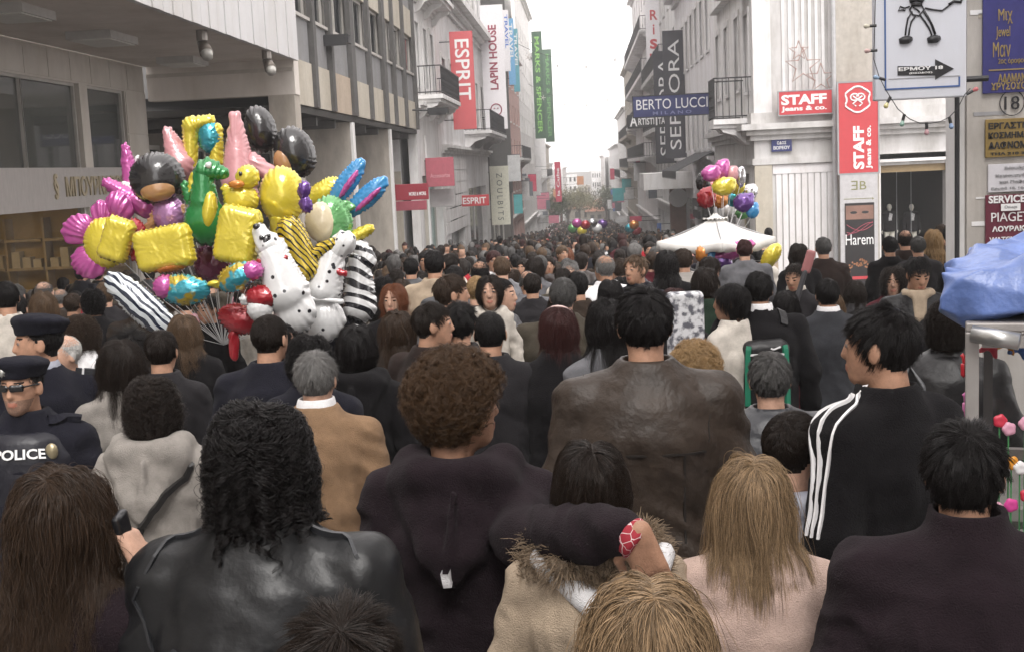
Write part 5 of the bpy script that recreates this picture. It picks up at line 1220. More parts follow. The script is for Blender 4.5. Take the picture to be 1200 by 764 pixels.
# string of coloured bulbs
r = thing('string_lights', 'string of coloured bulbs looping from the pictogram board', 'string lights', tuple(at(1090, 140, 9.5)))
path = [at(*q, 9.5) for q in ((1026, -10), (1025, 30), (1024, 70), (1030, 90), (1038, 106), (1052, 128), (1066, 140), (1078, 145), (1090, 145), (1102, 143), (1112, 138), (1122, 128), (1130, 112), (1137, 104))]
MB().tube(path, .0035, 5).build('wire', IRON, r, off=LOC[r.name])
bc = [(.55, .52, .42), (.52, .36, .34), (.25, .36, .50), (.52, .46, .2), (.22, .36, .3), (.42, .25, .27), (.22, .32, .5), (.5, .14, .15)]
for k, q in enumerate(((1019, 31, -1, 0), (1020, 60, -1, 0), (1030, 92, -.6, .2), (1040, 121, -.3, -.6), (1058, 142, -.2, -.8), (1086, 152, 0, -1), (1114, 145, .2, -.9), (1140, 107, .4, .2))):
    p = at(q[0], q[1], 9.5); s = SDF(); d = np.array((q[2], 0, q[3])) if q[2] or q[3] else np.array((0, 0, -1.)); d = d / (np.linalg.norm(d) + 1e-6)
    V, Q = SDF().cone((0, 0, 0), tuple(d * .026), .011, .019, k=.01).grid(.008); o = link('bulb', mesh_np('bulb', V + np.array(p - LOC[r.name]), Q, [mat('bulb_%d' % k, bc[k], .15, coat=.4)]), r)
    MB().tube([p - Vector(d) * .05, p], .012, 6).build('socket', IRON, o, off=LOC[r.name])
print('signs', time.time() - T0)
# ------------------------------------------------------------------ the people one can pick out
def canon(sp, px, py, D):
    """photo pixel + distance -> the figure's own coordinates"""
    p = at(sp['px'], sp['py'], sp['D']); h = p.z - gz(p.y)
    top = 1.755 + {'short': .012, 'thick': .022, 'afro': .07, 'mop': .045, 'crop': .004, 'bald': .0, 'none': 0.0}.get(sp.get('hair', 'short'), .014) + 0.2 * (sp.get('hs', .93) - 1)
    q = Matrix.Rotation(-R_(sp.get('yaw', 0)), 3, 'Z') @ (at(px, py, D) - Vector((p.x, p.y, gz(p.y))))
    return tuple(q * top / h)
WHT = mat('white_stripe_fabric', CLOTH['white'], 0.7, var=0.06)
def stripes3(o, s, sp, co):
    for k in range(3):
        d = (k - 1) * 0.026
        ribbon(o, s, [(-.08, .02 + d * .8, 1.50), (-.13, -.005 + d, 1.48), (-.20, -.01 + d, 1.43), (-.27, -.03 + d, 1.30), (-.31, -.04 + d, 1.16)], 0.0062, WHT, 'sleeve_stripe', n=26, off=.008, thick=.002)
def yoke(o, s, sp, co):
    m = mat('seam_thread', tuple(np.array(CLOTH[sp['cc']]) * 0.35), 0.6)
    z = sp.get('yokez', 1.27)
    ribbon(o, s, [(-.19, -.2, z), (-.1, -.25, z), (0, -.25, z), (.1, -.25, z), (.19, -.2, z)], 0.006, m, 'seam', off=0.003, thick=0.002)
    for x in sp.get('seamx', (0,)):
        ribbon(o, s, [(x, -.25, z), (x, -.25, 1.1), (x, -.25, sp.get('hem', .8) + .04)], 0.006, m, 'seam', off=0.003, thick=0.002)
def seam_highlights(o, s, sp, co):  # lighter lines along the seams; shoulder highlights put into their colour
    m = mat('leather_highlight_seam', (0.02, 0.021, 0.024), 0.3)
    for q in (-1, 1):
        ribbon(o, s, [(q * .10, -.03, 1.50), (q * .17, -.02, 1.46), (q * .215, -.04, 1.38), (q * .20, -.12, 1.27), (q * .17, -.15, 1.12)], 0.007, m, 'seam', off=0.004, n=20)
    ribbon(o, s, [(-.17, -.2, 1.30), (0, -.25, 1.285), (.17, -.2, 1.30)], 0.006, m, 'seam', off=0.003)
def band(z, w, m, nm='reflective_band'):
    def f(o, s, sp, co):
        ribbon(o, s, [(-.21, -.08, z), (-.16, -.2, z), (0, -.25, z), (.16, -.2, z), (.21, -.08, z)], w, m, nm, n=20)
    return f
def shirt_collar(col='white'):
    def f(o, s, sp, co):
        q = SDF(); q.loft([1.49, 1.535, 1.562], [.083, .077, .070], [.080, .076, .070], [-.012, -.008, -.002], k=0.01)
        q.loft([1.4, 1.62], [.060, .062], [.060, .062], [-.012, 0], op=1, k=0.004)
        local_mesh(o, 'shirt_collar', q, 0.008, cm(col))
    return f
def bag_strap(o, s, sp, co):
    m = mat('bag_leather', (0.015, 0.014, 0.014), 0.4)
    ribbon(o, s, [(.10, .0, 1.50), (.11, -.09, 1.44), (.04, -.2, 1.28), (-.08, -.2, 1.10), (-.17, -.12, .96)], 0.022, m, 'bag_strap', n=24)
    q = SDF(); q.box((-.235, -.06, .84), (.035, .13, .11), 0.03); local_mesh(o, 'shoulder_bag', q, 0.014, m)
def hood_cord(o, s, sp, co):
    pass
def drips(o, s, sp, co):
    ribbon(o, s, [(-.012, -.3, 1.262), (-.004, -.3, 1.235), (.004, -.3, 1.205)], 0.020, cm('white'), 'white_tag', n=6)
def scarf(col):
    def f(o, s, sp, co):
        q = SDF()
        for i in range(10):
            a = i / 10 * 6.283; b = (i + 1) / 10 * 6.283
            q.cone((.085 * math.sin(a), -.01 + .085 * math.cos(a), 1.50), (.085 * math.sin(b), -.01 + .085 * math.cos(b), 1.495), .026, .026, k=0.02)
        q.cone((.02, .085, 1.47), (.02, .128, 1.33), .030, .024, k=0.02); q.cone((-.02, .085, 1.47), (-.015, .125, 1.35), .028, .022, k=0.02)
        local_mesh(o, 'scarf', q, 0.011, cm(col))
    return f
def headband(o, s, sp, co):
    Rh, hc, hs = head_frame(sp); b = MB()
    pts = []
    for i in range(13):
        a = math.pi * i / 12; q = np.array((math.cos(a) * .092, -.01, .03 + math.sin(a) * .096)); pts.append(hc + (q * hs) @ Rh.T)
    b.tube(pts, 0.006); b.build('headband', mat('headband_plastic', (0.55, 0.38, 0.36), 0.3), o, smooth=True)
def glasses(o, s, sp, co):
    Rh, hc, hs = head_frame(sp); q = SDF()
    for x in (-1, 1):
        q.box((x * .033, .099, .010), (.029, .006, .0155), 0.006, k=0.004, rot=Matrix.Rotation(-x * 0.28, 4, 'Z'))
        q.cone((x * .062, .088, .014), (x * .085, .0, .012), .0045, .004, k=0.003)
    q.cone((-.015, .106, .014), (.015, .106, .014), .004, .004, k=0.004)
    V, Q = q.grid(0.0042); link('sunglasses', mesh_np('sunglasses', hc + (V * hs) @ Rh.T, Q, [mat('sunglass_lens', (0.006, 0.006, 0.007), 0.08, spec=0.7)]), o)
def beret(badge=True, tilt=0.0):
    def f(o, s, sp, co):
        Rh, hc, hs = head_frame(sp); q = SDF()
        q.loft([.044, .085], [.088, .090], [.110, .110], [-.012, -.014], ex=2, k=0.01)
        q.ell((.0, -.018, .096), (.112, .128, .036), k=0.03, rot=Matrix.Rotation(tilt, 4, 'Y') @ Matrix.Rotation(0.12, 4, 'X'))
        V, Q = q.grid(0.009); V = V + vnormals(V, Q) * ((fbm(V * 26, 2) - .5) * .012)[:, None]
        bo = link('beret', mesh_np('beret', hc + (V * hs) @ Rh.T, Q, [cm('navy')]), o)
        if badge:
            e = SDF(); e.ell((.028, .098, .078), (.014, .008, .017), k=0.004)
            for i in range(8):
                a = i * math.pi / 4; e.cone((.028, .100, .078), (.028 + .021 * math.cos(a), .097, .078 + .023 * math.sin(a)), .004, .0025, k=0.003)
            V, Q = e.grid(0.0035); link('cap_badge', mesh_np('cap_badge', hc + (V * hs) @ Rh.T, Q, [mat('badge_metal', (0.5, 0.5, 0.48), 0.3, metal=0.9)]), bo)
    return f
def police_kit(o, s, sp, co):
    q = SDF()          # stab vest over the jacket
    q.loft([1.06, 1.2, 1.35, 1.425, 1.455], [.190, .202, .196, .160, .12], [.150, .160, .166, .148, .12], [-.004, -.006, -.008, -.01, -.012], k=0.02)
    V, Q = q.grid(0.013); vest = link('stab_vest', mesh_np('stab_vest', V + vnormals(V, Q) * ((fbm(V * 14, 2) - .5) * .012)[:, None], Q, [cm('navy', 'nylon')]), o)
    bk = MB()
    n = 9
    for i in range(n):            # curved dark panel that carries the lettering
        pass
    me = text_mesh('POLICE', 0.062, 0.025, extrude=0.002)
    C = np.empty(len(me.vertices) * 3, np.float32); me.vertices.foreach_get('co', C); C = C.reshape(-1, 3).astype(float)
    C[:, 0] -= (C[:, 0].min() + C[:, 0].max()) / 2
    sc = 0.19 / (C[:, 0].max() - C[:, 0].min()); C[:, 0] *= sc; C[:, 1] *= sc * 0.95
    out = []
    for x, z, t in C:
        px = -(x + 0.015); p, nn = project(q, (px, .14, 1.375 + z), 0.008 + t); out.append(p)
    me.vertices.foreach_set('co', np.array(out, np.float32).ravel()); me.materials.clear(); me.materials.append(mat('police_print', (0.75, 0.75, 0.75), 0.5, var=.03)); me.update()
    link('lettering', me, o)
    e = SDF(); p, nn = project(q, (-.135, .13, 1.385), 0.004)
    e.ell(p, (.026, .014, .034), k=0.004); e.ell(p + nn * 0.01, (.014, .008, .018), k=0.004)
    local_mesh(o, 'chest_badge', e, 0.006, mat('brass_badge', (0.33, 0.28, 0.18), 0.35, metal=0.6))
    for x in (-1, 1):
        ribbon(o, s, [(x * .11, .06, 1.50), (x * .15, -.0, 1.475), (x * .2, -.01, 1.44)], 0.04, cm('navy'), 'epaulette', n=8, thick=0.008)
def police_coat(o, s, sp, co):
    ribbon(o, s, [(.13, -.01, 1.475), (.18, -.01, 1.455), (.22, -.01, 1.43)], 0.05, cm('slate'), 'epaulette', n=8, thick=0.008)
    ribbon(o, s, [(.155, -.01, 1.47), (.165, -.01, 1.465)], 0.05, cm('white'), 'rank_bar', n=3, thick=0.010)
    p, nn = project(s, (.33, .0, 1.33), 0.0); e = SDF(); e.ell(p, (.012, .034, .042), k=0.004)
    local_mesh(o, 'sleeve_patch', e, 0.007, mat('patch_fabric', (0.22, 0.17, 0.12), 0.7, var=0.5, scale=90))
    q = SDF(); q.loft([1.48, 1.535, 1.555], [.086, .080, .073], [.084, .080, .074], [-.01, -.008, 0], k=0.01); q.loft([1.4, 1.62], [.06, .063], [.06, .063], [-.01, 0], op=1, k=.004)
    local_mesh(o, 'shirt_collar', q, 0.008, cm('pale blue'))
def backpack(o, s, sp, co):
    g = mat('green_piping', (0.01, 0.16, 0.09), 0.6)
    b = SDF(); b.box((0, -.20, 1.16), (.135, .075, .21), 0.055); V, Q = b.grid(0.016)
    V = V + vnormals(V, Q) * ((fbm(V * 12, 2) - .5) * .02)[:, None]
    bp = link('backpack', mesh_np('backpack', V, Q, [cm('black', 'nylon')]), o)
    for x in (-1, 1):
        ribbon(o, b, [(x * .11, -.3, 1.36), (x * .125, -.3, 1.2), (x * .13, -.3, 1.0)], 0.028, g, 'bag_piping', n=12)
        ribbon(o, s, [(x * .10, .1, 1.30), (x * .115, .0, 1.5), (x * .11, -.1, 1.42)], 0.045, cm('black', 'nylon'), 'shoulder_strap', n=12)
    ribbon(o, b, [(-.13, -.3, 1.295), (.13, -.3, 1.295)], 0.010, cm('white'), 'bag_band', n=8)
    ribbon(o, b, [(.02, -.3, 1.335), (.035, -.3, 1.325), (.075, -.3, 1.345)], 0.009, cm('white'), 'emblem', n=6)
def bandana(o, s, sp, co):
    e, w = [np.array(q) for q in sp['arms'][1]]; d = (w - e) / np.linalg.norm(w - e)
    hd = np.array(sp['hdir']); hd = hd / np.linalg.norm(hd); c0 = w + d * .030; c1 = w + d * sp['handoff'] + hd * .03
    q = MB(); q.tube([tuple(c0 + (c1 - c0) * t) for t in (0, .15, .35, .5, .7, .85, 1)], [.040, .043, .0405, .0425, .040, .0415, .034], 22)
    m = mat('bandana_print', (0.30, 0.012, 0.025), 0.8, var=0.25, scale=30)
    nt_ = m.node_tree
    if 'prn' not in nt_.nodes:
        vo = nt_.nodes.new('ShaderNodeTexVoronoi'); vo.name = 'prn'; vo.feature = 'DISTANCE_TO_EDGE'; vo.inputs['Scale'].default_value = 55
        tcx = nt_.nodes.new('ShaderNodeTexCoord'); nt_.links.new(tcx.outputs['Object'], vo.inputs['Vector'])
        rr = nt_.nodes.new('ShaderNodeValToRGB'); rr.color_ramp.elements[0].position = .02; rr.color_ramp.elements[1].position = .05
        rr.color_ramp.elements[0].color = (.6, .5, .5, 1); rr.color_ramp.elements[1].color = (.27, .012, .025, 1)
        nt_.links.new(vo.outputs['Distance'], rr.inputs['Fac']); nt_.links.new(rr.outputs[0], nt_.nodes['Principled BSDF'].inputs['Base Color'])
    q.build('bandana', m, o, smooth=True)
def fur_collar(colr='frizz', n=5200, L=.03):
    def f(o, s, sp, co):
        me = co.data; k = len(me.vertices); C = np.empty(k * 3, np.float32); me.vertices.foreach_get('co', C); C = C.reshape(-1, 3).astype(float)
        N = np.empty(k * 3, np.float32); me.vertices.foreach_get('normal', N); N = N.reshape(-1, 3).astype(float)
        q = (C[:, 2] > 1.425) & (np.hypot(C[:, 0], C[:, 1] + .01) < .19); I = np.where(q)[0]
        g = np.random.RandomState(5); I = g.choice(I, n); P = C[I] + g.normal(size=(n, 3)) * .005; nn = N[I]
        st = 5; out = np.empty((n, st, 3)); cl = g.normal(size=(n, 3)) * .5
        for i in range(st): out[:, i] = P + (nn * .9 + cl * .6 + np.array((0, 0, -.35)) * (i / st)) * (L * i / (st - 1))
        link('fur_collar', curve_obj('fur_collar', out, 0.0011, hairmat('fur_' + colr, (0.19, 0.14, 0.095), 0.5)), o)
    return f
def white_scarf_end(o, s, sp, co):
    q = SDF(); q.cone((-.13, -.06, 1.47), (.02, -.165, 1.36), .030, .036, k=0.02); q.cone((.02, -.165, 1.36), (.12, -.17, 1.40), .036, .030, k=0.02)
    q.cone((.12, -.17, 1.40), (.17, -.05, 1.47), .03, .03, k=.02)
    local_mesh(o, 'white_scarf', q, 0.011, cm('white'))
def phone(o, s, sp, co):
    b = SDF(); b.box((.118, .055, 1.585), (.010, .024, .05), 0.006, rot=Matrix.Rotation(0.3, 4, 'X')); local_mesh(o, 'phone', b, 0.006, mat('phone_plastic', (0.02, 0.02, 0.022), 0.3))
def handbag(o, s, sp, co):
    m = mat('grey_bag_leather', (0.10, 0.102, 0.108), 0.42, var=0.15, bump=.3, bscale=60)
    q = SDF(); q.loft([.98, 1.05, 1.2, 1.26], [.16, .175, .15, .12], [.05, .07, .05, .02], [-.20] * 4, cx=[-.13, -.13, -.13, -.13], k=0.02, ex=3); V, Q = q.grid(0.013)
    b = link('handbag', mesh_np('handbag', V + vnormals(V, Q) * ((fbm(V * 16, 2) - .5) * .02)[:, None], Q, [m]), o)
    MB().tube([(-.24, -.19, 1.23), (-.22, -.18, 1.36), (-.17, -.09, 1.47), (-.12, -.16, 1.40), (-.04, -.20, 1.23)], 0.011).build('bag_handle', m, b, smooth=True)

H = []
def hero(tier=0, **k): H.append((tier, k))
# --- nearest row, cut by the bottom of the frame
hero(label='woman with long wavy brown hair holding a phone to her ear, lower left', px=62, py=541, D=2.35, yaw=-8, hyaw=-8, fem=True, hair='wavy', hc='brown', hl=.42, hn=11000, vol=.9, pull=.5,
     cc='plum', skin='light', hem=.7, collar='stand', arms=('down', ((.335, .02, 1.20), (.165, .055, 1.50))), extra=[phone], curl=1.0)
hero(label='person with long black curly hair in a shiny black leather jacket', px=297, py=466, D=2.32, yaw=-3, hair='curly', hc='black', hl=.235, hn=7500, curl_r=.011, vol=1.1, hrad=.0009, clump=26, pull=.5,
     cc='black', ck='gloss', build=1.12, collar='fold', extra=[seam_highlights], seed=5, armr=.064)
hero(label='head with spiky dark hair at the bottom edge before the leather jacket', px=395, py=700, D=1.62, fem=True, hair='thick', hl=.065, hc='dark brown', hn=8000, cc='black', collar='stand', vol=1.2)
C_ = dict(label='person with frizzy brown afro in a dark hooded top, arm round the girl', px=532, py=392, D=3.0, yaw=-6, hyaw=-56, hair='afro', hc='frizz', hl=.053, hn=8500, curl_r=.010, hrad=.0009, vol=1.2,
     cc='plum', collar='hood', build=1.04, hem=.72, armr=.061, extra=[bandana, drips], curl=0.3, hdir=(.35, .10, -.92), handoff=.055, palm=(.1, 1, 0), skin='tan')
C_['arms'] = ('down', (canon(C_, 608, 628, 2.80), canon(C_, 724, 624, 2.50)))
hero(**C_)
hero(label='girl with dark bobbed hair in a tan coat with fur collar', px=690, py=513, D=2.72, yaw=2, fem=True, hair='bob', hc='dark brown', hl=.17, hn=7500, vol=1.0, cc='beige', collar='fur', hem=.75,
     build=1.06, extra=[fur_collar(), white_scarf_end])
hero(label='head with straight highlighted brown hair at the bottom edge of the picture', px=757, py=668, D=1.62, fem=True, hair='long', hc='fair', hn=11000, hl=.3, vol=.5, cc='white', collar='stand')
hero(label='woman with long straight fair hair in a rose beige coat', px=882, py=528, D=2.75, yaw=-2, hyaw=-10, fem=True, hair='long', hc='fair', hl=.31, hn=10000, vol=.6, pull=.35, cc='rose beige', collar='fold', hem=.7, build=1.08,
     hrad=.0007)
hero(label='stocky person with thick short black hair in a plum coat, lower right', px=1133, py=486, D=2.5, yaw=-6, hyaw=-14, hair='thick', hc='black', hn=9000, cc='plum', collar='high', build=1.22, hem=.7, armr=.068, skin='mid')
hero(label='tall person in black track jacket with three white stripes', px=1036, py=354, D=3.5, yaw=30, hyaw=34, hair='short', hl=.042, hc='black', hn=9000, cc='black', collar='stand', build=.95, extra=[stripes3], skin='mid', armr=.066)
hero(label='tall person with black hair in a brown leather jacket with back seams', px=754, py=329, D=3.9, yaw=0, hair='thick', hl=.04, hc='black', hn=9000, cc='brown', ck='leather', collar='fold', build=1.18, hem=.82,
     extra=[yoke], seamx=(-.11, .11), skin='mid', armr=.066)
# --- second rows
hero(label='grey haired person in a tan camel coat', px=367, py=409, D=4.5, yaw=-4, hair='short', hl=.04, hc='grey', hn=8000, cc='tan', collar='fold', hem=.55, build=1.10, extra=[shirt_collar()], skin='light')
hero(label='person with short cropped hair in a navy jacket below the balloons', px=313, py=368, D=5.4, yaw=-8, hyaw=-12, hair='crop', hl=.016, hc='dark brown', cc='navy', collar='fold', build=1.16, skin='mid', tier=0, hn=5000)
hero(label='woman with curly dark hair in a cream hooded jacket, strap across her back', px=174, py=438, D=4.1, fem=True, hair='curly', hc='dark brown', hl=.26, hn=4500, curl_r=.011, vol=.9, cc='warm grey', collar='hood', hem=.86, trousers='denim', extra=[bag_strap], build=1.08)
hero(label='police officer in sunglasses and beret with POLICE on the vest', px=24, py=418, D=4.5, yaw=186, hyaw=-10, hair='crop', hc='black', cc='navy', collar='fold', build=1.12, skin='mid', hn=2500, cat='police officer', extra=[glasses, beret(), police_kit], beard=True)
hero(label='police officer in dark coat and beret turned to the left', px=42, py=370, D=5.1, yaw=30, hyaw=88, hair='crop', hc='black', cc='navy', collar='fold', build=1.14, hem=.7, skin='mid', hn=2500, cat='police officer', extra=[beret(False, .1), police_coat])
hero(label='woman with straight brown hair in a pale grey coat, head bowed', px=138, py=394, D=4.9, yaw=20, hyaw=10, fem=True, hair='long', hc='dark brown', hl=.33, hn=5000, vol=.8, cc='warm grey', collar='fold', hem=.6)
hero(label='woman with long black hair in a black hooded coat beside the camel coat', px=415, py=378, D=5.5, yaw=-5, fem=True, hair='long', hc='black', hl=.28, hn=4500, vol=.8, cc='black', collar='hood', hem=.7, build=1.08)
hero(label='person with curly dark hair in a slate jacket behind the camel coat', px=360, py=390, D=5.0, fem=True, hair='bob', hc='black', hl=.14, curl_r=.008, hn=3500, cc='navy', collar='stand', bulk=.015)
hero(label='person in brown jacket seen in profile facing right', px=503, py=352, D=5.9, yaw=-35, hyaw=-45, hair='short', hc='dark brown', cc='dark brown', collar='fold', hn=4000, skin='mid', build=1.1)
hero(label='person with black bushy hair in front of the small child', px=537, py=350, D=6.1, hair='thick', hc='black', cc='charcoal', hn=4000)
hero(label='person with closely cropped black hair in a dark jacket', px=573, py=364, D=5.7, hair='crop', hc='black', cc='charcoal', hn=1500, skin='mid', build=1.06)
hero(label='woman with auburn hair and headband in a long black coat', px=653, py=357, D=5.7, fem=True, hair='bob', hc='auburn', hl=.21, hn=5000, vol=1.1, cc='black', collar='fold', hem=.45, build=1.10, extra=[headband])
hero(label='grey haired person in a wide olive coat', px=659, py=324, D=7.3, hair='short', hl=.04, hc='dark grey', cc='olive', collar='fold', hn=4000, build=1.32, skin='light')
hero(label='woman with long straight black hair in a grey coat beside the leather jacket', px=712, py=347, D=5.4, yaw=15, fem=True, hair='long', hc='black', hn=5000, hl=.32, vol=.9, cc='grey', collar='fold', hem=.6)
hero(label='person with short curly blonde hair behind the brown leather jacket', px=814, py=389, D=4.7, fem=True, hair='afro', hc='blonde', hl=.055, curl_r=.010, hn=6000, hrad=.0009, cc='olive', collar='fold', build=1.05)
hero(label='woman in a white top with dark tied hair looking left', px=858, py=330, D=7.1, yaw=40, hyaw=40, fem=True, hair='bob', hc='black', hl=.13, hn=3000, cc='cream', collar='stand', skin='mid')
hero(label='person in a black tracksuit with a green edged backpack', px=889, py=316, D=7.2, hair='short', hc='black', cc='black', collar='stand', hn=4500, build=1.22, extra=[backpack, shirt_collar()], skin='tan', armr=.062)
hero(label='grey haired person in a navy quilted jacket with a pale band', px=902, py=407, D=4.4, yaw=-2, hair='thick', hl=.04, hc='dark grey', cc='slate', ck='nylon', collar='stand', bulk=.025, quilt=.11, hn=7000, build=1.16, skin='light',
     extra=[band(1.26, .035, cm('beige'))])
hero(label='boy with short dark hair in a pale blue padded jacket', px=929, py=480, D=3.6, yaw=-25, hyaw=-25, hs=1.14, hair='short', hc='dark brown', hl=.022, cc='pale blue', ck='nylon', collar='hood', bulk=.012, hn=6000, skin='light', build=.95)
hero(label='person in a grey pullover over a white collar', px=970, py=325, D=7.9, yaw=2, hair='short', hc='black', cc='slate', collar='fold', hn=4000, extra=[shirt_collar()], trousers='denim', build=1.1, skin='tan')
hero(label='person in dark coat and beige scarf looking down towards the crowd', px=1076, py=300, D=8.4, yaw=172, hyaw=10, hpitch=-22, hair='short', hl=.045, hc='black', cc='black', ck='leather', collar='fold', hn=3500, skin='mid', extra=[scarf('beige')], build=1.08, hem=.6)
hero(label='small child with brown hair in a cream coat carried above the crowd', px=573, py=322, D=6.6, yaw=183, hs=1.3, lift=0.78, fem=True, hair='bob', hc='dark brown', hn=3500, cc='cream', collar='fur', skin='light', bulk=.01, cat='child')
hero(label='woman with a grey handbag on her shoulder beside the blue tarpaulin', px=1110, py=352, D=5.4, yaw=-12, fem=True, hair='bob', hc='dark brown', curl_r=.008, hl=.16, hn=3000, cc='black', ck='nylon', collar='stand', bulk=.03, build=1.15, extra=[handbag])
hero(label='red haired woman in a black coat facing the camera', px=461, py=330, D=8.2, yaw=172, fem=True, hair='wavy', hc='red', hl=.22, hn=3000, cc='black', collar='fold', skin='light')
hero(label='person with long coat and hands raised to hold the balloon ribbons', px=243, py=345, D=9.0, yaw=160, hair='short', hc='black', cc='black', hem=.5, skin='mid', hn=2500, arms=('down', ((.30, .12, 1.25), (.20, .28, 1.42))))
hero(label='person looking down at a guitar neck by the white shop wall', px=932, py=307, D=9.6, yaw=150, hpitch=-15, hair='short', hc='dark brown', cc='charcoal', skin='mid', hn=2500, extra=[shirt_collar('cream')])
hero(label='woman with brown curly hair in a white top near the police officers', px=92, py=367, D=7.0, yaw=-10, fem=True, hair='curly', hc='brown', hl=.24, curl_r=.012, vol=1.0, hn=3500, cc='white', collar='stand')
hero(label='elderly person with white hair glimpsed between the officers and the crowd', px=76, py=392, D=6.1, yaw=150, hair='bald', hc='white', hn=2000, cc='charcoal', skin='light')
hero(label='woman with light brown hair hanging beside the zebra balloon', px=214, py=366, D=6.8, yaw=20, fem=True, hair='wavy', hc='light brown', hl=.34, hn=3000, cc='black', hem=.5)
hero(label='woman with long fair hair in front of the shop window', px=49, py=340, D=8.6, yaw=15, fem=True, hair='long', hc='light brown', hn=3000, hl=.34, cc='dark brown', collar='stand')
hero(label='person in a white jacket at the left edge by the shop window', px=6, py=328, D=8.3, yaw=30, fem=True, hair='short', hc='black', cc='cream', hn=2500, collar='stand')
hero(label='person with brown curly hair under the pink flower balloon', px=108, py=338, D=9.6, yaw=30, fem=True, hair='curly', curl_r=.01, hc='black', hl=.1, hn=2200, cc='black')
hero(label='hooded figure in a black coat below the striped zebra balloon', px=150, py=380, D=6.2, yaw=10, hair='mop', hc='black', hn=2500, cc='black', collar='hood', build=1.08)
hero(label='person with short hair in dark jacket beside the crouched hooded figure', px=186, py=384, D=5.7, yaw=0, hair='short', hc='dark brown', hn=2500, cc='charcoal', collar='fold')
# behind or beside the picked-out ones, still distinct in the picture
hero(1, label='woman with long auburn hair in a mustard brown coat', px=463, py=362, D=6.6, yaw=-20, fem=True, hair='long', hc='brown', cc='brown', hl=.3)
hero(1, label='person with brown hair and a dark coat behind the striped jacket', px=1047, py=311, D=9.0, yaw=165, fem=True, hair='curly', curl_r=.01, hl=.22, hc='dark brown', cc='maroon', skin='light')
hero(1, label='woman with brown hair by the white panelled shop wall', px=936, py=284, D=13.0, fem=True, hair='long', hc='dark brown', cc='black')
hero(1, label='person with grey hair in brown jacket by the white panelled wall', px=965, py=277, D=13.2, hair='short', hc='dark grey', cc='dark brown', build=1.1)
hero(1, label='person in a red garment beside the guitar holder', px=921, py=340, D=7.9, yaw=-5, fem=True, hair='bob', hc='black', cc='maroon', hl=.15)
hero(1, label='person in a green coat next to the white slab', px=826, py=312, D=8.6, yaw=0, fem=True, hair='bob', hc='dark brown', hl=.13, cc='dark green')
hero(1, label='person in a grey padded jacket left of the parasol', px=801, py=290, D=11.5, hair='short', hc='brown', cc='warm grey', ck='nylon', bulk=.03, quilt=.1, build=1.1)
hero(1, label='person in a dark coat with black hair just left of the parasol', px=781, py=292, D=10.6, fem=True, hair='long', hc='black', cc='black')
hero(1, label='person with reddish hair behind the green coat', px=790, py=336, D=7.3, fem=True, hair='bob', hc='auburn', cc='charcoal')
hero(1, label='fair haired woman at the dark shop entrance', px=1094, py=268, D=14.5, fem=True, hair='long', hc='blonde', cc='black')
hero(1, label='balding person in brown at the dark shop entrance', px=1061, py=270, D=14.3, hair='bald', hc='dark brown', cc='dark brown')
hero(1, label='person with grey hair at the dark shop entrance', px=1076, py=276, D=13.6, hair='short', hc='dark grey', cc='charcoal')
hero(1, label='person with dark hair in profile at the right of the shop entrance', px=1114, py=264, D=14.8, yaw=-60, hair='short', hc='black', cc='black', skin='tan')
hero(1, label='person in a pink top at the right end of the shop entrance', px=1104, py=262, D=15.8, fem=True, hair='short', hc='brown', cc='maroon')
hero(1, label='hooded person in black at the left of the shop entrance', px=1043, py=276, D=13.8, hair='short', hc='black', cc='black')
hero(1, label='person with black hair under the number eighteen sign', px=1124, py=284, D=12.6, fem=True, hair='bob', hc='black', cc='black')
for t, k in H: person(k, t)
print('heroes', time.time() - T0)
# ------------------------------------------------------------------ foil balloons
def foil(name, col, rough=.16, metal=.4, pattern=None, col2=(0.012, 0.012, 0.016), scale=9.0, stretch=(1, 1, 1), thr=.5):
    if name in MATS: return MATS[name]
    m = mat(name, col, rough, metal=metal, spec=.6, var=.07, scale=3, coat=.7, bump=.35, bscale=9)
    if pattern:
        nt, b = m.node_tree, m.node_tree.nodes['Principled BSDF']; L = nt.links.new
        tc = nt.nodes.new('ShaderNodeTexCoord'); mp = nt.nodes.new('ShaderNodeMapping'); mp.inputs['Scale'].default_value = stretch; L(tc.outputs['Object'], mp.inputs['Vector'])
        rp = nt.nodes.new('ShaderNodeValToRGB')
        if pattern == 'stripe':
            t = nt.nodes.new('ShaderNodeTexWave'); t.inputs['Scale'].default_value = scale; t.inputs['Distortion'].default_value = 3.0; t.inputs['Detail'].default_value = 1.0; t.bands_direction = 'DIAGONAL'; src = t.outputs['Fac']
        elif pattern == 'spots':
            t = nt.nodes.new('ShaderNodeTexVoronoi'); t.inputs['Scale'].default_value = scale; t.inputs['Randomness'].default_value = 1.0; src = t.outputs['Distance']
        else:
            t = nt.nodes.new('ShaderNodeTexNoise'); t.inputs['Scale'].default_value = scale; src = t.outputs['Fac']
        L(mp.outputs[0], t.inputs['Vector']); L(src, rp.inputs['Fac'])
        e = rp.color_ramp.elements; e[0].position = thr - .03; e[1].position = thr + .03; e[0].color = (*col2, 1); e[1].color = (*col, 1)
        L(rp.outputs['Color'], b.inputs['Base Color'])
    return m
FY = foil('foil_yellow', (.66, .54, .05), metal=.3); FP = foil('foil_magenta', (.46, .08, .30), metal=.3); FK = foil('foil_pink', (.55, .26, .28), metal=.05, rough=.3); FB = foil('foil_black', (.015, .014, .015), metal=.1, rough=.2)
FT = foil('foil_tan', (.36, .19, .08), metal=.05); FL = foil('foil_lilac', (.36, .17, .35)); FG = foil('foil_green', (.02, .20, .05), metal=.3); FBL = foil('foil_blue', (.04, .24, .50), metal=.1); FR = foil('foil_red', (.34, .015, .025), metal=.3); FW = foil('foil_white', (.66, .66, .66), metal=.05)
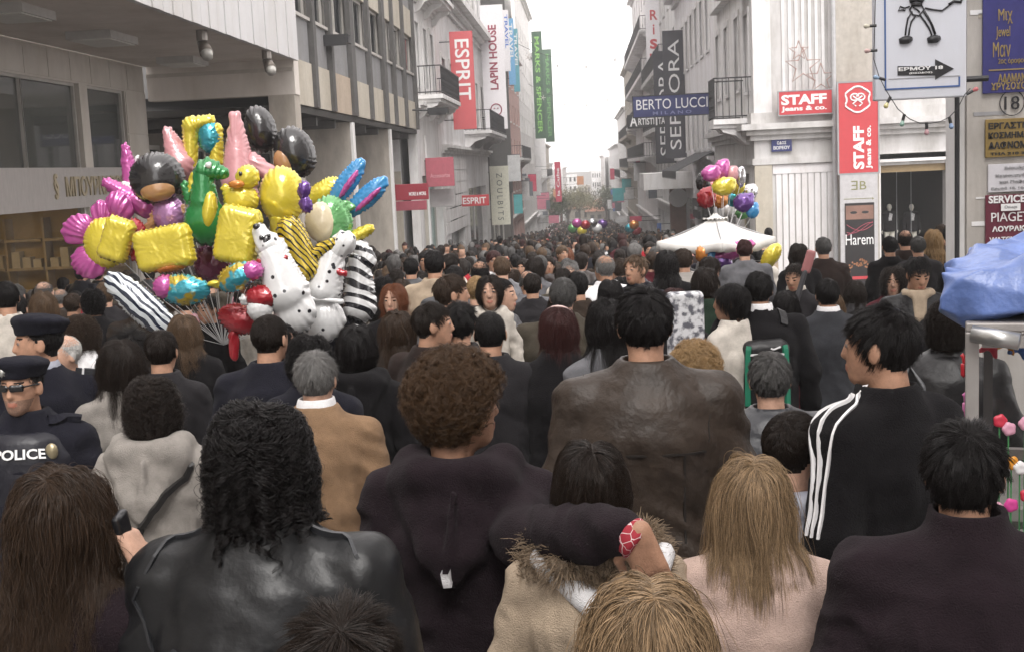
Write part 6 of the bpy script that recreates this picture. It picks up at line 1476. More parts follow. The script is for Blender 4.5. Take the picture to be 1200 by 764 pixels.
FC_ = foil('foil_cream', (.60, .52, .36), metal=.05); FO = foil('foil_orange', (.55, .20, .03)); FLG = foil('foil_leaf', (.12, .34, .12)); FS = foil('foil_silver', (.55, .55, .57), metal=.9, rough=.15); FPU = foil('foil_purple', (.13, .05, .25), metal=.5); FTQ = foil('foil_turquoise', (.04, .34, .42), metal=.6)
FDAL = foil('foil_dalmatian', (.66, .66, .66), metal=.05, pattern='spots', scale=15, thr=.22); FZEB = foil('foil_zebra', (.64, .68, .70), metal=.2, pattern='stripe', scale=9, col2=(.012, .02, .045), thr=.42); FTIG = foil('foil_tiger', (.55, .40, .03), metal=.4, pattern='stripe', scale=12, thr=.25)
FMIX = foil('foil_multicolour', (.05, .36, .45), metal=.6, pattern='noise', col2=(.50, .36, .03), scale=9); FZE2 = foil('foil_zebra_body', (.66, .66, .66), metal=.05, pattern='stripe', scale=7, thr=.42, stretch=(.4, .4, 1))
GATHER = at(262, 404, 8.75)
def balloon(name, label, px, py, D, parts, group='foil balloons held by the seller', string=True, cat='balloon', gather=None, step=None):
    """parts: (part name, material, prims); prims in photo pixels around (px, py): ('e', dx, dz, dy, rx, rz, ry, rot) / ('c', x0, z0, x1, z1, r0, r1, dy) / ('b', ...)"""
    c = at(px, py, D); k = D / FPX; r = thing(name, label, cat, tuple(c), group); step = step or max(.010, k * 1.7)
    for pn, m, prims in parts:
        s = SDF()
        for q in prims:
            if q[0] == 'e': s.ell((q[1] * k, q[3] * k, q[2] * k), (q[4] * k, q[6] * k, q[5] * k), k=.02, rot=Matrix.Rotation(R_(q[7]), 4, 'Y') if len(q) > 7 else None)
            elif q[0] == 'c': s.cone((q[1] * k, q[7] * k if len(q) > 7 else 0, q[2] * k), (q[3] * k, q[7] * k if len(q) > 7 else 0, q[4] * k), q[5] * k, q[6] * k, k=.03)
            else: s.box((q[1] * k, q[3] * k, q[2] * k), (q[4] * k, q[6] * k, q[5] * k), q[8] * k, k=.02, rot=Matrix.Rotation(R_(q[7]), 4, 'Y'))
        V, Q = s.grid(step); N = vnormals(V, Q)
        ed = np.exp(-(V[:, 1] / (2.2 * k)) ** 2); an = np.arctan2(V[:, 2], V[:, 0])      # puckers along the welded seam
        wide_ = np.exp(-(V[:, 1] / (13 * k)) ** 2); V = V + N * ((fbm(V * 9 + px, 2) - .5) * .012 + ed * .007 * (1 + .5 * np.sin(an * 31)) + wide_ * .0045 * np.sin(an * 37 + 3 * np.sin(an * 5)))[:, None]
        link(pn, mesh_np(pn, V, Q, [m]), r)
    if string:
        gpt = (gather or GATHER) - c
        MB().tube([(0, .02, -6 * k), tuple(gpt * .5 + Vector((0, 0, -.06))), tuple(gpt)], .0025, 4).build('ribbon', mat('balloon_ribbon', (.5, .5, .5), .5), r)
    return r
E = lambda dx, dz, rx, rz, ry=None, dy=0, rot=0: ('e', dx, dz, dy, rx, rz, ry if ry else min(rx, rz) * .7, rot)
balloon('flower_balloon', 'magenta petalled flower balloon with a yellow middle', 124, 284, 8.5, [('petal', FP, [E(-32, 17, 22, 17, 12, 4, -25)]), ('petal', FP, [E(-24, -24, 21, 19, 12, 4, 30)]), ('petal', FP, [E(20, 42, 19, 15, 12, 4, 60)]), ('petal', FP, [E(-3, 34, 14, 17, 10, 6)]), ('middle', FY, [E(0, 0, 27, 30, 16)])])
balloon('wing_balloon', 'upper magenta wing shaped balloon above the flower', 151, 190, 8.7, [('wing', FP, [('c', 2, -22, -3, 18, 11, 4)]), ('edge', FW, [('c', 8, -20, 10, 6, 7, 2, 3)])])
balloon('wing_balloon', 'lower magenta wing balloon pointing left', 146, 228, 8.6, [('wing', FP, [('c', 25, -16, -20, 14, 13, 6)]), ('edge', FW, [('c', 20, -2, 0, 12, 7, 3, 3)])])
balloon('round_balloon', 'glossy black round balloon with a tan lower front', 184, 210, 8.4, [('cap', FB, [E(0, 0, 33, 30, 24)]), ('front', FT, [E(3, -11, 22, 16, 13, -11)])])
balloon('round_balloon', 'lilac bodied balloon under the black round one', 198, 252, 8.4, [('body', FL, [E(0, 0, 20, 22, 13)]), ('arm', FT, [('c', -14, 4, -26, -16, 6, 5)]), ('arm', FT, [('c', 15, 6, 24, -4, 6, 5)])])
balloon('cone_balloon', 'short pink cone balloon behind the black round one', 203, 172, 9.0, [('body', FK, [('c', 8, -20, -6, 18, 18, 5)])])
balloon('cone_balloon', 'tall pink cone balloon in the middle of the bunch', 279, 182, 8.9, [('body', FK, [('c', 0, 44, 0, -30, 6, 22), E(0, -50, 20, 20, 14)]), ('arm', FK, [('c', 18, -8, 40, -28, 9, 9)])])
balloon('wavy_balloon', 'yellow wavy balloon with a blue middle at the top', 238, 166, 9.0, [('strand', FY, [('c', -14, 18, -16, -28, 9, 7), ('c', -12, 20, 10, 24, 9, 6)]), ('front', FTQ, [E(9, 4, 14, 19, 10)]), ('strand', FY, [('c', 18, 14, 14, -26, 6, 8)])])
balloon('dragon_balloon', 'shiny green long necked dinosaur balloon', 243, 240, 8.3, [('head', FG, [('c', 0, 40, 22, 36, 12, 7), ('c', 14, 44, 4, 50, 5, 4)]), ('body', FG, [('c', -2, 36, -4, 5, 11, 17), E(-4, -20, 26, 28, 18), ('c', -22, 6, -26, 24, 5, 4)]), ('belly', FY, [E(5, -8, 9, 24, 12, -9, 8)]), ('eye', FW, [E(8, 46, 4, 4, 4, -10)]), ('crest', FY, [('c', -14, 34, -20, 0, 4, 5)])])
balloon('round_balloon', 'black egg shaped balloon at the top of the bunch', 305, 152, 9.2, [('body', FB, [E(0, 0, 18, 27, 18, 0, -12)])])
balloon('round_balloon', 'black and tan round balloon at the upper right', 343, 181, 9.1, [('cap', FB, [E(3, 2, 23, 30, 20, 0, -20)]), ('front', FT, [E(-8, -8, 13, 16, 10, -10)])])
balloon('duck_balloon', 'yellow duck balloon with an orange bill', 285, 222, 8.3, [('body', FY, [E(-3, -12, 20, 18, 14), ('c', -14, -8, -22, 2, 8, 4)]), ('head', FY, [E(7, 14, 14, 14, 11, -4)]), ('bill', FO, [E(-4, 6, 10, 5, 6, -13)]), ('eye', FB, [E(2, 18, 2.6, 3.4, 3, -14)])])
balloon('egg_balloon', 'large plain yellow egg balloon', 331, 234, 8.4, [('body', FY, [E(0, 4, 27, 34, 20)]), ('neck', FY, [('c', -4, -22, -6, -36, 14, 10)])])
balloon('pillow_balloon', 'plain yellow pillow balloon in front, tilted', 193, 291, 8.0, [('body', FY, [('b', 0, 0, 0, 35, 25, 14, -8, 10)]), ('trim', FO, [E(5, -22, 22, 7, 10, -2, -8)])])
balloon('pillow_balloon', 'plain yellow pillow balloon beside the dalmatian', 279, 276, 8.1, [('body', FY, [('b', 0, 0, 0, 25, 34, 14, 14, 10)])])
balloon('pillow_balloon', 'yellow pillow balloon squeezed against the flower', 137, 281, 8.2, [('body', FY, [('b', 0, 0, 0, 18, 26, 11, 22, 8)])])
balloon('ring_balloon', 'round green balloon with a cream front', 384, 261, 8.5, [('rim', FLG, [E(4, 0, 25, 31, 16)]), ('front', FC_, [E(-6, 1, 19, 24, 12, -9)]), ('bow', FLG, [E(22, 18, 12, 7, 5, 2, 10)])])
for k, (x, y, rot) in enumerate(((407, 214, -38), (430, 231, -50))): balloon('ear_balloon', ['upper', 'lower'][k] + ' long bright blue balloon with a rosy streak', x, y, 8.6, [('body', FBL, [E(0, 0, 11, 33, 8, 0, -rot)]), ('streak', FP, [E(2, -3, 4, 22, 5, -5, -rot)])])
balloon('dog_balloon', 'spotted white dog balloon sitting upright in front', 330, 322, 8.0, [('head', FDAL, [('c', -22, 52, -14, 36, 9, 15), E(-4, 30, 12, 14, 10)]), ('body', FDAL, [('c', -8, 22, 4, -20, 18, 28), E(14, -44, 24, 26, 18)]), ('ear', FB, [E(-14, 38, 6, 12, 5, -9, 20)]), ('collar', FR, [('c', -24, 17, 8, 20, 4, 4, -9)]), ('nose', FB, [E(-25, 58, 5, 4, 5, -5)]), ('eye', FB, [E(-18, 45, 2.6, 3.4, 3, -12)]), ('eye', FB, [E(-9, 47, 2.6, 3.4, 3, -12)])])
balloon('dog_balloon', 'second spotted white dog balloon leaning behind the first', 383, 333, 8.3, [('head', FDAL, [('c', 24, 48, 10, 36, 14, 13)]), ('body', FDAL, [('c', 8, 32, -4, -5, 15, 22), E(-8, -42, 27, 26, 17)]), ('collar', FR, [('c', -4, 22, 24, 12, 4, 4, -9)]), ('band', FW, [('c', -24, -14, 20, -20, 3, 3, -16)])])
balloon('tiger_balloon', 'yellow and black striped animal balloon', 350, 295, 8.25, [('body', FTIG, [('c', -8, 26, 8, -20, 16, 17)]), ('paw', FTIG, [('c', 10, -10, 40, 8, 8, 7)]), ('muzzle', FO, [E(-20, 10, 7, 9, 6, -10)])])
balloon('zebra_balloon', 'zebra striped animal balloon at the right of the bunch', 416, 335, 8.5, [('head', FZE2, [('c', 8, 46, 16, 30, 9, 11)]), ('body', FZE2, [('c', 6, 28, 4, -24, 13, 20)]), ('leg', FZE2, [('c', 0, -30, 2, -50, 10, 8)])])
balloon('long_zebra_balloon', 'long blue and white striped balloon hanging low at left', 166, 358, 7.6, [('body', FZEB, [E(0, 0, 19, 56, 15, 0, -46)]), ('tail', FZEB, [('c', 42, -42, 58, -52, 8, 3)])])
balloon('fish_balloon', 'left half of the multicoloured twin balloon pair', 213, 340, 7.9, [('body', FMIX, [E(2, 0, 32, 18, 13, 0, 4)]), ('tip', FP, [E(-20, 4, 14, 14, 11, -3)])])
balloon('fish_balloon', 'right half of the multicoloured twin balloon pair', 281, 325, 7.9, [('body', FMIX, [E(-3, 0, 26, 16, 12, 0, -20)]), ('tip', FP, [E(16, 7, 13, 11, 9, -3)]), ('knot', FY, [E(-30, -6, 9, 5, 6, -2)])])
balloon('red_balloon', 'red and white round balloon low in the bunch', 306, 356, 7.9, [('top', FR, [E(2, 8, 20, 13, 12)]), ('front', FW, [E(-2, -6, 15, 14, 12)]), ('pompom', FW, [E(-20, 6, 6, 5, 6)])])
balloon('red_balloon', 'crumpled red foil balloon below the twin pair', 282, 374, 8.1, [('body', FR, [E(0, 0, 28, 17, 12, 0, 15)]), ('streamer', FR, [('c', -10, -16, -12, -44, 5, 5)])])
balloon('red_balloon', 'red balloon tucked beside the yellow pillow', 159, 280, 8.3, [('body', FR, [E(0, 4, 14, 20, 10)]), ('front', FW, [E(-6, 0, 10, 12, 8, -6)]), ('base', FR, [E(12, -18, 22, 12, 10)])])
balloon('bow_balloon', 'dark purple bow balloon beside the green ring', 358, 232, 8.2, [('loop', FPU, [E(-1, 9, 7, 10, 6, 0, 15)]), ('loop', FPU, [E(0, -8, 7, 10, 6, 0, -10)])])
balloon('star_balloon', 'small yellow twisted balloon right of the green ring', 420, 275, 8.5, [('body', FY, [('c', -16, -8, 14, 6, 8, 5)])])
balloon('round_balloon', 'maroon balloon half hidden in the middle of the bunch', 248, 308, 8.5, [('body', foil('foil_maroon', (.10, .01, .04), metal=.4), [E(0, 0, 22, 24, 14)])])
balloon('round_balloon', 'yellow balloon peeping out behind the dark bow', 385, 228, 8.9, [('body', FY, [E(-6, 2, 26, 13, 10, 0, -30)])])
# the bunch above the parasol, and loose ones below it
G2 = at(846, 300, 14.6)
for k, (x, y, rx, rz, m, lab) in enumerate([(833, 204, 11, 9, FP, 'magenta'), (846, 200, 9, 12, FP, 'rose magenta'), (824, 214, 8, 11, FB, 'dark'), (835, 220, 9, 10, FR, 'red'), (848, 219, 14, 10, FY, 'yellow'), (828, 232, 11, 12, FR, 'crimson'), (843, 235, 10, 9, FO, 'orange'), (862, 234, 11, 11, FTQ, 'turquoise'), (872, 238, 12, 11, FPU, 'purple'), (868, 208, 5, 12, FS, 'silver pointed'), (864, 220, 8, 8, FY, 'small yellow'), (878, 226, 9, 9, FS, 'silver'), (882, 247, 7, 9, FBL, 'blue'), (858, 205, 7, 9, FK, 'pale pink'), (870, 250, 8, 7, FLG, 'green'), (854, 248, 9, 8, FW, 'white')]):
    balloon('balloon', lab + ' balloon in the bunch above the parasol', x, y, 15 + (k % 4) * .25, [('body', m, [E(0, 0, rx, rz, min(rx, rz) * .75), E(rx * .5, rz * .6, rx * .5, rz * .45, rx * .4)])], group='balloons above the parasol', gather=G2)
for x, y, rx, rz, rot, m, lab in ((856, 296, 30, 9, -20, FP, 'long rose magenta balloon under the parasol'), (846, 308, 12, 12, 0, FPU, 'purple balloon under the parasol'), (904, 300, 9, 16, 35, FY, 'yellow green leaf shaped balloon right of the parasol pole'), (832, 302, 7, 18, 5, FBL, 'upright blue balloon under the parasol'), (824, 298, 9, 10, 0, FO, 'orange balloon under the parasol')):
    balloon('balloon', lab, x, y, 13.6, [('body', m, [E(0, 0, rx, rz, 9, 0, rot)])], group='balloons under the parasol', gather=G2)
for k, (x, y, m, lab) in enumerate([(676, 262, FP, 'magenta'), (686, 264, FR, 'red'), (682, 271, FY, 'yellow'), (694, 262, FS, 'silver'), (700, 268, FW, 'white'), (671, 268, FLG, 'green'), (743, 264, FO, 'orange'), (738, 268, FTQ, 'turquoise'), (746, 271, FR, 'crimson'), (706, 263, FPU, 'purple')]):
    balloon('balloon', lab + ' balloon far down the street over the heads', x, y, 60 + k, [('body', m, [E(0, 0, 6, 5.5, 4)])], group='far balloons', gather=at(x, y + 18, 60 + k))

# ------------------------------------------------------------------ vendor's parasol
p = at(838, 243, 14.0); zr = at(838, 290, 14.0).z; r = thing('parasol', 'square white vendor parasol over the crowd at the right', 'parasol', (p.x, 14.0, gz(14)))
CAN = mat('parasol_canvas', (.68, .665, .64), .85, var=.05, scale=4, bump=.2, bscale=30)
W2 = .67; hh = p.z - gz(14) - .10; hr = zr - gz(14) + .09
def canopy(rs, z0, z1, nm, parent, val=.0, n=16):
    cs = [(-rs, 0), (0, -rs), (rs, 0), (0, rs)]
    for q in range(4):
        a, b_ = np.array(cs[q]), np.array(cs[(q + 1) % 4]); V = []; F = []
        for i in range(n + 1):
            t = i / n
            for j in range(n + 1):
                u = j / n; c = (a + (b_ - a) * u) * t; sag = -.05 * math.sin(math.pi * u) * t ** 2 * (rs / .67) - .035 * math.sin(math.pi * t)
                V.append((c[0] * (1 - .05 * math.sin(math.pi * u) * t), c[1] * (1 - .05 * math.sin(math.pi * u) * t), z1 + (z0 - z1) * t + sag))
        for i in range(n):
            for j in range(n): F.append([i * (n + 1) + j, (i + 1) * (n + 1) + j, (i + 1) * (n + 1) + j + 1, i * (n + 1) + j + 1])
        if val:
            k0 = len(V)
            for j in range(n + 1): x, y, z = V[n * (n + 1) + j]; V.append((x * 1.005, y * 1.005, z - val - .012 * math.sin(j * 1.3)))
            for j in range(n): F.append([n * (n + 1) + j, k0 + j, k0 + j + 1, n * (n + 1) + j + 1])
        o = link(nm, mesh_np(nm, V, F, [CAN]), parent); o.modifiers.new('t', 'SOLIDIFY').thickness = .006
canopy(W2, hr, hh, 'canopy_panel', r, val=.09); canopy(.14, hh - .015, hh + .055, 'vent_panel', r, val=.012)
MB().tube([(0, 0, .0), (0, 0, hh + .1)], .018, 8).build('pole', mat('pole_metal', (.4, .4, .41), .35, metal=.6), r)
for q in range(4):
    c = [(-W2, 0), (0, -W2), (W2, 0), (0, W2)][q]; MB().tube([(0, 0, hh - .03), (c[0] * .97, c[1] * .97, hr - .015)], .008, 5).build('rib', mat('pole_metal', (.4, .4, .41)), r)
MB().box(-.22, .22, -.22, .22, 0, .07).build('base', mat('concrete_base', (.3, .3, .29), .8), r, bevel=.02)

# ------------------------------------------------------------------ stall with the blue tarpaulin
p0 = at(1131, 450, 4.0); SZ = gz(4.2); SROT = R_(-17); r = thing('toy_stall', 'vendor stall with metal frame and glass case under a blue tarpaulin', 'stall', (p0.x, p0.y, SZ), rotz=SROT)
def stall_pt(x, y, z): return Matrix.Rotation(SROT, 3, 'Z') @ Vector((x, y, z)) + Vector((p0.x, p0.y, SZ))
SX, SY = stall_pt(.6, .4, 0)[:2]
ALU = mat('painted_steel_frame', (.36, .34, .33), .45, metal=.3, var=.12, grime=.2)
zt_ = at(1137, 388, 4.0).z - SZ; xr_ = 1.3; dp = .85
for x in (0, xr_):
    for y in (0, dp): MB().box(x, x + .042, y - .025, y + .025, 0, zt_).build('post', ALU, r, bevel=.004)
for y in (0, dp):
    for z in (.45, 1.08, zt_ - .05): MB().box(.051, xr_ - .001, y - .02, y + .02, z, z + .04).build('rail', ALU, r)
SHM = mat('stall_shelf', (.35, .33, .31), .6)
MB().box(.051, xr_ - .001, .03, dp - .03, 1.04, 1.075).build('shelf', SHM, r); MB().box(.051, xr_ - .001, .03, dp - .03, .3, .44).build('lower_shelf', SHM, r)
MB().box(.051, xr_ - .001, .022, .028, .97, zt_ - .06).build('glass_front', glass('case_glass', (.5, .5, .5), alpha=.12), r); MB().box(.01, .018, .04, dp - .04, .97, zt_ - .06).build('glass_side', glass('case_glass', (.5, .5, .5)), r)
MB().box(.06, .09, .35, .38, .92, zt_).build('inner_post', mat('inner_post', (.12, .11, .11), .5), r)
MB().box(.0, xr_ + .02, -.02, dp + .02, zt_, zt_ + .03).build('top_board', ALU, r, bevel=.006)
MB().tube([(.02, -.05, zt_ + .0), (.16, -.08, zt_ - .02)], .028, 10).build('clamp', mat('clamp_metal', (.55, .55, .54), .3, metal=.8), r, smooth=True)
s = SDF(); hT = .20
s.box((.66, .40, zt_ + .03 + hT * .5), (.70, .42, hT * .5), .05, k=.05)
s.cone((.06, .72, zt_ + hT - .0), (xr_, .78, zt_ + hT - .04), .03, .05, k=.10); s.cone((-.06, .0, zt_ + .10), (.0, .3, zt_ + .12), .03, .06, k=.10); s.cone((.22, -.06, zt_ - .015), (.50, -.04, zt_ + .06), .05, .07, k=.12)
V, Q = s.grid(.10); N = vnormals(V, Q); gt = np.random.RandomState(31)
V = V + gt.normal(size=V.shape) * np.array((.022, .018, .020)) + N * ((fbm(V * 3, 2) - .5) * .08)[:, None]      # slack, creased sheet
TARP = mat('blue_tarpaulin', (.115, .18, .42), .34, spec=.55, var=.25, scale=5, bump=.5, bscale=14)
o = link('tarpaulin', mesh_np('tarpaulin', V, Q, [TARP]), r); bv = o.modifiers.new('soft', 'BEVEL'); bv.width = .012; bv.segments = 1; bv.limit_method = 'NONE'; sb = o.modifiers.new('sub', 'SUBSURF'); sb.levels = sb.render_levels = 2
TC = [(.5, .03, .06), (.55, .05, .25), (.6, .25, .02), (.05, .3, .12), (.5, .4, .05), (.05, .15, .45), (.6, .3, .4), (.7, .7, .7)]
TN = ['scarlet', 'magenta', 'orange', 'green', 'yellow', 'blue', 'pink', 'white']
for k in range(36):
    q = stall_pt(.10 + (k % 12) * .034 + rnd.uniform(-.012, .012), -.10 - .07 * (k // 12), 0); c = (0, 1, 6, 1, 0, 6, 2, 1, 3, 0, 6, 7)[(k * 5 + k // 12) % 12]; hz_ = 1.40 + .08 * rnd.random() - .12 * (k // 12)
    o = thing('toy_flower', '%s toy flower %s in the %s row before the stall' % (TN[c], ['nearest the post', 'second from the post', 'third from the post', 'fourth from the post', 'fifth from the post', 'sixth from the post', 'seventh from the post', 'eighth from the post', 'ninth from the post', 'tenth from the post', 'eleventh from the post', 'farthest from the post'][k % 12], ['back', 'middle', 'front'][k // 12]), 'toy', tuple(q), 'toys before the stall')
    s = SDF(); t0 = rnd.uniform(0, 6)
    for j in range(5): t = t0 + j * 1.257; s.ell((math.cos(t) * .013, -.006, hz_ + math.sin(t) * .013), (.011, .008, .011), k=.006)
    V, Q = s.grid(.005); link('petals', mesh_np('petals', V, Q, [mat('toy_' + TN[c], TC[c], .4)]), o)
    MB().tube([(0, 0, 0), (0, 0, hz_)], .0025, 5).build('stem', mat('toy_green_stem', (.05, .25, .08), .5), o)
for px, py, c, lab in ((1182, 398, 2, 'orange'), (1162, 402, 0, 'scarlet'), (1196, 404, 5, 'blue')):
    p = at(px, py, 4.1); o = thing('hanging_toy', lab + ' star shaped toy hanging inside the stall front', 'toy', tuple(p), 'toys hanging in the stall'); s = SDF()
    for q in range(5): t = .4 + q * 1.257; s.cone((0, 0, 0), (math.sin(t) * .045, -.01, math.cos(t) * .045), .016, .009, k=.012)
    V, Q = s.grid(.008); link('body', mesh_np('body', V, Q, [mat('toy_' + TN[c], TC[c], .4)]), o); MB().tube([(0, 0, .02), (0, 0, .09)], .003, 4).build('loop', IRON, o)
for px, py, D, c1, c2, lab in ((1057, 404, 4.4, (.02, .40, .20), (.5, .06, .03), 'green and red'), (1133, 470, 4.0, (.6, .15, .4), (.6, .2, .4), 'pink'), (1131, 424, 4.0, (.5, .03, .04), (.4, .02, .03), 'scarlet')):
    o = thing('twisted_balloon', lab + ' twisted toy balloon %s' % ('beside the striped track jacket' if px < 1100 else 'hung on the stall post'), 'toy balloon', tuple(at(px, py, D)), 'twisted balloons')
    for nm, m, pr in (('head', mat('latex_%s' % lab.split()[0], c1, .3, coat=.3), [((0, 0, .0), (-.015, 0, .045)), ((.0, 0, .0), (.045, 0, -.02))]), ('body', mat('latex2_%s' % lab.split()[0], c2, .3, coat=.3), [((-.012, 0, -.02), (-.01, 0, -.09))])):
        s = SDF()
        for a, b_ in pr: fz = 1.0 if px < 1100 else .5; s.cone(tuple(np.array(a) * fz), tuple(np.array(b_) * fz), .019 * fz, .017 * fz, k=.006)
        V, Q = s.grid(.008); link(nm, mesh_np(nm, V, Q, [m]), o)
# speckled slab and guitar
p = at(802, 342, 6.9); h_ = p.z - gz(6.9); r = thing('stone_slab', 'upright white speckled stone slab among the crowd', 'slab', (p.x, 6.9, gz(6.9)))
s = SDF(); s.box((0, 0, h_ / 2), (.105, .045, h_ / 2), .018, k=.01); V, Q = s.grid(.016)
ms = mat('speckled_stone', (.55, .55, .57), .7, var=.1); nt_ = ms.node_tree; vo = nt_.nodes.new('ShaderNodeTexNoise'); vo.inputs['Scale'].default_value = 26; vo.inputs['Detail'].default_value = 6; rr = nt_.nodes.new('ShaderNodeValToRGB'); rr.color_ramp.elements[0].position = .42; rr.color_ramp.elements[1].position = .56; rr.color_ramp.elements[0].color = (.10, .10, .12, 1); rr.color_ramp.elements[1].color = (.6, .6, .62, 1)
tcx = nt_.nodes.new('ShaderNodeTexCoord'); nt_.links.new(tcx.outputs['Object'], vo.inputs['Vector']); nt_.links.new(vo.outputs['Fac'], rr.inputs['Fac']); nt_.links.new(rr.outputs[0], nt_.nodes['Principled BSDF'].inputs['Base Color'])
link('slab', mesh_np('slab', V, Q, [ms]), r); MB().box(-.16, .16, -.10, .10, 0, .06).build('foot', mat('speckled_foot', (.4, .4, .41), .8), r, bevel=.01)
r = thing('guitar', 'dark guitar held upright with a rosy headstock', 'guitar', tuple(at(928, 372, 8.9))); k = 8.9 / FPX
s = SDF(); s.cone((0, 0, 0), (.10, 0, .33), .022, .020, k=.01); V, Q = s.grid(.012); link('neck', mesh_np('neck', V, Q, [mat('guitar_dark', (.05, .05, .055), .4)]), r)
s = SDF(); s.box((.125, 0, .40), (.035, .014, .085), .012, k=.01, rot=Matrix.Rotation(.3, 4, 'Y')); V, Q = s.grid(.011); link('headstock', mesh_np('headstock', V, Q, [mat('rosy_wood', (.30, .12, .12), .4)]), r)
s = SDF(); s.ell((-.05, 0, -.16), (.17, .05, .14)); s.ell((-.11, 0, -.34), (.21, .05, .16), k=.05); V, Q = s.grid(.018); link('guitar_body', mesh_np('guitar_body', V, Q, [mat('guitar_wood', (.12, .05, .025), .3)]), r)
print('props', time.time() - T0)
# ------------------------------------------------------------------ the crowd
PR = [dict(hair='short', collar='fold', build=1.12, arms=('down', 'relax')), dict(hair='thick', hl=.04, collar='stand', build=1.16, arms=('relax', 'down')), dict(fem=True, hair='long', hl=.30, collar='fold', hem=.6, arms=('pocket', 'down'), vol=.8),
      dict(fem=True, hair='bob', hl=.17, collar='stand', hem=.75, arms=('down', 'bag'), build=1.05), dict(fem=True, hair='wavy', hl=.30, collar='fold', hem=.8, arms=('relax', 'relax'), vol=.9), dict(hair='short', collar='hood', build=1.14, arms=('pocket', 'pocket')),
      dict(hair='bald', collar='fold', build=1.2, hem=.65), dict(fem=True, hair='curly', hl=.2, curl_r=.01, collar='fold', hem=.7, vol=.9), dict(hair='crop', collar='stand', bulk=.022, quilt=.12, build=1.12), dict(hair='short', hl=.03, collar='fold', hem=.5, build=1.14, arms=('front', 'down'))]
HD = ['short', 'bushy', 'long', 'bobbed', 'wavy', 'short', 'thinning', 'curly', 'cropped', 'neat short']
GD = ['jacket', 'zipped jacket', 'coat', 'short coat', 'jacket', 'hooded jacket', 'coat', 'coat', 'padded jacket', 'long coat']
CW = ['black'] * 10 + ['charcoal'] * 6 + ['dark brown'] * 5 + ['navy'] * 4 + ['brown'] * 4 + ['olive'] * 2 + ['grey'] * 4 + ['slate'] * 3 + ['maroon'] * 1 + ['beige'] * 3 + ['cream'] * 3 + ['warm grey'] * 4 + ['white', 'red', 'dark green', 'plum', 'pink', 'tan']
HW = ['black'] * 8 + ['dark brown'] * 8 + ['brown'] * 5 + ['light brown'] * 2 + ['auburn', 'blonde', 'dark grey', 'dark grey', 'grey', 'red']
def side_limits(y):
    left = -8.2 if y < 24 else (-5.6 if y < 100 else -5.7); rgt = 2.7 if y < 9.6 else (7.5 if 11 < y < 36 else (2.6 if y < 11 else 4.9)); return left, rgt
def project_px(x, y, z):
    q = RW.transposed() @ (Vector((x, y, z)) - CAM); return 600 + FPX * q.x / -q.z, 382 - FPX * q.y / -q.z
heroes = [(k['px'], k['py'], k['D']) for t, k in H]
cr = random.Random(21); cand = []; y = 7.2
while y < 24:
    l, rg = side_limits(y); l = max(l, -.50 * y - .3); rg = min(rg, .38 * y + .3); x = l + cr.random() * .5
    while x < rg:
        dens = 1.0 if -4.8 < x < 3.2 or y > 25 else .62
        if cr.random() < .93 * dens: cand.append((x + cr.uniform(-.16, .16), y + cr.uniform(-.2, .2)))
        x += .56 + cr.random() * .14
    y += .60
cand.sort(key=lambda c: c[1]); NIND = 0
OBST = [(SX, SY, 1.0), (LOC['parasol'].x, 14.0, .35), (LOC['stone_slab'].x, 6.9, .3), (3.6, 10.2, .7), (5, 10.2, .9), (6.5, 10.2, .9), (-6.0, 24.8, .5), (LOC['guitar'].x, 8.9, .3)]
MAXI = 298 - len(H)
placed_last = 0; USED = set()
for x, y in cand:
    if NIND >= MAXI: break
    if any((x - a) ** 2 + (y - b) ** 2 < (c + (.2 if c < .3 else .0)) ** 2 for a, b, c in PEOPLE[-160:] + PEOPLE[:len(H)]) or any((x - a) ** 2 + (y - b) ** 2 < (c + .1) ** 2 for a, b, c in OBST): continue
    i = cr.randrange(len(PR)); P0 = PR[i]; fem = P0.get('fem', False); h = cr.gauss(1.63 if fem else 1.73, .075); hx, hy = project_px(x, y, gz(y) + h)
    if hx < -25 or hx > 1225: continue
    if y < 12.5 and any(d > y and abs(px - hx) < 24 * 7 / y + 14 * 7 / d and hy < py + 60 * 7 / d for px, py, d in heroes): continue
    if hx > 893 and hy < 306: continue
    if y < 10.5 and 70 < hx < 450 and hy < 372 and y < 8.8: continue          # the balloon bunch hangs here
    u = cr.random(); tf = .05 if y < 13.5 else .14; face = 'away' if u < .88 - tf else ('towards' if u < .88 else 'aside'); yaw = {'away': cr.gauss(0, 16), 'towards': 180 + cr.gauss(0, 18), 'aside': cr.choice([-1, 1]) * cr.uniform(60, 120)}[face]
    zone = ('by the shop windows' if x < -4.6 else 'near shop entrance' if x > 3.3 else 'left of middle' if x < -1.6 else 'right of middle' if x > 1.2 else 'mid street')
    band_ = 'front' if y < 10 else ('second' if y < 12.5 else 'third' if y < 15 else 'fourth' if y < 17.5 else 'rear')
    for _try in range(12):
      cc = cr.choice(CW); hc = cr.choice(HW)
      if i == 6: hc = cr.choice(['dark grey', 'grey', 'black'])
      lab = '%s %s hair, %s %s, %s, %s, %s rows' % (hc, HD[i], cc, GD[i], {'away': 'seen from behind', 'towards': 'facing us', 'aside': 'turned sideways'}[face], zone, band_)
      if lab not in USED and len(lab.split()) <= 16: break
    USED.add(lab)
    sp = dict(P0, proto='crowd%d' % i, x=x, y=y, h=h, label=lab, group='people in the street crowd', cc=cc, hc=hc, skin=cr.choice(['light', 'mid', 'mid', 'tan']), yaw=yaw, ck='nylon' if i == 8 else cr.choice(['cloth', 'cloth', 'cloth', 'leather']), cn='coat' if 'coat' in GD[i] else 'jacket', trousers=cr.choice(['navy', 'black', 'denim', 'charcoal']), hn=2600, seed=100 + i)
    person(sp, 1 if y < 13.5 else 2); NIND += 1; placed_last = y
    PEOPLE[-1] = (x, y, .40)
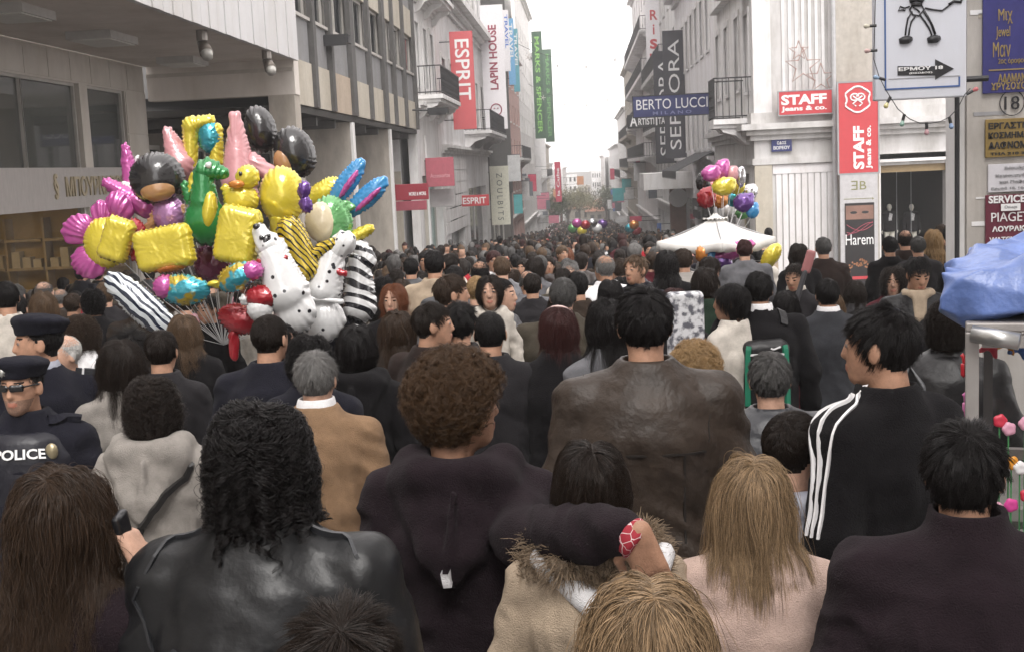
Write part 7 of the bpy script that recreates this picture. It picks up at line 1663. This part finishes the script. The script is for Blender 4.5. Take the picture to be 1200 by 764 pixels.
print('crowd individuals', NIND, 'to', placed_last, time.time() - T0)
# farther heads and shoulders that nobody could count: one mass of small figures
def mini(g, fem):
    V = []; Q = []; M = []
    def ring(z, w, d, cy=0, n=8):
        k = len(V)
        for j in range(n): t = 2 * math.pi * j / n; V.append((math.cos(t) * w, cy + math.sin(t) * d, z))
        return k
    prof = [(0, .10, .10, 0, 3), (.5, .14, .11, 0, 3), (.85, .19, .14, 0, 0), (1.06, .185, .135, 0, 0), (1.28, .225, .14, 0, 0), (1.40, .225, .125, 0, 0), (1.455, .15, .10, 0, 0), (1.50, .062, .062, 0, 1), (1.54, .058, .062, .005, 1), (1.57, .07, .085, .01, 1), (1.62, .080, .098, .01, 1), (1.68, .082, .102, .005, 2), (1.73, .068, .085, 0, 2), (1.765, .03, .04, -.005, 2)]
    ks = [ring(*p[:4]) for p in prof]; n = 8
    for i in range(len(prof) - 1):
        for j in range(n):
            Q.append([ks[i] + j, ks[i] + (j + 1) % n, ks[i + 1] + (j + 1) % n, ks[i + 1] + j]); m = prof[i][4]
            if m == 1 and i >= 8:      # the back and sides of the head carry hair
                t = 2 * math.pi * (j + .5) / n; m = 2 if math.sin(t) < .25 or (i >= 10 and math.sin(t) < .6) else 1
                if fem and i >= 8 and math.sin(t) < .5: m = 2
            if fem and i in (6, 7) and math.sin(2 * math.pi * (j + .5) / n) < .1: m = 2
            M.append(m)
    V = np.array(V)
    if fem:
        q = (V[:, 2] > 1.46) & (V[:, 2] < 1.7) & (V[:, 1] < .03); V[q] = V[q] * np.array((1.28, 1.2, 1))
    return V, np.array(Q), np.array(M)
pal_c = ['black', 'black', 'charcoal', 'dark brown', 'navy', 'brown', 'olive', 'grey', 'slate', 'maroon', 'beige', 'cream', 'white', 'red', 'pink', 'warm grey', 'black', 'charcoal']
pal_h = ['black', 'dark brown', 'brown', 'brown', 'auburn', 'light brown', 'dark grey', 'black', 'black', 'dark brown', 'grey', 'dark brown']
pal_s = ['light', 'mid', 'tan']
mats_ = [cm(c) for c in pal_c] + [skinm(c) for c in pal_s] + [hcap(c) for c in pal_h] + [cm('navy')]
o1, o2, o3 = len(pal_c), len(pal_c) + 3, len(pal_c) + 3 + len(pal_h)
mm = [mini(None, False), mini(None, True)]; VS, QS, MS = [], [], []; off = 0; y = placed_last + .3; nfar = 0
while y < 235:
    l, rg = side_limits(y); l = max(l, -.50 * y - .3); rg = min(rg, .38 * y + .3); stp = .58 if y < 40 else .66 if y < 80 else .8; x = l + cr.random() * .5
    while x < rg:
        if cr.random() < (.94 if -5 < x < 4.6 else .55) and not (y < 39 and VPX + x * FPX / y > 890) and not any((x - a) ** 2 + (y - b) ** 2 < (c + .2) ** 2 for a, b, c in OBST):
            fem = cr.random() < .5; V, Q, M = mm[fem]; h = cr.gauss(1.63 if fem else 1.73, .085) / 1.765; xx, yy = x + cr.uniform(-.15, .15), y + cr.uniform(-.2, .2); an = (0 if cr.random() < .78 else math.pi) + cr.gauss(0, .35); ca, sa = math.cos(an), math.sin(an)
            W = V * np.array((1 + cr.uniform(-.05, .15), 1, 1)) * h; W = np.stack([W[:, 0] * ca - W[:, 1] * sa + xx, W[:, 0] * sa + W[:, 1] * ca + yy, W[:, 2] + gz(yy)], 1)
            VS.append(W); QS.append(Q + off); off += len(V); c, s_, h_ = cr.randrange(len(pal_c)), o1 + cr.randrange(3), o2 + cr.randrange(len(pal_h)); MS.append(np.array([c, s_, h_, o3])[M]); nfar += 1
        x += stp + cr.random() * .16
    y += .62 if y < 40 else .8 if y < 80 else 1.3
o = link('distant_crowd', mesh_np('distant_crowd', np.concatenate(VS), np.concatenate(QS), mats_, np.concatenate(MS))); tag(o, 'mass of small figures filling the street into the distance', 'crowd', None, 'stuff')
print('far figures', nfar, time.time() - T0)
# ------------------------------------------------------------------ haze over the street
b = MB().box(-75, 75, -14, 420, -16, 32); o = b.build('haze', []); tag(o, kind='stuff')
hzm = bpy.data.materials.new('haze_air'); hzm.use_nodes = True; nt = hzm.node_tree; nt.nodes.clear(); ou = nt.nodes.new('ShaderNodeOutputMaterial'); pv = nt.nodes.new('ShaderNodeVolumePrincipled')
pv.inputs['Color'].default_value = (.96, .95, .95, 1); pv.inputs['Density'].default_value = 0.0017; pv.inputs['Anisotropy'].default_value = 0.2; nt.links.new(pv.outputs[0], ou.inputs['Volume']); o.data.materials.append(hzm)
